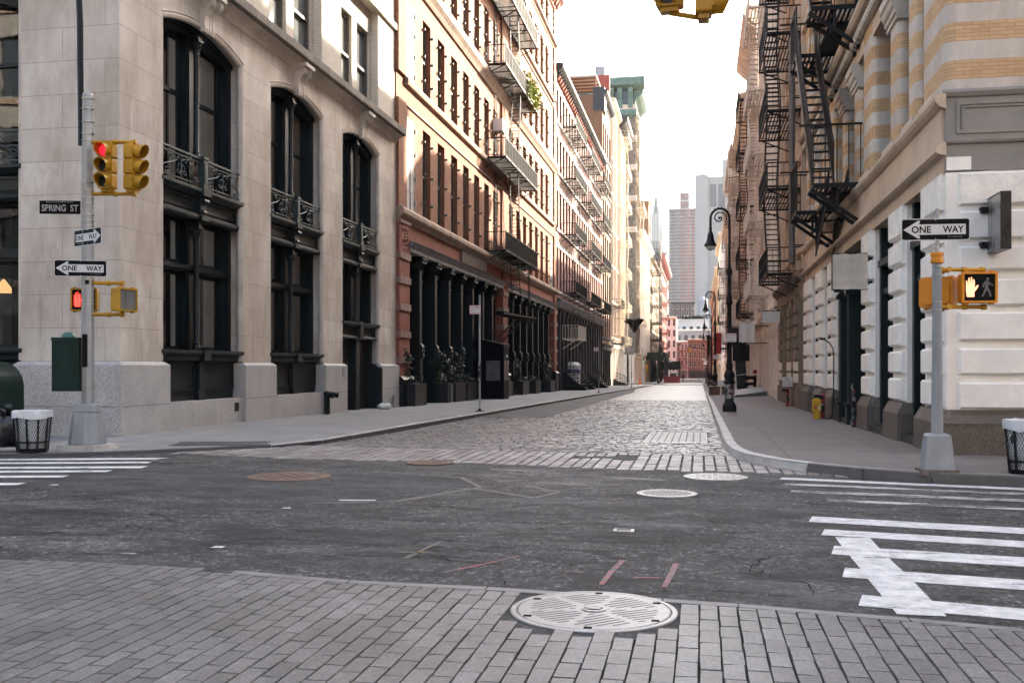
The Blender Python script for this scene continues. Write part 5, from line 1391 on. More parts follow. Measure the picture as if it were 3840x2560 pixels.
M['brown_paint'] = plain('brown_painted_stone', (.21,.16,.115), .75, var=.2, sc=2, bump=.1, dirt=.25)
M['tan_brick'] = bricks('tan_orange_brick', (.56,.39,.27), (.48,.32,.21), (.52,.42,.33), .27, .09, .009, stain=.35)
M['cream_paint'] = plain('cream_painted_iron', (.74,.65,.54), .65, var=.14, sc=1.5, dirt=.3, bump=.08)
M['cream2'] = plain('yellowed_cream_iron', (.66,.55,.42), .7, var=.2, sc=1.5, dirt=.4)
M['whiteiron'] = plain('white_painted_iron_front', (.74,.69,.62), .6, var=.15, sc=1.5, dirt=.3)
M['greyshop'] = plain('grey_painted_shopfront', (.13,.125,.12), .6, var=.2, sc=2)
M['darkframe'] = plain('dark_sash_frame', (.03,.03,.03), .5, var=.2)
M['whiteframe'] = plain('white_sash_frame', (.5,.48,.44), .5, var=.2)
rb2 = row_building('R', 'brick_loft_building', 'tan brick loft building beside the corner building, brown stone pilasters below', 40.4, 53.0, 29.0, [(6.4,9.0), (10.2,12.8), (14.0,16.6), (17.8,20.4), (21.5,24.2), (25.2,27.6)], 5, M['tan_brick'], M['tan_stone'], M['darkframe'], z0=5.3, shop=M['green_paint'], ground=M['brown_paint'], pilaster=.15)
rb3 = row_building('R', 'iron_front_building', 'cream iron fronted building with a cream fire escape on the right side', 53.0, 66.2, 26.4, [(5.9,8.6), (9.9,12.6), (13.9,16.6), (17.8,20.4), (21.6,24.2)], 5, M['cream_paint'], M['cream_paint'], M['whiteframe'], z0=4.6, shop=M['greyshop'], ground=M['cream_paint'], pilaster=.3, cornk=1.5)
rb3b = row_building('R', 'low_infill_building', 'low cream infill building between taller iron fronts on the right', 66.2, 70.2, 18.6, [(5.6,8.2), (9.4,12.0), (13.2,15.8)], 2, M['cream2'], M['cream2'], M['darkframe'], z0=4.4, shop=M['greyshop'], ground=M['cream2'])
rb4 = row_building('R', 'iron_front_building', 'yellowed cream iron front with white roof bulkhead on the right side', 70.2, 84.0, 25.2, [(5.6,8.2), (9.4,12.0), (13.2,15.8), (17.0,19.6), (20.8,23.4)], 6, M['cream2'], M['cream_paint'], M['darkframe'], z0=4.4, shop=M['greyshop'], ground=M['cream_paint'], pilaster=.3, cornk=1.6)
rb5 = row_building('R', 'brick_loft_building', 'long tan brick loft building past the iron fronts with several fire escapes', 84.0, 112.0, 23.4, [(5.2,7.8), (9.0,11.6), (12.8,15.4), (16.6,19.2), (20.0,22.0)], 10, M['tan_brick'], M['cream2'], M['darkframe'], z0=4.0, shop=M['greyshop'], ground=M['cream2'], cornk=1.2)
rb6 = row_building('R', 'iron_front_building', 'white iron front with deep cornice toward the far end of the right side', 112.0, 140.0, 25.0, [(4.8,7.4), (8.6,11.2), (12.4,15.0), (16.2,18.8), (20.0,22.6)], 10, M['cream_paint'], M['whiteiron'], M['darkframe'], z0=3.6, shop=M['greyshop'], ground=M['whiteiron'], pilaster=.3, cornk=1.4)
rb7 = row_building('R', 'brick_loft_building', 'red brick loft at the far cross street corner on the right', 140.0, 167.0, 22.6, [(4.6,7.2), (8.4,11.0), (12.2,14.8), (16.0,18.6)], 9, M['red_brick2'], M['cream2'], M['darkframe'], z0=3.4, shop=M['greyshop'], ground=M['cream2'])
for nm, lab, a, b, H, mat in (('iron_front_building', 'pale iron front just beyond the far cross street on the right', 195, 232, 27, 'whiteiron'), ('brick_loft_building', 'distant tan loft building beyond the cross street, right side', 232, 280, 24, 'tan_brick'), ('brick_loft_building', 'most distant right side building, dull red brick', 280, 384, 25, 'red_brick2')):
    row_building('R', nm, lab, a, b, H, [(3.5+4.1*k, 6.1+4.1*k) for k in range(5)], int((b-a)/3.4), M[mat], M['cream2'], M['darkframe'], z0=2.2, shop=M['greyshop'], ground=M['cream2'])
# rusticated brown pilasters at street level of the brick loft
for a in (42.0, 45.2, 50.2):
    m = MB(FR); m.box(a, a+1.5, -1, 4.5, -.6, .12); p = m.build('street_pilaster', M['brown_paint'], rb2)
    for k in range(7): m = MB(FR); m.box(a+.04, a+1.46, .95+k*.48, 1.33+k*.48, .1, .2); m.build('stone_block', M['brown_paint'] if k > 1 else M['cream_paint'], p)
m = MB(W); m.box(4.6, 8, 71, 76, 25.1, 27.4); m.build('bulkhead', M['whiteiron'], rb4)
fe_groups = 'fire escapes on the right hand fronts'
fire_escape(FR, 'tall black zigzag fire escape hanging beside the round vent pipe', 41.8, 47.4, 1.36, [5.4, 8.85, 12.05, 15.2, 18.35, 21.5, 24.7], M['fe'], stair=(43.4, 46.0, .70, 1.25), sp=.13, rail_sp=.2, group=fe_groups, mid=True)
fire_escape(FR, 'cream painted fire escape on the cream iron front', 58.0, 65.4, 1.3, [5.7, 9.9, 13.7, 17.3, 22.0], M['fe_white'], stair=(60.0, 63.4, .65, 1.15), sp=.16, rail_sp=.26, group=fe_groups, roofladder=(64.6, 22.0, 27.2))
fire_escape(FR, 'black fire escape on the yellowed cream iron front', 72.5, 79.5, 1.3, [5.4, 9.2, 13.0, 16.8, 20.6], M['fe'], stair=(74.0, 77.5, .65, 1.15), sp=.18, rail_sp=.3, group=fe_groups)
fire_escape(FR, 'rusty tan fire escape nearest on the long tan loft', 86.5, 94.0, 1.4, [4.9, 8.8, 12.6, 16.4, 20.0], M['fe_tan'], stair=(88.2, 91.8, .65, 1.2), sp=.18, rail_sp=.3, group=fe_groups, roofladder=(93.4, 20.0, 25.6))
fire_escape(FR, 'rusty tan fire escape farther along the long tan loft', 99.0, 107.0, 1.4, [4.9, 8.8, 12.6, 16.4, 20.0], M['fe_tan'], stair=(101.0, 105.0, .65, 1.2), sp=.2, rail_sp=.35, group=fe_groups)
fire_escape(FR, 'cream fire escape on the far white iron front', 118.0, 127.0, 1.4, [4.5, 8.3, 12.1, 15.9, 19.7], M['fe_white'], stair=(120.0, 124.5, .65, 1.2), sp=.22, rail_sp=.4, group=fe_groups)
fire_escape(FR, 'dark fire escape on the red loft at the far right corner', 146.0, 156.0, 1.4, [4.3, 8.1, 11.9, 15.7], M['fe'], stair=(148.0, 153.0, .65, 1.2), sp=.25, rail_sp=.5, group=fe_groups)
t = thing('vent_pipe', 'thick round grey vent pipe standing off the wall between fire escapes', 'pipe', FR(39.9, 5.9, .55))
m = MB(FR); m.lathe(39.9, .55, [(.08,5.6),(.12,5.62),(.12,14.0),(.14,14.02),(.14,14.2),(.1,14.3)], 14, fac=True)
m.build('pipe', plain('grey_brown_pipe', (.085,.075,.07), .5, var=.3, sc=3), t, smooth=True)
m = MB(FR)
for z in (6.3, 9.0, 12.0): m.bar((39.9,z,0),(39.9,z,.5),.05)
m.build('bracket', M['fe'], t)
# ================================================================== LEFT SIDE BEYOND THE RED BRICK BUILDING
M['pink_brick'] = bricks('weathered_pink_brick', (.33,.175,.145), (.27,.135,.11), (.34,.26,.225), .27, .09, .009, stain=.3)
M['white_stone'] = plain('pale_stone_trim', (.60,.57,.53), .8, var=.15, sc=2, dirt=.3)
M['brown_brick'] = bricks('brown_tan_brick', (.23,.115,.062), (.18,.09,.048), (.23,.15,.10), .4, .2, .02, stain=.25)
M['red_parge'] = plain('red_painted_wall', (.30,.065,.045), .85, var=.15, sc=.6, dirt=.2)
M['greyiron'] = plain('dark_grey_iron_front', (.022,.024,.026), .5, var=.25, sc=2)
M['copper'] = plain('verdigris_copper_cornice', (.12,.20,.165), .7, var=.35, sc=1.2, dirt=.4)
M['carved'] = plain('carved_grey_brown_stone', (.19,.155,.115), .85, var=.6, sc=1.6, bump=1.0, bsc=3.5, dirt=.4)
b3 = row_building('L', 'brick_loft_building', 'long pale brick loft with black iron shopfronts and three black fire escapes', 87.52, 130.5, 28.0, [(8.5,12.3), (14.05,17.4), (19.2,22.2), (23.7,26.4)], 20, M['pink_brick'], M['white_stone'], M['darkframe'], z0=7.6, shop=M['ironcol'], ground=M['greyiron'], wfrac=.6, cornm=M['greyiron'], cornk=1.0, back=6)
m = MB(FL)
for z0, z1 in ((8.5,12.3), (14.05,17.4), (19.2,22.2), (23.7,26.4)):
    for i in range(20): c = 87.52+2.149*(i+.5); m.box(c-.8, c+.8, z1+.02, z1+.5, -.05, .07)
m.build('lintel_course', M['white_stone'], b3)
m = MB(FL); m.mold([(0,6.9),(.3,7.0),(.45,7.3),(.6,7.5),(.6,7.62),(0,7.75)], 87.6, 130.4); m.build('iron_cornice', M['ironbeam'], b3)
m = MB(FL)
for i in range(40): m.mold([(.0,27.1),(.2,27.2),(.4,27.5),(.0,27.6)], 87.8+i*1.07, 88.35+i*1.07)
m.build('brick_corbel', M['red_brick2'], b3)
gl = 'fire escapes on the pale brick loft'
for a, b, lab in ((91.5,100.5,'nearest black fire escape on the pale brick loft'), (105.0,115.0,'middle black fire escape on the pale brick loft'), (119.0,129.0,'farthest black fire escape on the pale brick loft')):
    f = fire_escape(FL, lab, a, b, 1.35, [8.45, 13.85, 19.0, 23.8], M['fe'], stair=(a+6.2, a+4.6, .45, 1.05), sp=.095, rail_sp=.2, r=.014, group=gl, rung=True, roofladder=(a+8.6, 23.8, 29.2))
    m = MB(FL); fe_stair(m, a+6.8, 3.2, a+5.0, 8.45, .45, 1.0, rung=True, rail=False, rise=.32); m.build('drop_ladder', M['fe'], f)
t = thing('balcony', 'small white painted iron balcony low on the black shopfront', 'balcony', FL(92, 4.2, 0))
m = MB(FL); fe_platform(m, 92, 98, 4.2, .0, 1.5, .2); 
for u in (92.3, 97.7): m.bar((u,4.15,1.3),(u,3.3,.0),.08)
m.build('platform', M['fe_white'], t); m = MB(FL); fe_rail(m, 92, 98, 4.2, 0, 1.5, 1.25, .3, .02); m.build('railing', M['fe_white'], t)
def stoop(y0, y1, n, top, X1, label, xin=-12.5):
    g = gz(y0)+.14
    t = thing('stoop', label, 'stoop', (-11.6, (y0+y1)/2, g))
    m = MB(W)
    for i in range(n):
        x1 = X1-(X1-xin-.6)*i/n; z = g+(top-g)*(i+1)/n
        m.box(xin, x1, y0, y1, g-.1, z-.06) if i == 0 else None
        m.box(x1-(X1-xin-.6)/n-.05, x1, y0, y1, z-.07, z)
    m.box(xin, xin+.62, y0, y1, top-.1, top)
    m.hexa([(xin,y0,g-.2),(X1,y0,g-.2),(X1,y0+.08,g-.2),(xin,y0+.08,g-.2),(xin,y0,top),(X1,y0,g+.15),(X1,y0+.08,g+.15),(xin,y0+.08,top)])
    m.build('steps', M['black'], t)
    for y in (y0+.04, y1-.04):
        m = MB(W); m.bar((xin+.3,y,top+1.0),(X1,y,g+1.05),.05); m.bar((xin+.3,y,top+.55),(X1,y,g+.6),.03)
        for k in range(6): q = k/5; xx = xin+.3+(X1-xin-.3)*q; zz = top+(g-top)*q; m.bar((xx,y,zz),(xx,y,zz+1.03),.035)
        m.build('railing', M['black'], t)
gs = 'stoops along the black shopfronts'
stoop(92.3, 94.6, 6, 1.15, -10.5, 'nearest black iron stoop with a solid side, beside the white wrapped object')
stoop(98.5, 101.0, 6, 1.1, -10.4, 'second black iron stoop, just beyond the white wrapped object')
stoop(112.0, 115.0, 6, .95, -10.4, 'third black iron stoop on the far end of the black shopfronts')
stoop(146.0, 149.0, 4, -.2, -10.3, 'low black stoop in front of the sunlit pale shopfront')
t = thing('wrapped_equipment', 'tall object wrapped in white sheeting with a blue band behind the first stoop', 'wrapped object', (-12.2, 96, -.6))
m = MB(W); m.lathe(-12.15, 96.3, [(.72,-.7),(.74,1.5),(.76,1.75),(.55,2.0),(.05,2.06)], 12, sq=1.3)
m.build('sheet', M['signwhite'], t, smooth=True)
m = MB(W); m.lathe(-12.15, 96.3, [(.755,1.0),(.765,1.35),(.7,1.36)], 12, sq=1.3); m.build('band', plain('blue_tape_band', (.03,.06,.20), .5), t)
b4 = row_building('L', 'brown_brick_building', 'narrow brown brick building rising above the loft with a rooftop shade', 130.5, 142.8, 37.4, [(5.6+4.9*k, 9.4+4.9*k) for k in range(6)], 4, M['brown_brick'], M['greyiron'], M['darkframe'], z0=4.6, shop=M['greyiron'], ground=M['greyiron'], wfrac=.62, back=4.5)
m = MB(W); m.box(-17.2,-13.4,131,139,39.9,40.1); m.build('roof_canopy', M['white_stone'], b4)
m = MB(W)
for x in (-17.0,-13.6):
    for y in (131.4,138): m.box(x-.1,x+.1,y-.1,y+.1,37.3,39.95)
for i in range(5): m.box(-17.1,-13.5,131.6+i*1.6,131.8+i*1.6,39.7,39.9)
m.build('roof_frame', M['brown_brick'], b4)
m = MB(FL); m.box(130.45,133,35.2,38.3,-1.2,.3); m.build('corner_cladding', M['greyiron'], b4)
b5 = row_building('L', 'red_brick_loft', 'dark red brick loft with stone arches and a bare red painted side wall', 142.8, 156.0, 39.6, [(6.0+5.2*k, 9.9+5.2*k) for k in range(6)], 5, M['red_brick2'], M['cream2'], M['whiteframe'], z0=5.2, shop=M['cream2'], ground=M['whiteiron'], wfrac=.56, pilaster=.2, back=3)
m = MB(W); m.box(-14.7,-12.75,142.7,143.6,37.2,43.4); m.build('side_wall', M['red_parge'], b5)
m = MB(W); m.box(-14.9,-13.5,143.8,147,40,45.0); m.build('roof_shed', M['poledgrey'], b5)
b6 = row_building('L', 'iron_front_building', 'sunlit cream iron front with white fire escapes and a bracketed black cornice', 156.0, 168.0, 39.0, [(6.0+5.4*k, 10.0+5.4*k) for k in range(6)], 5, M['whiteiron'], M['cream2'], M['darkframe'], z0=5.2, shop=M['cream2'], ground=M['whiteiron'], wfrac=.5, pilaster=.3, cornm=M['greyiron'], cornk=2.2, back=3)
fire_escape(FL, 'white fire escape on the sunlit cream iron front', 157.0, 166.0, 1.5, [5.2+5.4*k for k in range(7)], M['fe_white'], stair=(158.5, 163.5, .6, 1.2), sp=.25, rail_sp=.4)
fire_escape(FL, 'small black balconies on the dark red brick loft', 144.5, 151.0, 1.4, [5.0, 10.4], M['fe'], sp=.25, rail_sp=.3)
b7 = row_building('L', 'ornate_corner_building', 'tall ornate corner building with a huge green copper cornice', 193.0, 208.0, 53.0, [(5+5.7*k, 9.2+5.7*k) for k in range(8)], 5, M['cream2'], M['carved'], M['darkframe'], z0=4.2, shop=M['cream2'], ground=M['cream2'], wfrac=.5, pilaster=.35, cornm=M['copper'], cornk=2.6, back=10)
row_building('L', 'iron_front_building', 'cream iron front squeezed beyond the tall ornate corner building', 208.0, 250.0, 28.5, [(5+5.7*k, 9.2+5.7*k) for k in range(4)], 12, M['cream2'], M['whiteiron'], M['darkframe'], z0=4.2, shop=M['cream2'], ground=M['cream2'], pilaster=.35, back=10, cornk=2.0)
SF7 = FS(193.0)
m = MB(SF7); m.box(-26, -12.55, 4, 53, -1, .05); m.build('side_wall', M['carved'], b7)
m = MB(SF7)
for k, z in enumerate((52.0, 46.0, 40.5, 34.5, 28.5)): m.mold([(0,z-1.2),(.5,z-1),(.7,z-.3),(.7,z),(0,z+.1)], -26, -12.0)
m.build('side_course', M['cream2'], b7)
m = MB(SF7); m.mold([(0,54.9),(.8,55.0),(2.1,55.5),(2.3,56.6),(2.0,57.0),(0,57.2)], -26, -10.4); m.mold([(0,49.8),(.6,50.0),(.8,50.6),(.5,51.2),(0,51.3)], -26, -12.0); m.build('side_cornice', M['copper'], b7)
m = MB(SF7); m.box(-26,-12.5,51.3,54.9,-.2,.12); m.build('attic_window', M['pane_far'], b7)
for u in (-25.2,-23.6,-21.2,-19.6,-17.2,-15.6,-13.6):
    m = MB(SF7); m.mold([(0.1,51.2),(.7,51.4),(.9,53.0),(1.7,54.2),(1.9,55.0),(.1,55.0)], u, u+.9); m.build('cornice_bracket', M['copper'], b7)
for z in (47.2, 41.5, 35.5):
    for u in (-22.5,-17.5): 
        m = MB(SF7); m.box(u-1.4,u+1.4,z-3.4,z+.2,.0,.09); m.path([(u+1.4*math.cos(a), z+.2+1.4*math.sin(a), .1) for a in [k*PI/8 for k in range(9)]], .25, 5); m.build('window', M['pane_far'], b7)
m = MB(W); 
for i in range(14): m.bar((-25+i, 192, 57.1), (-25+i, 192, 58.7), .06)
m.bar((-25,192,58.7),(-11,192,58.7),.07); m.build('roof_railing', M['poledgrey'], b7)
fire_escape(FL, 'pale fire escape on the tall ornate corner building', 196.0, 210.0, 1.7, [4.2+5.7*k for k in range(9)], M['fe_white'], stair=(199, 206, .7, 1.4), sp=.3, rail_sp=.5)
b8 = row_building('L', 'brown_brick_building', 'plain brown brick building behind the ornate corner building', 250.0, 257.0, 43.0, [(5+5*k, 8+5*k) for k in range(7)], 2, M['brown_brick'], M['cream2'], M['darkframe'], z0=3.6, shop=M['greyshop'], ground=M['cream2'], back=12)
b9 = row_building('L', 'iron_front_building', 'tan front almost hidden behind a tall black fire escape', 257.0, 312.0, 30.0, [(3+4.6*k, 6.2+4.6*k) for k in range(6)], 16, M['cream2'], M['cream2'], M['darkframe'], z0=2.4, shop=M['greyshop'], ground=M['greyiron'], back=10)
fire_escape(FL, 'tall black fire escape stacked over the dark green sidewalk shed', 258.0, 274.0, 2.4, [4.2+4.4*k for k in range(7)], M['fe'], stair=(261, 271, 1.0, 2.0), sp=.2, rail_sp=.34, h=3.2, r=.06, mid=True)
b10 = row_building('L', 'red_brick_loft', 'distant red brick and white stone building with red balconies', 312.0, 384.0, 34.0, [(2+4.9*k, 5.6+4.9*k) for k in range(6)], 18, M['red_brick2'], M['white_stone'], M['whiteframe'], z0=1.2, shop=M['greyshop'], ground=M['red_parge'], back=14, cornm=M['fe_red'], cornk=3.0)
fire_escape(FL, 'red painted fire escape on the distant red brick building', 330.0, 350.0, 2.0, [3+4.9*k for k in range(6)], M['fe_red'], stair=(334, 345, .8, 1.6), sp=.4, rail_sp=.6, h=1.6)
t = thing('black_cloth', 'torn black cloth hanging from a wire over the left pavement', 'cloth', (-10, 150.5, 8))
m = MB(W); N = 10; top = []; bot = []
for i in range(N+1):
    q = i/N; x = -11.3+2.9*q; zt = 8.75+.1*math.sin(q*PI*3)-(.25 if q < .12 else 0); d = (1-abs(2*q-1.05))*1.9; zb = zt-.15-max(0, d)
    top.append((x, 150.5+.15*math.sin(i*1.7), zt)); bot.append((x+.1, 150.5+.25*math.sin(i*2.3), zb))
for i in range(N): m.quad(top[i], top[i+1], bot[i+1], bot[i])
m.build('cloth', M['black'], t); m = MB(W); m.bar((-12.6,150.5,8.9),(-8.2,150.5,8.7),.05); m.build('pole', M['fe'], t)
# ================================================================== STREET FURNITURE
def rrect(w, h, r, n=5):
    pts = []
    for cx, cz, a0 in ((w/2-r,h/2-r,0), (-w/2+r,h/2-r,PI/2), (-w/2+r,-h/2+r,PI), (w/2-r,-h/2+r,1.5*PI)):
        pts += [(cx+r*math.cos(a0+PI/2*k/n), cz+r*math.sin(a0+PI/2*k/n)) for k in range(n+1)]
    return pts
def letter(t, txt, x, z, y, w=None, h=None, mat='signblack', bold=.0, name='lettering', spacing=1.0):
    v, f = text_mesh(txt, w, h, .0008, bold, spacing); m = MB(); m.add([(x+a, y-abs(c)-.0004, z+b) for a, b, c in v], f)
    return m.build(name, M[mat], t, local=True)
def flat(pts, y, th=.001): 
    m = MB(); m.prism(pts, y-th, y, axis=1); return m
def one_way(loc, rotz, left, label):
    t = thing('one_way_sign', label, 'sign', loc, rotz)
    W_, H = .914, .305
    flat(rrect(W_, H, .035), 0, .006).build('border', M['signwhite'], t, local=True)
    flat(rrect(W_-.022, H-.022, .028), -.0062, .001).build('plate', M['signblack'], t, local=True)
    s = 1 if left else -1
    arrow = [(-.43,0),(-.23,.125),(-.205,.12),(-.22,.072),(.40,.072),(.40,-.072),(-.22,-.072),(-.205,-.12),(-.23,-.125)]
    flat([(s*x, z) for x, z in arrow], -.0074, .001).build('arrow', M['signwhite'], t, local=True)
    letter(t, 'ONE', -.19 if left else -.26, 0, -.0084, h=.098, w=.26, bold=.022); letter(t, 'WAY', .235 if left else .18, 0, -.0084, h=.098, w=.28, bold=.022)
    letter(t, 'DEPT OF TRANSPORTATION', .26 if left else -.27, -.105, -.0074, w=.19, mat='signwhite', bold=.01)
    m = MB()
    for x, z in ((0,.13),(0,-.13)): m.sphere((x,-.008,z), .009, 8, 4)
    m.build('bolt', M['steel'], t, local=True)
    return t
PLX, PLY = -11.15, 16.67
TH = D2R(10.6947)
lp = thing('signal_pole', 'grey signal pole with steel base at the limestone corner', 'signal pole', (PLX, PLY, .14))
m = MB(); x, y = PLX, PLY
m.box(x-.38,x+.38,y-.38,y+.38,.04,.17); m.build('footing', M['kerb'], lp)
m = MB(); m.lathe(x, y, [(.33,.17),(.34,.2),(.27,.74),(.265,.76)], 8); m.lathe(x, y, [(.235,.76),(.25,.78),(.235,.9),(.13,.92)], 8); m.build('base', M['poledgrey'], lp)
m = MB(); m.lathe(x, y, [(.112,.9),(.108,3.4),(.10,6.62),(.09,6.66)], 8); m.build('shaft', M['galv'], lp)
m = MB()
for z in (1.25,2.0,2.75,2.82,3.2,3.95,4.2,4.3,4.4,4.62,4.72,4.86,5.0,5.78,5.9,6.12,6.36,6.55): m.lathe(x, y, [(.118,z),(.118,z+.022)], 8)
m.build('band', M['steel'], lp)
m = MB(); q = x-.15; m.path([(q+.02,y,5.7),(q+.01,y,6.6),(q,y,7.2),(q-.005,y,8.0),(q-.03,y,8.5),(q-.12,y+.05,9.2),(q-.5,y-.3,10.2),(q-1.2,y-1.2,10.9),(q-2,y-2.2,11.1)], .058, 8); m.build('lamp_arm', M['black'], lp, smooth=True)
m = MB(); m.path([(x+.02,y-.115,1.6),(x+.02,y-.115,2.2)], .05, 6); m.box(x+.02,x+.1,y-.112,y-.11,3.12,3.2); m.build('sticker', M['signblack'], lp)
def signal_head(loc, rotz, label, lit=None, inside=True):
    """three-lens signal facing local -y, origin at bottom centre"""
    t = thing('traffic_light', label, 'traffic light', loc, rotz)
    m = MB()
    for k in range(3): m.prism([(px, pz+.14+.28*k) for px, pz in rrect(.29, .272, .03, 3)], -.09, .09, axis=1)
    m.box(-.10,.10,-.06,.06,-.05,.01); m.box(-.10,.10,-.06,.06,.83,.89)
    for k in range(3):
        for s in (-1,1): m.box(s*.145-.012, s*.145+.012, -.11, -.085, .06+.28*k, .1+.28*k); m.box(s*.145-.012, s*.145+.012, -.11, -.085, .18+.28*k, .22+.28*k)
    m.build('housing', M['yellow'], t, local=True)
    for k, nm in enumerate(('green','amber','red')):
        zc = .14+.28*k; n = 20
        m = MB(); vs = []; fs = []
        for i in range(n+1):
            a = -PI/2+PI*.16+2*PI*.84*i/n; L = .235 if abs(a-PI/2) < 1.8 else .2
            c, s = math.cos(a), math.sin(a); L = .11+.11*(s+1)/2
            for r, yy in ((.122,-.09),(.122,-.09-L),(.112,-.09-L),(.112,-.09)): vs.append((r*c, yy, zc+r*s))
        for i in range(n):
            for j in range(4): fs.append((i*4+j, i*4+(j+1)%4, i*4+4+(j+1)%4, i*4+4+j))
        m.add(vs, fs); vz = m.build('visor', M['yellow'], t, local=True, smooth=True)
        m = MB()
        mat = {'red':'redlamp','green':'greenlamp'}.get(nm) if lit == nm else None
        if mat:
            for i in range(-7,8):
                for j in range(-7,8):
                    if math.hypot(i,j) < 7.3: m.add([(i*.0145+.0065*cx, -.094-.004, zc+j*.0145+.0065*cz) for cx, cz in ((-1,0),(0,-1),(1,0),(0,1))], [(0,1,2,3)])
            m.build('lit_lens', M[mat], t, local=True)
        m = MB(); m.prism([(.112*math.cos(2*PI*i/20), zc+.112*math.sin(2*PI*i/20)) for i in range(20)], -.0945, -.09, axis=1); m.build('lens', M['rubber'] if not mat else plain('red_lens_back', (.12,.01,.015), .4) if 'red_lens_back' not in bpy.data.materials else bpy.data.materials['red_lens_back'], t, local=True)
        m = MB(); m.prism([(.109*math.cos(PI*i/10-.0), zc+.109*math.sin(PI*i/10)) for i in range(20)], -.089, -.0885, axis=1)
    return t
def arm(root, p, q, mat, r=.034):
    m = MB(); m.tube(p, q, r, 10); d = (Vector(q)-Vector(p)); 
    for f in (0.02, .55, .97): c = Vector(p)+d*f; m.path([tuple(c-d.normalized()*.03), tuple(c+d.normalized()*.03)], r*1.5, 10)
    return m.build('bracket_arm', mat, root, smooth=True)
ax = lambda l, o=0.0: (PLX+math.cos(TH)*l-math.sin(TH)*o, PLY+math.sin(TH)*l+math.cos(TH)*o)
for z in (5.76, 4.80): a = ax(.05); b = ax(.90); arm(lp, (*a, z), (*b, z), M['yellow'])
for z in (3.15, 2.57): a = ax(.05); b = ax(.66); arm(lp, (*a, z), (*b, z), M['yellow'])
for l in (.38, .83):
    for z0, z1 in ((5.68,5.78), (4.78,4.9)): a = ax(l); m = MB(); m.tube((*a,z0),(*a,z1),.03,8); m.build('hanger', M['yellow'], lp)
a = ax(.38, -.03); signal_head((a[0], a[1], 4.88), 0.02, 'yellow traffic light with its red lens lit on the left pole', 'red')
a = ax(.83, .0); signal_head((a[0], a[1], 4.87), PI/2-.1, 'yellow traffic light turned sideways on the left pole, showing its visors')
HAND = [(-.045,-.13),(.05,-.13),(.052,-.06),(.075,-.035),(.105,.02),(.098,.032),(.085,.03),(.058,-.005),(.056,.075),(.05,.11),(.038,.112),(.034,.075),(.03,.02),(.026,.09),(.02,.14),(.007,.142),(.003,.09),(.0,.02),(-.006,.09),(-.012,.132),(-.025,.132),(-.028,.09),(-.03,.02),(-.036,.06),(-.044,.095),(-.056,.094),(-.058,.055),(-.058,-.02),(-.056,-.07)]
M['greyface'] = plain('grey_reflecting_signal_face', (.17,.17,.155), .3, var=.3, sc=9)  # reflection on the turned signal face is put into its grey colour
def ped_signal(loc, rotz, label, hand='hand', dots=False, body='orange', face=True):
    t = thing('pedestrian_signal', label, 'pedestrian signal', loc, rotz)
    m = MB(); m.prism(rrect(.47,.43,.045), -.04, .13, axis=1); m.prism(rrect(.38,.34,.06), .13, .17, axis=1)
    for s in (-.17,.17): m.box(s-.03,s+.03,-.05,.02,.205,.235); m.box(s-.03,s+.03,-.05,.02,-.235,-.205)
    m.build('housing', M[body], t, local=True)
    m = MB(); 
    for a, b, c, d in ((-.235,.235,.185,.215), (-.235,.235,-.215,-.185), (-.235,-.205,-.185,.185), (.205,.235,-.185,.185)): m.box(a, b, -.075, -.04, c, d)
    m.build('rim', M[body], t, local=True)
    m = MB(); m.box(-.205,.205,-.047,-.041,-.185,.185); m.build('face', M['signblack'] if face else M['greyface'], t, local=True)
    if not face: return t
    sx = -.118
    if dots:
        m = MB()
        def inside(x, z):
            c = False; n = len(HAND)
            for i in range(n):
                (x1,z1),(x2,z2) = HAND[i], HAND[i-1]
                if (z1 > z) != (z2 > z) and x < (x2-x1)*(z-z1)/(z2-z1)+x1: c = not c
            return c
        g = .0125
        for i in range(-12,13):
            for j in range(-13,14):
                if inside(i*g, j*g): m.box(sx+i*g-.0055, sx+i*g+.0055, -.0495, -.047, j*g-.0055, j*g+.0055)
        m.build('hand_symbol', M[hand], t, local=True)
    else:
        flat([(sx+a*1.02, b*1.02) for a, b in HAND], -.0472, .0015).build('hand_symbol', M[hand], t, local=True)
        m = MB(); wx = .10
        m.sphere((wx+.01,-.048,.115), .021, 10, 6, 1, .05, 1)
        for p, q, w in (((wx+.0,.09),(wx-.005,-.0),.05), ((wx-.005,.0),(wx+.035,-.065),.03), ((wx+.035,-.065),(wx+.05,-.13),.026), ((wx-.005,.0),(wx-.03,-.065),.03), ((wx-.03,-.065),(wx-.06,-.125),.026), ((wx-.01,.08),(wx-.045,.045),.022), ((wx-.045,.045),(wx-.05,.0),.018), ((wx+.01,.08),(wx+.05,.04),.022), ((wx+.05,.04),(wx+.085,.03),.018)):
            m.bar((p[0],-.048,p[1]),(q[0],-.048,q[1]),w,.002,up=(0,1,0))
        m.build('walker_symbol', M['ghost'], t, local=True)
    return t
ped_signal((PLX-.20, PLY+.20, 2.855), D2R(20), 'pedestrian signal with a dotted red hand half behind the left pole', 'redhand', True, 'yellow')
a = ax(.70, .0); ped_signal((a[0]+.0, a[1]+.0, 2.84), D2R(80), 'pedestrian signal seen from the side on the left pole, pale face', body='yellow', face=False)
def street_sign(loc, rotz):
    t = thing('street_name_sign', 'dark brown SPRING ST street name sign on the left pole', 'sign', loc, rotz)
    brown = plain('dark_brown_sign_sheeting', (.007,.0035,.0035), .6, var=.1, spec=.1)
    flat(rrect(.74,.245,.012), 0, .006).build('plate', brown, t, local=True)
    letter(t, 'SPRING  ST', 0, -.012, -.006, w=.66, h=.125, mat='signwhite', bold=.022); letter(t, 'SOHO CAST IRON HISTORIC DISTRICT', 0, .098, -.006, w=.5, h=.02, mat='signwhite')
    return t
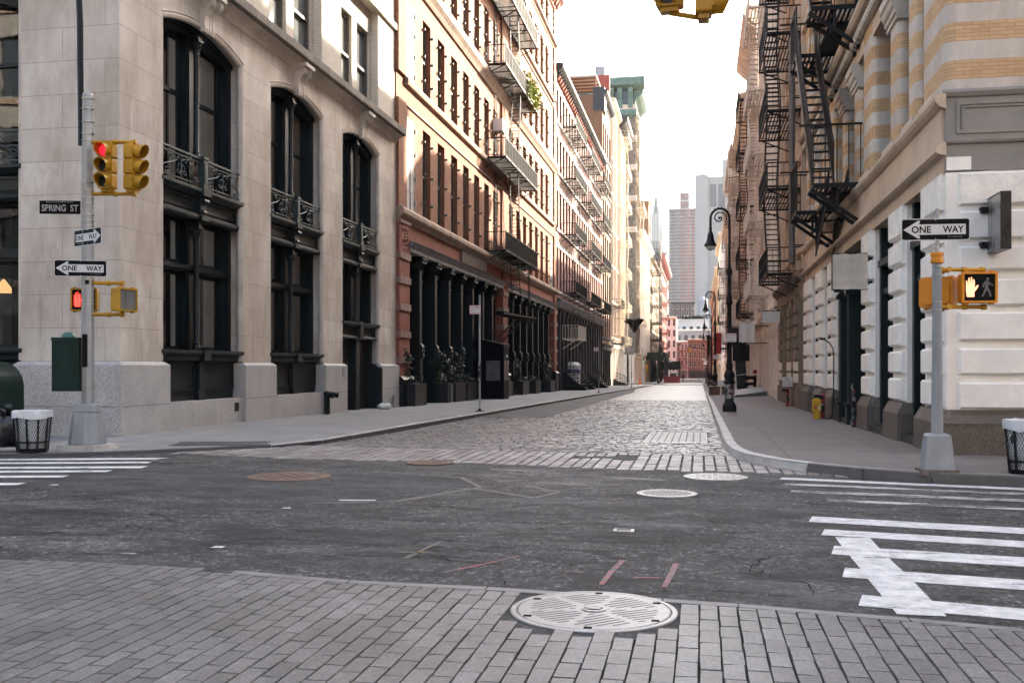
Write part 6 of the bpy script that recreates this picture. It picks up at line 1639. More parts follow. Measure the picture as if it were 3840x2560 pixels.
street_sign((PLX-.50, PLY-.10, 4.55), D2R(14))
one_way((PLX+.11, PLY-.16, 3.98), D2R(-26), False, 'ONE WAY sign with a right arrow, angled on the left pole')
one_way((PLX-.05, PLY-.14, 3.41), D2R(22), True, 'ONE WAY sign with a left arrow facing the viewer on the left pole')
cb = thing('control_box', 'dark green signal control box with a dome strapped to the left pole', 'control box', (PLX-.36, PLY-.02, 1.15), D2R(16))
m = MB(); m.box(-.25,.23,-.2,.16,0,.97); m.box(-.26,.24,-.21,.17,.93,.99); m.build('cabinet', M['green_box'], cb, local=True)
m = MB(); m.box(-.23,-.22,-.205,-.2,.03,.92); m.box(-.235,.1,-.208,-.2,.04,.9); m.build('door', M['green_box'], cb, local=True)
m = MB(); m.lathe(-.02, 0, [(.125,.985),(.125,1.0),(.11,1.05),(.06,1.085),(.005,1.095)], 14); m.build('dome', plain('blue_green_dome', (.03,.12,.11), .35, var=.3), cb, local=True, smooth=True)
# ---- right pole
RPX, RPY = 3.25, 14.75
rp = thing('signal_pole', 'slim grey signal pole with an orange collar on the right pavement', 'signal pole', (RPX, RPY, .14))
m = MB(); x, y = RPX, RPY
m.box(x-.25,x+.25,y-.2,y+.2,.10,.18); m.build('footing', M['granite_brown'], rp)
m = MB(); m.frus(x-.20,x+.20,y-.18,y+.18,.18,x-.155,x+.155,y-.145,y+.145,.64); m.frus(x-.155,x+.155,y-.145,y+.145,.64,x-.13,x+.13,y-.12,y+.12,.67); m.build('base', M['poledgrey'], rp)
m = MB(); m.lathe(x, y, [(.082,.66),(.066,2.0),(.062,3.04)], 8); m.build('shaft', M['poledgrey'], rp)
m = MB(); m.lathe(x, y, [(.075,3.04),(.088,3.05),(.088,3.09),(.08,3.1),(.08,3.14),(.088,3.15),(.088,3.19),(.03,3.2)], 12); m.build('collar', M['orange'], rp)
m = MB(); m.lathe(x, y, [(.024,3.19),(.024,3.76),(.028,3.76),(.028,3.8),(.01,3.81)], 10); m.build('mast', M['galv'], rp)
m = MB()
for z in (2.88,2.99,2.39,2.50): m.lathe(x, y, [(.071,z),(.071,z+.014)], 12)
m.build('band', M['steel'], rp)
bx = lambda l, o=0.0: (RPX+math.cos(TH)*l-math.sin(TH)*o, RPY+math.sin(TH)*l+math.cos(TH)*o)
for z, l in ((2.955,.66), (2.435,.68)): arm(rp, (*bx(.04), z), (*bx(l, .02), z), M['yellow'], .026)
for z in (2.955, 2.435): arm(rp, (*bx(.16), z), (*bx(.12,.3), z-.03), M['yellow'], .026)
one_way((RPX-.03, RPY-.035, 3.51), D2R(3), True, 'ONE WAY sign with a left arrow on top of the right pole')
ped_signal((*bx(.55,-.05), 2.70), D2R(4), 'pedestrian signal with a glowing orange hand beside an unlit walker', 'hand')
ped_signal((*bx(.17,.34), 2.655), D2R(150), 'orange pedestrian signal seen from behind next to the right pole')
# ---- overhead signals on a mast arm
ov = thing('signal_mast', 'tall mast arm carrying the overhead signals above the junction', 'signal pole', (8, 14.8, .14))
m = MB(); m.lathe(8, 14.8, [(.16,.1),(.14,3),(.12,7.4),(.1,7.5)], 10); m.tube((8,14.8,7.2),(-.4,11.1,6.75),.09,10,.05); m.build('mast', M['galv'], ov, smooth=True)
m = MB(); m.tube((-.33,11.12,5.5),(.06,11.2,5.44),.03,8); m.build('lower_hanger', M['yellow'], ov)
m = MB(); m.tube((-.33,11.12,6.4),(.06,11.2,6.4),.03,8); m.tube((-.13,11.16,6.4),(-.13,11.16,6.78),.03,8); m.build('upper_hanger', M['yellow'], ov)
signal_head((-.33, 11.12, 5.55), D2R(-8), 'overhead traffic light cropped by the top edge, left one of the pair')
signal_head((.04, 11.2, 5.47), PI/2+.0, 'overhead traffic light cropped by the top edge, right one with its visor outward')
# ---- bishop crook lamps
def sticker_mat():
    t = NT('sticker_covered_iron')
    v = t.node('ShaderNodeTexVoronoi', feature='F1', distance='CHEBYCHEV', i={'Vector': t.vec(1,1,.8), 'Scale': 11.0, 'Randomness': 1.0})
    sp = t.node('ShaderNodeSeparateColor', i={0: v.outputs['Color']})
    col = t.ramp(sp.outputs[0], [(0,(.012,.012,.014)), (.42,(.02,.02,.022)), (.46,(.5,.48,.46)), (.62,(.55,.53,.5)), (.64,(.35,.04,.04)), (.72,(.05,.05,.05)), (.8,(.4,.37,.33)), (.9,(.06,.07,.12))], 'CONSTANT')
    n = t.noise(t.pos(), 30, 4, .7)
    t.set(color=t.mix(t.ramp(n, [(.4,.8),(.6,0.0)]), col, (.02,.02,.02)), rough=.5); return t.m
M['stickers'] = sticker_mat()
def lamp(x, y, label, s=1, zg=None, lit=False):
    g = gz(y)+.13 if zg is None else zg
    t = thing('street_lamp', label, 'street lamp', (x, y, g), 0, 'bishop crook street lamps')
    m = MB(); m.lathe(x, y, [(.27,g-.05),(.27,g+.22),(.25,g+.27),(.21,g+.32),(.17,g+.4)], 8); m.build('plinth', M['black'], t)
    m = MB(); m.lathe(x, y, [(.17,g+.40),(.175,g+1.02)], 12); m.build('sticker_band', M['stickers'], t)
    m = MB(); m.lathe(x, y, [(.175,g+1.02),(.21,g+1.06),(.215,g+1.12),(.16,g+1.17),(.19,g+1.26),(.205,g+1.34),(.17,g+1.45),(.10,g+1.55),(.115,g+1.6),(.13,g+1.72),(.095,g+1.8),(.085,g+2.6),(.105,g+2.65),(.105,g+2.7),(.083,g+2.75),(.078,g+3.9),(.11,g+3.95),(.12,g+4.05),(.09,g+4.15),(.10,g+4.22),(.075,g+4.3),(.066,g+5.0),(.10,g+5.05),(.12,g+5.14),(.07,g+5.28),(.05,g+5.45),(.045,g+6.9)], 12); m.build('post', M['black'], t, smooth=True)
    r = .34; cx = x-s*r; zc = g+7.1
    arc = [(x, y, g+6.8)] + [(cx+s*r*math.cos(a), y, zc+r*1.08*math.sin(a)) for a in [PI*k/16 for k in range(17)]] + [(x-s*2*r, y, g+6.75)]
    m = MB(); m.path(arc, .042, 8); 
    for k in range(3, 14, 2): a = PI*k/16; m.sphere((cx+s*r*math.cos(a), y, zc+r*1.08*math.sin(a)+.05), .03, 6, 4)
    m.build('crook', M['black'], t, smooth=True)
    sp_ = []
    for k in range(40):
        q = k/39; a = 2*PI*1.35*q-.6; rr = .24*(1-q)+.03; sp_.append((cx+s*(rr*math.cos(a)-.02), y, zc+.02+rr*math.sin(a)))
    m = MB(); m.path([(x, y, g+6.75)]+[(x-s*.02, y, zc-.14)]+sp_, .024, 6); m.sphere((cx-s*.02,y,zc+.02),.045,8,6)
    m.path([(x-s*(.10+.075*math.cos(a)), y, g+6.82+.075*math.sin(a)) for a in [k*.5 for k in range(11)]], .018, 5); m.build('scroll', M['black'], t, smooth=True)
    lx = x-s*2*r
    m = MB(); m.lathe(lx, y, [(.05,g+6.78),(.06,g+6.7),(.04,g+6.66),(.075,g+6.6),(.11,g+6.5),(.13,g+6.35),(.17,g+6.22),(.235,g+6.14),(.235,g+6.10),(.2,g+6.09)], 14); m.build('lantern_hood', M['black'], t, smooth=True)
    m = MB(); m.sphere((lx, y, g+6.09), .17, 14, 8, 1, 1, .95); m.build('globe', M['bulb'], t, smooth=True)
    return t
lamp(1.06, 37.4, 'nearest black bishop crook street lamp, sticker covered base, on the right pavement')
lamp(1.08, 73.7, 'second black bishop crook lamp on the right, behind the nearest one')
lamp(1.10, 101.0, 'third black bishop crook lamp down the right pavement')
lamp(1.10, 128.0, 'fourth black bishop crook lamp down the right pavement')
lamp(1.15, 163.0, 'fifth bishop crook lamp on the right, at the far crossing')
lamp(-8.3, 205.0, 'only bishop crook lamp on the left side, beyond the far crossing', -1)
def no_parking(loc, rotz, label, pole=None):
    t = thing('parking_sign', label, 'sign', loc, rotz, None)
    flat(rrect(.42,.33,.03), 0, .004).build('border', M['signred'], t, local=True); flat(rrect(.395,.305,.024), -.0042, .001).build('plate', M['signwhite'], t, local=True)
    letter(t, 'NO PARKING', 0, .095, -.0052, w=.33, h=.055, mat='signred', bold=.022); letter(t, 'Monday - Friday', 0, .015, -.0052, w=.31, h=.045, mat='signred'); letter(t, '8am - 6pm', -.05, -.045, -.0052, w=.2, h=.04, mat='signred')
    m = MB(); m.prism([(-.14,-.112),(-.10,-.09),(-.10,-.105),(.10,-.105),(.10,-.09),(.14,-.112),(.10,-.134),(.10,-.119),(-.10,-.119),(-.10,-.134)], -.0064, -.0054, axis=1); m.build('arrow', M['signred'], t, local=True)
    return t
def sign_post(x, y, label, h=4.25):
    g = gz(y)+.14
    t = thing('sign_post', label, 'post', (x, y, g))
    m = MB(); m.box(x-.16,x+.16,y-.06,y+.06,g,g+.03); m.box(x-.05,x+.05,y-.05,y+.05,g,g+.1); m.build('foot', M['black'], t)
    m = MB(); m.box(x-.032,x+.032,y-.02,y+.02,g+.02,g+1.05); m.build('lower_post', M['poledgrey'], t)
    m = MB(); m.box(x-.045,x+.045,y-.03,y+.03,g+1.05,g+1.85); m.build('sticker_band', M['stickers'], t)
    m = MB(); m.box(x-.032,x+.032,y-.02,y+.02,g+1.85,g+h); m.build('upper_post', M['galv'], t)
    return t
sign_post(-7.9, 35.5, 'nearest sign post with a sticker wrapped middle on the left pavement'); no_parking((-8.06, 35.44, 3.68), D2R(8), 'red and white NO PARKING sign on the nearest left post')
sign_post(-7.95, 79.5, 'thin sign post near the black stoops on the left pavement', 4.4); no_parking((-8.15, 79.4, 3.0), D2R(8), 'NO PARKING sign on the post near the black stoops')
sign_post(-7.8, 116, 'far dark sign post on the left pavement past the stoops', 4.6)
no_parking((1.10, 37.1, 2.66), D2R(6), 'NO PARKING sign strapped to the nearest street lamp'); no_parking((1.12, 73.4, 2.3), D2R(6), 'NO PARKING sign strapped to the second street lamp')
# ---- litter baskets
def basket(x, y, label, sticker=False, rot=0):
    g = .14 if x > 0 else .075; t = thing('litter_basket', label, 'trash can', (x, y, g), rot)
    r0, r1, h = .262, .322, .70; R = lambda z: r0+(r1-r0)*z/h
    m = MB()
    for a, b in ((0,.03),(.16,.19),(h-.03,h)): m.lathe(0, 0, [(R(a)+.004,a),(R(b)+.004,b),(R(b)-.006,b),(R(a)-.006,a)], 28)
    for k in range(10):
        a = 2*PI*k/10; m.bar((R(0)*math.cos(a),R(0)*math.sin(a),0),(R(h)*math.cos(a),R(h)*math.sin(a),h),.03,.012,up=(math.cos(a),math.sin(a),0))
    m.build('frame', M['black'], t, local=True)
    m = MB(); n = 46
    for k in range(n):
        for s in (1,-1):
            pts = []
            for i in range(6): z = .03+(h-.06)*i/5; a = 2*PI*k/n+s*z*1.55; pts.append((R(z)*math.cos(a), R(z)*math.sin(a), z))
            m.path(pts, .0034, 3, caps=False)
    m.build('mesh', M['black'], t, local=True)
    m = MB(); rs = random.getstate(); random.seed(int(x*100)); prof = [(.02,.05),(.22,.06),(.262,.2),(.29,.45),(.308,.66),(.325,.69),(.332,.70),(.332,.735),(.318,.74),(.28,.66)]
    n = 30; vs = []
    for r, z in prof:
        for k in range(n):
            a = 2*PI*k/n; j = 1+random.uniform(-.05,.03) if z < .66 else 1+random.uniform(-.006,.008); vs.append((r*j*math.cos(a), r*j*math.sin(a), z+(random.uniform(-.006,.006) if z > .7 else 0)))
    # drape of the liner over the rim
    base = len(vs)
    for r, z in ((.337,.735),(.342,.68),(.338,.60)):
        for k in range(n): a = 2*PI*k/n; vs.append((r*math.cos(a), r*math.sin(a), z+(.02*math.sin(a*3+x)+random.uniform(-.008,.008) if z < .65 else 0)))
    L = len(prof); fs = [(i*n+k, i*n+(k+1)%n, (i+1)*n+(k+1)%n, (i+1)*n+k) for i in range(L-1) for k in range(n)] + [(base+i*n+k, base+i*n+(k+1)%n, base+(i+1)*n+(k+1)%n, base+(i+1)*n+k) for i in range(2) for k in range(n)]
    m.add(vs, fs); random.setstate(rs); m.build('liner', M['liner'], t, local=True, smooth=True)
    if sticker:
        m = MB(); a0 = -2.72
        for q, (za, zb), mt in ((0,(.42,.58),'signwhite'),):
            m.quad(*[((R(z)+.008)*math.cos(a), (R(z)+.008)*math.sin(a), z) for a, z in ((a0,za),(a0+.2,za),(a0+.2,zb),(a0,zb))])
        m.build('sticker', M['stickers'], t, local=True)
    return t
M['liner'] = plain('white_bin_liner', (.62,.63,.65), .4, var=.2, sc=6)
basket(-11.86, 16.08, 'wire litter basket with a white liner beside the left signal pole'); basket(4.44, 14.72, 'wire litter basket with a stickered side at the right edge', True)
bg = thing('rubbish_bag', 'knotted black rubbish bag slumped beside the left litter basket', 'garbage bag', (-12.45, 16.15, .14))
m = MB(); rs = random.getstate(); random.seed(3)
m.sphere((-12.45,16.15,.42), .40, 26, 16, 1.05, .9, .8)
def lump(x, y, z):
    a = math.atan2(y-16.15, x+12.45); k = .05*math.sin(a*5+z*9)+.035*math.sin(a*11-z*17)+random.uniform(-.018,.018)
    s = 1+k*1.6; return (-12.45+(x+12.45)*s, 16.15+(y-16.15)*s, max(.14, z+.05*math.sin(a*7)+random.uniform(-.015,.015)))
m.v = [lump(*p) for p in m.v]; m.build('bag', plain('black_plastic_film', (.008,.008,.009), .22, var=.3, sc=4, bump=.5, bsc=9), bg, smooth=True)
m = MB(); m.path([(-12.42,16.1,.66),(-12.38,16.06,.76),(-12.3,16.0,.80),(-12.25,15.95,.9)], [.1,.045,.03,.07], 8); m.path([(-12.38,16.06,.76),(-12.5,16.0,.84),(-12.6,15.9,.82)], [.04,.035,.05], 7); m.build('knot', bpy.data.materials['black_plastic_film'], bg, smooth=True); random.setstate(rs)
mb_ = thing('mail_box', 'dark green round topped relay mail box at the left edge', 'mail box', (-13.97, 17.6, .14))
m = MB(); prof = [(-14.47,.25),(-13.47,.25)] + [(-13.97+.5*math.cos(a), 1.2+.5*math.sin(a)) for a in [PI*k/14 for k in range(15)]]; m.prism(prof, 17.2, 18.0, axis=1); m.build('shell', M['green_box'], mb_)
for xx in (-14.4,-13.55):
    for yy in (17.26,17.94): m = MB(); m.box(xx-.04,xx+.04,yy-.04,yy+.04,.12,.26); m.build('leg', M['green_box'], mb_)
# ---- right pavement details
bs = thing('blank_sign', 'square blank metal sign hanging from the white pier', 'sign', (3.6, 25.2, 3.5))
m = MB(); n = 10; vs = []; fs = []
for s in (0, 1):
    for i in range(n+1):
        for j in range(n+1): vs.append((3.15+.83*i/n, 25.15+s*.05+.006*math.sin(i*1.3+j*.7)+.006*math.sin(j*1.9), 3.47+.86*j/n))
for s in (0, 1):
    o = s*(n+1)**2; fs += [(o+i*(n+1)+j, o+(i+1)*(n+1)+j, o+(i+1)*(n+1)+j+1, o+i*(n+1)+j+1) for i in range(n) for j in range(n)]
m.add(vs, fs); m.build('panel', plain('dented_tan_sheet_metal', (.56,.475,.40), .4, metal=.0, var=.2, sc=2.2, bump=.12, bsc=3), bs, smooth=True)
m = MB(); m.box(3.14,3.99,25.15,25.2,4.32,4.345); m.box(3.14,3.99,25.15,25.2,3.455,3.475); m.box(3.135,3.155,25.14,25.21,3.46,4.34); m.box(3.975,3.995,25.14,25.21,3.46,4.34)
for z in (4.2,3.62): m.box(3.98,4.1,25.15,25.2,z-.04,z+.04)
m.build('frame', M['fe'], bs)
pj = thing('projecting_sign', 'blank black edged blade sign projecting from the white side wall', 'sign', (4.77, 17.4, 3.5))
m = MB(); m.box(4.70,4.84,17.0,17.72,3.49,4.37); m.build('panel', plain('grey_sheet_metal', (.30,.30,.30), .3, metal=.6, var=.35, sc=3, dirt=.4, streak=True), pj)
m = MB(); m.box(4.69,4.85,16.97,17.0,3.47,4.39); m.box(4.69,4.85,17.0,17.72,3.47,3.489); m.box(4.69,4.85,17.0,17.72,4.371,4.39); m.build('edge', plain('black_vinyl_edge', (.012,.012,.013), .3, bump=.4, bsc=14), pj)
m = MB()
for z in (3.62,4.2): m.box(4.58,4.72,17.66,17.8,z-.05,z+.05)
m.build('bracket', M['fe'], pj)
M['redpipe'] = plain('red_standpipe_paint', (.30,.02,.025), .4, var=.3, sc=5, dirt=.4)
for x, y, lab in ((3.72, 32.0, 'red sticker covered standpipe with a black outlet beside the yellow box'), (3.72, 44.5, 'farther red standpipe with a black outlet by the brown pilasters')):
    g = pzr(x, y); t = thing('standpipe', lab, 'standpipe', (x, y, g))
    m = MB(); m.lathe(x, y, [(.09,g-.02),(.09,g+.03),(.068,g+.04),(.068,g+.2)], 12); m.lathe(x, y, [(.068,g+.46),(.068,g+.66),(.08,g+.67),(.08,g+.74),(.02,g+.76)], 12); m.build('pipe', M['redpipe'], t, smooth=True)
    m = MB(); m.lathe(x, y, [(.07,g+.2),(.07,g+.46)], 12); m.build('sticker_band', M['stickers'], t)
    m = MB(); m.path([(x,y,g+.68),(x-.14,y-.02,g+.69),(x-.23,y-.04,g+.68)], [.05,.05,.06], 9); m.path([(x,y,g+.66),(x-.04,y-.14,g+.65)], .055, 9); m.build('outlet', M['black'], t, smooth=True)
nb = thing('newspaper_box', 'yellow newspaper box on the right pavement beside the red standpipe', 'newspaper box', (3.5, 31.7, pzr(3.4,31.7)))
g = pzr(3.4,31.7); m = MB(); m.box(3.38,3.62,31.55,31.8,g+.24,g+.56); m.frus(3.38,3.62,31.55,31.8,g+.56,3.41,3.59,31.58,31.77,g+.60); m.box(3.46,3.54,31.6,31.72,g+.60,g+.64); ybox = plain('bright_yellow_enamel', (.55,.33,.008), .4, var=.15, sc=7, dirt=.3); m.build('cabinet', ybox, nb)
m = MB(); m.box(3.41,3.59,31.58,31.77,g,g+.24); m.build('pedestal', ybox, nb)
m = MB(); m.box(3.43,3.50,31.54,31.549,g+.30,g+.40); m.build('label', M['signred'], nb); m = MB(); m.box(3.54,3.59,31.54,31.549,g+.28,g+.38); m.build('coin_plate', M['signwhite'], nb)
sp2 = thing('bollard', 'slim black post wrapped in stickers before the green columns', 'post', (3.85, 26.6, .06))
m = MB(); m.lathe(3.85, 26.6, [(.05,.0),(.05,.62)], 10); m.lathe(3.85, 26.6, [(.07,.66),(.07,.72),(.05,.73)], 10); m.box(3.8,3.95,26.5,26.7,.6,.68); m.build('shaft', M['black'], sp2)
m = MB(); m.lathe(3.85, 26.6, [(.05,.73),(.05,1.08),(.06,1.09),(.06,1.14),(.02,1.16)], 10); m.lathe(3.85, 26.6, [(.055,.1),(.055,.6)], 10); m.build('sticker_band', M['stickers'], sp2)
gn = thing('gooseneck_cable', 'black gooseneck conduit with a small lamp head on the white pier', 'conduit', (3.9, 31.2, 0))
m = MB(); m.path([(3.6,31.6,.04),(3.85,31.3,.03),(3.93,31.3,.2),(3.95,31.25,1.0),(3.95,31.2,1.9),(3.92,31.15,2.15),(3.8,31.0,2.32),(3.62,30.85,2.42)], .018, 6); m.box(3.5,3.66,30.78,30.9,2.4,2.46); m.build('cable', M['fe'], gn)
# hatch ramps, siamese connection, leaning board, cloths and signs further on
rm = thing('hatch_ramp', 'ribbed grey steel hatch plates raised on the right pavement', 'ramp', (3.2, 66, pzr(3.2,66)))
m = MB(); g0, g1 = pzr(2.2,62), pzr(3.8,70)
m.hexa([(2.05,60,g0-.05),(3.85,60,g0+.1),(3.95,68,g1-.05),(2.3,68,g0-.05),(2.05,60,g0+.12),(3.85,60,g0+.36),(3.95,68,g1+.40),(2.3,68,g0+.26)]); m.build('plate', plain('ribbed_steel_plate', (.075,.075,.078), .6, metal=.0, var=.3, sc=6, bump=.3), rm)
m = MB(); m.hexa([(1.75,60,g0-.1),(2.04,60,g0-.1),(2.28,69,g0-.05),(2.0,69,g0-.1),(1.75,60,g0+.03),(2.04,60,g0+.05),(2.28,69,g0+.1),(2.0,69,g0+.05)]); m.build('step', bpy.data.materials['ribbed_steel_plate'], rm)
sc_ = thing('standpipe', 'black double headed standpipe with a red cap against the cream front', 'standpipe', (3.75, 73, pzr(3.75,73)))
g = pzr(3.75,73); m = MB(); m.tube((3.85,73,g),(3.85,73,g+1.1),.12,9); m.path([(3.85,73,g+.9),(3.45,72.6,g+.95),(3.1,72.4,g+.85)], [.13,.13,.17], 9); m.path([(3.85,73,g+.5),(3.4,72.4,g+.5),(3.2,72.2,g+.45)], [.12,.12,.16], 9); m.build('pipe', M['black'], sc_, smooth=True)
m = MB(); m.sphere((3.85,72.9,g+1.35), .16, 8, 6); m.build('cap', M['redpipe'], sc_)
bd = thing('leaning_board', 'tall black board leaning by the cream front on the right', 'board', (3.5, 80, pzr(3.5,80)))
g = pzr(3.4,80); m = MB(); m.hexa([(2.85,80,g),(3.65,80,g),(3.65,80.08,g),(2.85,80.08,g),(2.7,80.6,g+2.5),(3.5,80.6,g+2.5),(3.5,80.68,g+2.5),(2.7,80.68,g+2.5)]); m.build('board', M['black'], bd); m = MB(); m.bar((2.8,80.28,g+1.05),(3.9,80.3,g+1.25),.05); m.build('strap', M['signwhite'], bd)
def banner(name, label, x0, x1, y, z0, z1, mat, pole=True, cat='banner'):
    t = thing(name, label, cat, (x1, y, z0)); m = MB(); n = 8; vs = []
    for s in (0, .012):
        for i in range(n+1):
            for z in (z0+.02*math.sin(i*2.1), (z0+z1)/2, z1): vs.append((x0+(x1-x0)*i/n, y+s+.05*math.sin(i*1.3)*(1 if z < z1 else .2), z))
    fs = [(o+i*3+j, o+i*3+3+j, o+i*3+4+j, o+i*3+1+j) for o in (0, 3*(n+1)) for i in range(n) for j in range(2)]
    m.add(vs, fs); m.build('cloth', mat, t, smooth=True)
    if pole: m = MB(); m.tube((x0-.5,y,z1+.03),(XR+.1,y,z1+.1),.025,6); m.build('pole', M['fe_white'] if mat.name != M['black'].name else M['fe'], t)
    return t
flagw = plain('off_white_canvas', (.60,.57,.53), .85, var=.08, sc=2)
banner('flag', 'plain white flag hanging from a pole over the right pavement', 2.06, 2.88, 55, 2.92, 3.95, flagw, cat='flag')
banner('flag', 'black flag hanging just behind the plain white one', 1.85, 2.65, 60, 2.75, 3.9, M['black'], cat='flag')
banner('flag', 'lower black flag beneath the white one on the right', 1.95, 2.95, 62, 1.95, 2.95, M['black'], cat='flag')
wsn = thing('blank_sign', 'small white blank sign board jutting from the brick loft', 'sign', (3.4, 50.5, 3.8)); m = MB(); m.box(3.02,3.86,50.4,50.46,3.76,4.32); m.build('panel', M['signwhite'], wsn); m = MB(); m.bar((3.0,50.43,4.35),(4.1,50.43,4.35),.04); m.build('bracket', M['fe'], wsn)
fs_ = thing('fire_sign', 'small white sign with red FIRE DEPT lettering low on the brown pilaster', 'sign', (3.75, 44.95, .95), D2R(4)); flat(rrect(.44,.42,.02), 0, .006).build('plate', M['signwhite'], fs_, local=True); letter(fs_, 'FIRE', 0, .12, -.006, h=.07, mat='signred', bold=.01); letter(fs_, 'DEPARTMENT', 0, 0, -.006, w=.36, mat='signred', bold=.01); letter(fs_, 'CONNECT', 0, -.12, -.006, h=.06, mat='signred', bold=.01)
for i, (x0, x1, y0, y1, lab) in enumerate(((.62,1.35,70.2,72.0,'brown wooden planter box at the foot of the second lamp'), (1.5,2.3,70.0,71.5,'brown wooden planter box with a yellow tag farther from the kerb'))):
    t = thing('kerb_planter', lab, 'planter', (x0, y0, gz(71)+.14)); g = gz(71)+.1; m = MB(); m.box(x0,x1,y0,y1,g,g+.62); m.box(x0-.04,x1+.04,y0-.04,y1+.04,g+.56,g+.66); m.build('box', plain('brown_planter_timber', (.15,.085,.05), .7, var=.3) if i == 0 else bpy.data.materials['brown_planter_timber'], t)
    if i: m = MB(); m.box(x0+.3,x0+.45,y0-.06,y0-.045,g+.3,g+.5); m.build('tag', M['yellow'], t)
banner('banner', 'tall red banner hanging from the far right fronts', 1.5, 2.3, 111, 3.0, 5.3, plain('red_banner_cloth', (.36,.03,.03), .8), cat='banner')
banner('banner', 'narrow dark green banner behind the red one', .95, 1.4, 140, 3.2, 6.0, M['green_box'], cat='banner')
# ---- the far crossing
sg = thing('signal_pole', 'far signal pole with a green light at the left crossing corner', 'signal pole', (-9.9, 176, -1.4)); m = MB(); m.lathe(-9.9,176,[(.16,-1.6),(.11,-.6),(.1,5)],8); m.build('shaft', M['galv'], sg)
signal_head((-9.75, 175.8, 2.4), 0, 'small traffic light showing green at the far left corner', 'green')
signal_head((-9.2, 175.8, 1.0), PI/2, 'small sideways traffic light low at the far left corner')
mg = thing('signal_mast', 'curved dark mast arm reaching over the far crossing from the right', 'signal pole', (2.2, 196, -1.6)); m = MB(); m.lathe(2.2,196,[(.16,-1.8),(.12,-.5),(.1,4.6)],8); m.path([(2.2,196,4.4),(1.0,196,4.9),(-.6,196,5.3),(-2.4,196,5.5)],.08,6); m.build('mast', M['black'], mg)
signal_head((-2.3, 195.9, 4.45), 0, 'overhead traffic light hanging on the far mast arm, facing the viewer'); signal_head((-1.95, 195.9, 4.45), PI/2, 'overhead traffic light on the far mast arm, turned sideways', 'green')
cn = thing('traffic_cone', 'orange traffic cone on the left pavement before the far crossing', 'traffic cone', (-9.6, 163, gz(163)+.14)); g = gz(163)+.13; m = MB(); m.lathe(-9.6,163,[(.30,g),(.30,g+.06),(.2,g+.08),(.05,g+1.1)],12); m.build('cone', plain('orange_cone_plastic', (.72,.12,.02), .5), cn)
M['redplastic'] = plain('dull_red_plastic', (.20,.025,.03), .5, var=.35, sc=1.5)
for i, (x0, x1) in enumerate(((-8.05,-6.6), (-6.55,-5.6), (-5.55,-4.6))):
    t = thing('road_barrier', ('leftmost red plastic barrier of the row before the white roofed toilet','middle red plastic barrier in front of the white roofed toilet','rightmost red plastic barrier of the row, toward the road')[i], 'barrier', (x0, 232, gz(232)), 0, 'red road barriers')
    g = gz(232); m = MB(); m.box(x0,x1,231.7,232.3,g,g+.35); m.box(x0,x1,231.85,232.15,g+.35,g+1.55)
    for k in range(3): m.box(x0+.15+k*(x1-x0)/3, x0+.3+k*(x1-x0)/3, 231.75, 232.25, g+.3, g+1.65)
    m.build('body', M['redplastic'], t)
pt = thing('portable_toilet', 'dark portable toilet with a white rounded roof behind red barriers', 'portable toilet', (-6.2, 238, gz(238))); g = gz(238); m = MB(); m.box(-6.9,-5.5,237.3,238.7,g,g+2.3); m.build('cabin', M['greyiron'], pt); m = MB(); m.prism([(-6.95,g+2.3),(-5.45,g+2.3),(-5.6,g+2.6),(-6.2,g+2.75),(-6.8,g+2.6)],237.2,238.8,axis=1); m.build('roof', M['signwhite'], pt)
sh = thing('sidewalk_shed', 'dark green sidewalk shed on posts below the tall black fire escape', 'scaffold', (-10, 237, gz(237))); m = MB(); m.box(-12.4,-8.0,236,262,3.2,5.0); m.build('deck', M['green_box'], sh)
for x in (-11.4,-9.8,-8.2):
    for y in (236.3, 242, 248, 255, 261): m = MB(); m.box(x-.12,x+.12,y-.12,y+.12,-2.6,3.2); m.build('post', M['greyiron'], sh)
sh2 = thing('sidewalk_shed', 'smaller dark green scaffold shed near the end of the street', 'scaffold', (-9, 330, -2.7)); m = MB(); m.box(-12.4,-6.4,330,350,.6,3.4); m.build('deck', M['green_box'], sh2)
for x in (-8.5,-6.6): m = MB(); m.box(x-.15,x+.15,330.2,330.5,-2.8,.6); m.build('post', M['greyiron'], sh2)
for x, y, h in ((1.0, 182, 4.5), (1.3, 215, 5.5), (-7.6, 262, 6), (.9, 300, 7)):
    t = thing('sign_post', {182:'thin far post just before the right crossing corner',215:'thin far post beyond the crossing on the right',262:'thin far post on the left past the red barriers',300:'most distant thin post on the right'}[y], 'post', (x, y, gz(y))); m = MB(); m.lathe(x, y, [(.09,gz(y)),(.07,gz(y)+h)], 6); m.build('shaft', M['galv'] if y == 300 else M['black'], t)
    m = MB(); m.box(x-.4,x+.4,y-.08,y-.04,gz(y)+h-.9,gz(y)+h-.4); m.build('plate', M['signwhite'], t)
# a distant pedestrian, one skinned figure
pe = bpy.data.meshes.new('person'); V = [(0,0,.95),(0,0,1.2),(0,.02,1.45),(0,0,1.56),(0,-.02,1.72),(.09,0,.9),(.11,-.1,.5),(.12,-.02,.08),(.12,-.16,.03),(-.09,0,.9),(-.1,.12,.5),(-.11,.22,.1),(-.11,.1,.03),(.2,0,1.42),(.26,-.02,1.12),(.24,-.14,.9),(-.2,0,1.42),(-.27,.05,1.12),(-.26,-.02,.88)]
Ed = [(0,1),(1,2),(2,3),(3,4),(0,5),(5,6),(6,7),(7,8),(0,9),(9,10),(10,11),(11,12),(2,13),(13,14),(14,15),(2,16),(16,17),(17,18)]
k = 1.15; pe.from_pydata([(a*k,b*k,c*k) for a,b,c in V], Ed, []); pe.materials.append(M['black']); po = bpy.data.objects.new('person', pe); COL.objects.link(po)
po.location = (-4.3, 262, gz(262)); tag(po, 'distant person in dark clothes walking down the middle of the street', 'person')
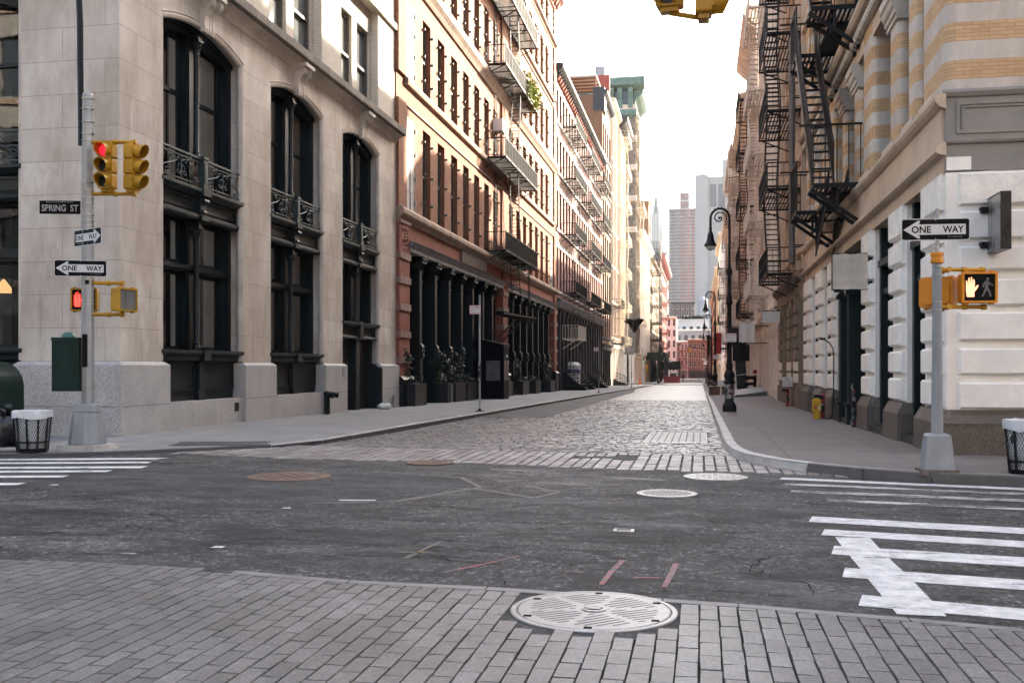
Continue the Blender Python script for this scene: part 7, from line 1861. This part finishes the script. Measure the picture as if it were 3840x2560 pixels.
sk = po.modifiers.new('skin', 'SKIN'); 
for i, v in enumerate(pe.skin_vertices[0].data): v.radius = [(.17,.12),(.17,.12),(.15,.1),(.06,.06),(.10,.11),(.1,.1),(.07,.07),(.05,.05),(.04,.04),(.1,.1),(.07,.07),(.05,.05),(.04,.04),(.06,.06),(.05,.05),(.04,.04),(.06,.06),(.05,.05),(.04,.04)][i]
pe.skin_vertices[0].data[0].use_root = True; po.modifiers.new('sub', 'SUBSURF').render_levels = 1
# ================================================================== END OF THE STREET AND THE TOWERS
def front(name, label, x0, x1, Y, z0, z1, rows, ncol, wallm, trimm, framem=None, depth=20, wf=.5, corn=True, shop=None):
    fr = FS(Y); t = thing(name, label, 'building', (x0, Y, z0))
    hs = []; bay = (x1-x0)/ncol
    for a, b in rows:
        for i in range(ncol): c = x0+bay*(i+.5); hs.append((c-bay*wf/2, c+bay*wf/2, a, b))
    m = MB(fr); m.wall(x0, x1, z0, z1, hs, .3); m.fr = W; m.box(x0, x1, Y+.4, Y+depth, z0, z1-.05); m.box(x0,x0+.3,Y+.02,Y+.5,z0,z1-.02); m.box(x1-.3,x1,Y+.02,Y+.5,z0,z1-.02); m.build('wall', wallm, t)
    if corn: m = MB(fr); m.mold([(0,z1-.6),(.3,z1-.5),(.6,z1-.1),(.6,z1+.3),(0,z1+.4)], x0-.1, x1+.1); m.build('cornice', trimm, t)
    if shop: m = MB(fr); m.box(x0+.4, x1-.4, z0, z0+3.4, -.3, .06); m.build('shopfront', shop, t)
    for h in hs: place_window(t, fr, h[0], h[2], -.28, h[1]-h[0], h[3]-h[2], [framem or M['whiteframe'], M['pane_far']], 'Sfar'+(framem or M['whiteframe']).name, meshf=sash_far)
    return t
G0 = -3.2
M['graf'] = plain('pink_white_graffiti_wall', (.50,.41,.41), .8, var=.25, sc=.8)
gw = front('graffiti_building', 'pink and white graffiti covered building at the end of the street', -9.0, -4.7, 400, G0, 11.5, [(2.2,4.2), (5.4,7.4), (8.4,10.4)], 3, M['graf'], M['white_stone'], shop=M['greyshop'])
m = MB(FS(400)); rs = random.getstate(); random.seed(9)
for k in range(14):
    cx, cz = random.uniform(-8.6,-5.1), random.choice((1.2,4.8,7.9,10.7)); pts = [(cx+random.uniform(-.7,.7), cz+random.uniform(-.4,.4), .05) for _ in range(5)]; m.path(pts, .09, 4)
m.build('painted_tag', M['black'], gw)
m = MB(FS(400))
for a, b in (((-8.8,9,.5),(-5,4.5,.5)), ((-8.6,4.8,.5),(-5,1,.5))): m.bar(a, b, .25)
for z in (8.1, 4.9, 1.7): m.box(-8.8,-4.9,z-.1,z+.1,.1,1.2)
m.build('fire_stair', M['fe_red'], gw)
random.setstate(rs)
front('red_brick_building', 'orange red four storey brick building at the end of the street', -4.6, 4.2, 400, G0, 12.2, [(1.6,4.0), (5.0,7.6), (8.4,10.8)], 5, plain('dull_orange_brick', (.19,.105,.082), .85, var=.25), M['sandstone'], shop=M['greyiron'])
front('pale_corner_building', 'cream corner building at the far left end of the street', -13.0, -9.1, 398, G0, 21, [(1+4.2*k, 3.6+4.2*k) for k in range(5)], 2, M['whiteiron'], M['cream2'])
front('grey_block', 'grey office block behind the end of the street', -10.5, 4.6, 440, G0, 17.5, [(9,11), (13,15.4)], 5, M['ironbeam'], M['white_stone'], M['darkframe'])
front('white_terrace_building', 'white terraced block with roof planting behind the grey block', -11.6, 3.9, 452, 0, 22.5, [(18.2,19.6)], 5, M['white_stone'], M['white_stone'], M['darkframe'])
tp = thing('roof_planting', 'strip of green planting on the white terraced block', 'plants', (-4, 452, 22.6))
m = MB(W); foliage(m, [(random.uniform(-8,2), 452.5, 23.1+random.uniform(0,.8)) for _ in range(60)], 900, .7, (.3,.3,.3)); m.build('foliage', M['ivy'], tp)
front('dark_brick_building', 'low dark brown brick building under the towers', -13.4, -2.4, 470, 0, 31.5, [(25.5,27.5), (28.6,30.4)], 5, plain('dark_maroon_brick', (.09,.055,.055), .8), M['greyiron'], M['whiteframe'])
t = thing('water_tank', 'grey wooden rooftop water tank with a conical cap', 'water tank', (1.3, 470, 24))
m = MB(W); m.lathe(1.3, 470, [(2.3,26),(2.3,32.2),(2.5,32.3),(.1,34.2)], 14); m.build('tank', M['poledgrey'], t)
m = MB(W)
for dx in (-1.6,1.6):
    for dy in (-1.6,1.6): m.box(1.3+dx-.15,1.3+dx+.15,470+dy-.15,470+dy+.15,10,26)
m.build('leg_frame', M['greyiron'], t)
M['tower_glass'] = glass('tower_blue_glass', (.16,.19,.22), .35, .12, sc=.05)
def tower_mat(name, wall, win, bw, bh, frac):
    t = NT(name); v = t.facade_vec()
    b = t.node('ShaderNodeTexBrick', i={'Vector': v, 'Color1': win, 'Color2': tuple(a*.6 for a in win), 'Mortar': wall, 'Scale': 1.0, 'Mortar Size': frac, 'Mortar Smooth': .02, 'Brick Width': bw, 'Row Height': bh}); b.offset = 0
    t.set(color=b.outputs[0], rough=.5); return t.m
M['bandgrey'] = plain('grey_concrete_band', (.30,.29,.285), .8, var=.1)
tw = thing('brick_tower', 'tall dark red brick and glass apartment tower with white floor lines', 'tower', (-15, 900, 0))
TM = tower_mat('tower_windows', (.19,.062,.052), (.13,.15,.18), 3.0, 3.05, .55)
for i, (x0, x1, dy, mt) in enumerate(((-27.4,-22.5,0,0), (-22.5,-17.6,-2,0), (-17.6,-12.6,0,1), (-12.6,-7.6,-2,1), (-7.6,-3.0,0,1))):
    m = MB(W); m.box(x0, x1, 900+dy, 930, -5, 141.5); m.mi = 1
    for k in range(47): m.box(x0-.1, x1+.1, 899.7+dy, 901+dy, 3*k, 3*k+.38)
    m.build('wing', [TM if mt else tower_mat('tower_windows_blue', (.10,.07,.075), (.10,.13,.16), 2.4, 3.05, .45), M['bandgrey']], tw)
m = MB(W); m.box(-17.8,-9.6,905,918,141,157); m.build('plant_room', TM, tw); m = MB(W); m.box(-17.9,-9.5,904.8,918.2,149.5,150.8); m.box(-17.9,-9.5,904.8,918.2,156.6,157.4); m.box(-27.6,-2.8,897.6,930.2,141.3,142.4); m.build('roof_band', M['bandgrey'], tw)
cs = plain('pale_concrete_panels', (.27,.263,.26), .85, var=.12, sc=.06, dirt=.2, streak=True)
sl_ = thing('concrete_slab_tower', 'windowless pale grey concrete slab tower', 'tower', (10, 800, 0))
for x0, x1, dy in ((-3.8,6.2,0), (6.2,19.5,3.5), (19.5,27,0)): m = MB(W); m.box(x0, x1, 800+dy, 840, -5, 152+(0 if dy else 1)); m.build('shaft', cs, sl_)
for x in (8.0, 14.2): m = MB(W); m.box(x, x+4.6, 803.2, 804, 128, 146); m.build('louvre', plain('dark_blue_louvre', (.055,.07,.085), .5) if x < 9 else bpy.data.materials['dark_blue_louvre'], sl_)
m = MB(W)
for x in (11.5, 13.8): m.box(x, x+.35, 803.1, 803.6, 0, 126)
m.build('shaft_rib', cs, sl_)
m = MB(W); m.lathe(2, 810, [(2.2,153),(1.4,157),(.1,160)], 8); m.build('roof_dish', M['white_stone'], sl_)
w_ = thing('gothic_tower', 'slender pale gothic skyscraper with a green pyramid spire', 'tower', (-55, 1300, 0))
WT = tower_mat('gothic_tower_windows', (.30,.295,.28), (.10,.115,.13), 3.6, 3.7, 1.25)
m = MB(W); m.box(-72,-38,1300,1330,-5,128); m.build('base_block', WT, w_)
m = MB(W); m.box(-66,-51.2,1298,1322,128,200); m.build('shaft', WT, w_)
m = MB(W); m.box(-51.2,-46.5,1300,1320,128,186); m.build('side_wing', WT, w_)
for x, z in ((-61.8,206), (-51.4,206), (-47.0,192), (-49.3,190)): m = MB(W); m.box(x-.6,x+.6,1297.4,1298.4,120,z-10); m.lathe(x, 1298, [(1.1,z-10),(1.1,z-5),(.1,z+2)], 6); m.build('pinnacle', M['white_stone'], w_)
M['pale_copper'] = plain('pale_copper_spire', (.075,.125,.11), .7, var=.2, sc=.2)
m = MB(W); m.lathe(-56.4, 1310, [(5.2,199),(4.3,203),(2.6,214),(2.0,216),(2.0,221),(1.3,222),(1.1,226),(.1,232)], 8); m.build('spire', M['pale_copper'], w_)
f_ = thing('pale_office_tower', 'pale stone office tower partly behind the concrete slab', 'tower', (30, 1000, 0))
FT = tower_mat('pale_tower_windows', (.26,.25,.245), (.12,.14,.16), 3.4, 3.8, 1.3)
m = MB(W); m.box(17,52,1000,1030,-5,186); m.build('shaft', FT, f_); m = MB(W); m.box(22,50,1004,1028,186,206); m.build('crown', FT, f_)
for x in (24, 32, 40): m = MB(W); m.box(x, x+4, 1003.4, 1004.2, 194, 204); m.build('louvre', M['tower_glass'], f_)
q_ = thing('glass_tower', 'dark blue glass tower sliver beside the gothic skyscraper', 'tower', (-38, 1100, 0))
m = MB(W); m.box(-48,-35,1100,1120,-5,127); m.build('shaft', M['tower_glass'], q_)
hz = thing('midrise_block', 'pale low block at the feet of the distant towers', 'building', (30, 560, 0)); m = MB(W); m.box(3.5,60,560,600,-5,48); m.build('wall', cs, hz)

# ================================================================== BUILDINGS BEHIND THE VIEWER (they close the junction and stand in the window reflections)
def rear(name, label, x0, x1, y1, H, mat, rows, n):
    fr = lambda u, v, w: (u, y1+w, v)
    t = thing(name, label, 'building', (x0, y1, 0)); hs = []; bay = (x1-x0)/n
    for a, b in rows:
        for i in range(n): c = x0+bay*(i+.5); hs.append((c-bay*.27, c+bay*.27, a, b))
    m = MB(fr); m.wall(x0, x1, 0, H, hs, .3); m.fr = W; m.box(x0+.02, x1-.02, y1-30, y1-.4, 0, H); m.build('wall', mat, t)
    m = MB(fr); m.mold([(0,H-.6),(.4,H-.4),(.7,H),(0,H+.3)], x0, x1)
    for a, b in rows: m.box(x0, x1, a-.45, a-.15, 0, .15)
    m.build('cornice', M['sandstone'], t)
    for h in hs: m = MB(fr); m.quad((h[0],h[2],-.25),(h[1],h[2],-.25),(h[1],h[3],-.25),(h[0],h[3],-.25)); m.build('window', M['pane_far'], t)
RW = [(1.0,4.2)]+[(6+4.5*k, 9+4.5*k) for k in range(4)]
rear('stone_corner_building', 'grey corner building across the side street, outside the picture to the left', -46, -12.6, -2.5, 25, M['grey_paint'], RW, 12)
rear('stone_corner_building', 'tan corner building across the side street, outside the picture to the right', 4.05, 34, -2.5, 22, M['tan_stone'], RW[:4], 11)
# ================================================================== CAMERA, SUN, SKY
cam = bpy.data.cameras.new('camera'); co = bpy.data.objects.new('camera', cam); COL.objects.link(co)
co.location = (0, 0, 1.6); co.rotation_euler = (PI/2, 0, D2R(10.6947))
cam.sensor_width = 36; cam.lens = 35.0; cam.shift_y = 95/3840; cam.clip_end = 9000; cam.clip_start = .05
SC.camera = co
SUN = Vector((1.3, 2.0, 1.2)).normalized()
el = math.asin(SUN.z); az = math.atan2(SUN.x, SUN.y)
sl = bpy.data.lights.new('sun', 'SUN'); so = bpy.data.objects.new('sun', sl); COL.objects.link(so)
so.rotation_euler = (-SUN).to_track_quat('-Z', 'Y').to_euler(); so.location = (60, 60, 80)
sl.energy = 3.9; sl.angle = D2R(.53); sl.color = (1.0, .88, .71)
w = bpy.data.worlds.new('World'); SC.world = w; w.use_nodes = True
nt = w.node_tree; bg = nt.nodes['Background']
sky = nt.nodes.new('ShaderNodeTexSky'); sky.sky_type = 'NISHITA'; sky.sun_disc = False
sky.sun_elevation = el; sky.sun_rotation = az; sky.air_density = 1.0; sky.dust_density = 4.0; sky.ozone_density = .6; sky.altitude = 0
# thin bright overcast veil: the sky keeps its gradient but loses most of its blue
hs = nt.nodes.new('ShaderNodeHueSaturation'); hs.inputs['Saturation'].default_value = .8
nt.links.new(sky.outputs[0], hs.inputs['Color']); nt.links.new(hs.outputs[0], bg.inputs[0]); bg.inputs[1].default_value = .115
SC.view_settings.view_transform = 'Standard'; SC.view_settings.look = 'None'; SC.view_settings.gamma = 1.0
SC.view_settings.use_curve_mapping = False
SC.view_settings.exposure = 2.8
cy = SC.cycles
cy.use_denoising = True
try: cy.denoiser = 'OPENIMAGEDENOISE'
except Exception: pass
cy.max_bounces = 8; cy.diffuse_bounces = 5; cy.glossy_bounces = 4; cy.transmission_bounces = 6; cy.transparent_max_bounces = 12
cy.caustics_reflective = False; cy.caustics_refractive = False; cy.sample_clamp_indirect = 6.0
cy.use_adaptive_sampling = True; cy.adaptive_threshold = .02

hz = MB(W); hz.box(-300, 300, -60, 1500, -6, 330)
ho = hz.build('haze', [NT('haze_air').m]); ho['kind'] = 'stuff'
hm = bpy.data.materials['haze_air']; hn = hm.node_tree; hn.nodes.clear()
out = hn.nodes.new('ShaderNodeOutputMaterial'); pv = hn.nodes.new('ShaderNodeVolumePrincipled'); pv.inputs['Color'].default_value = (.97,.97,.98,1); pv.inputs['Density'].default_value = .00008; pv.inputs['Anisotropy'].default_value = 0.0
hn.links.new(pv.outputs[0], out.inputs['Volume']); cy.volume_bounces = 1
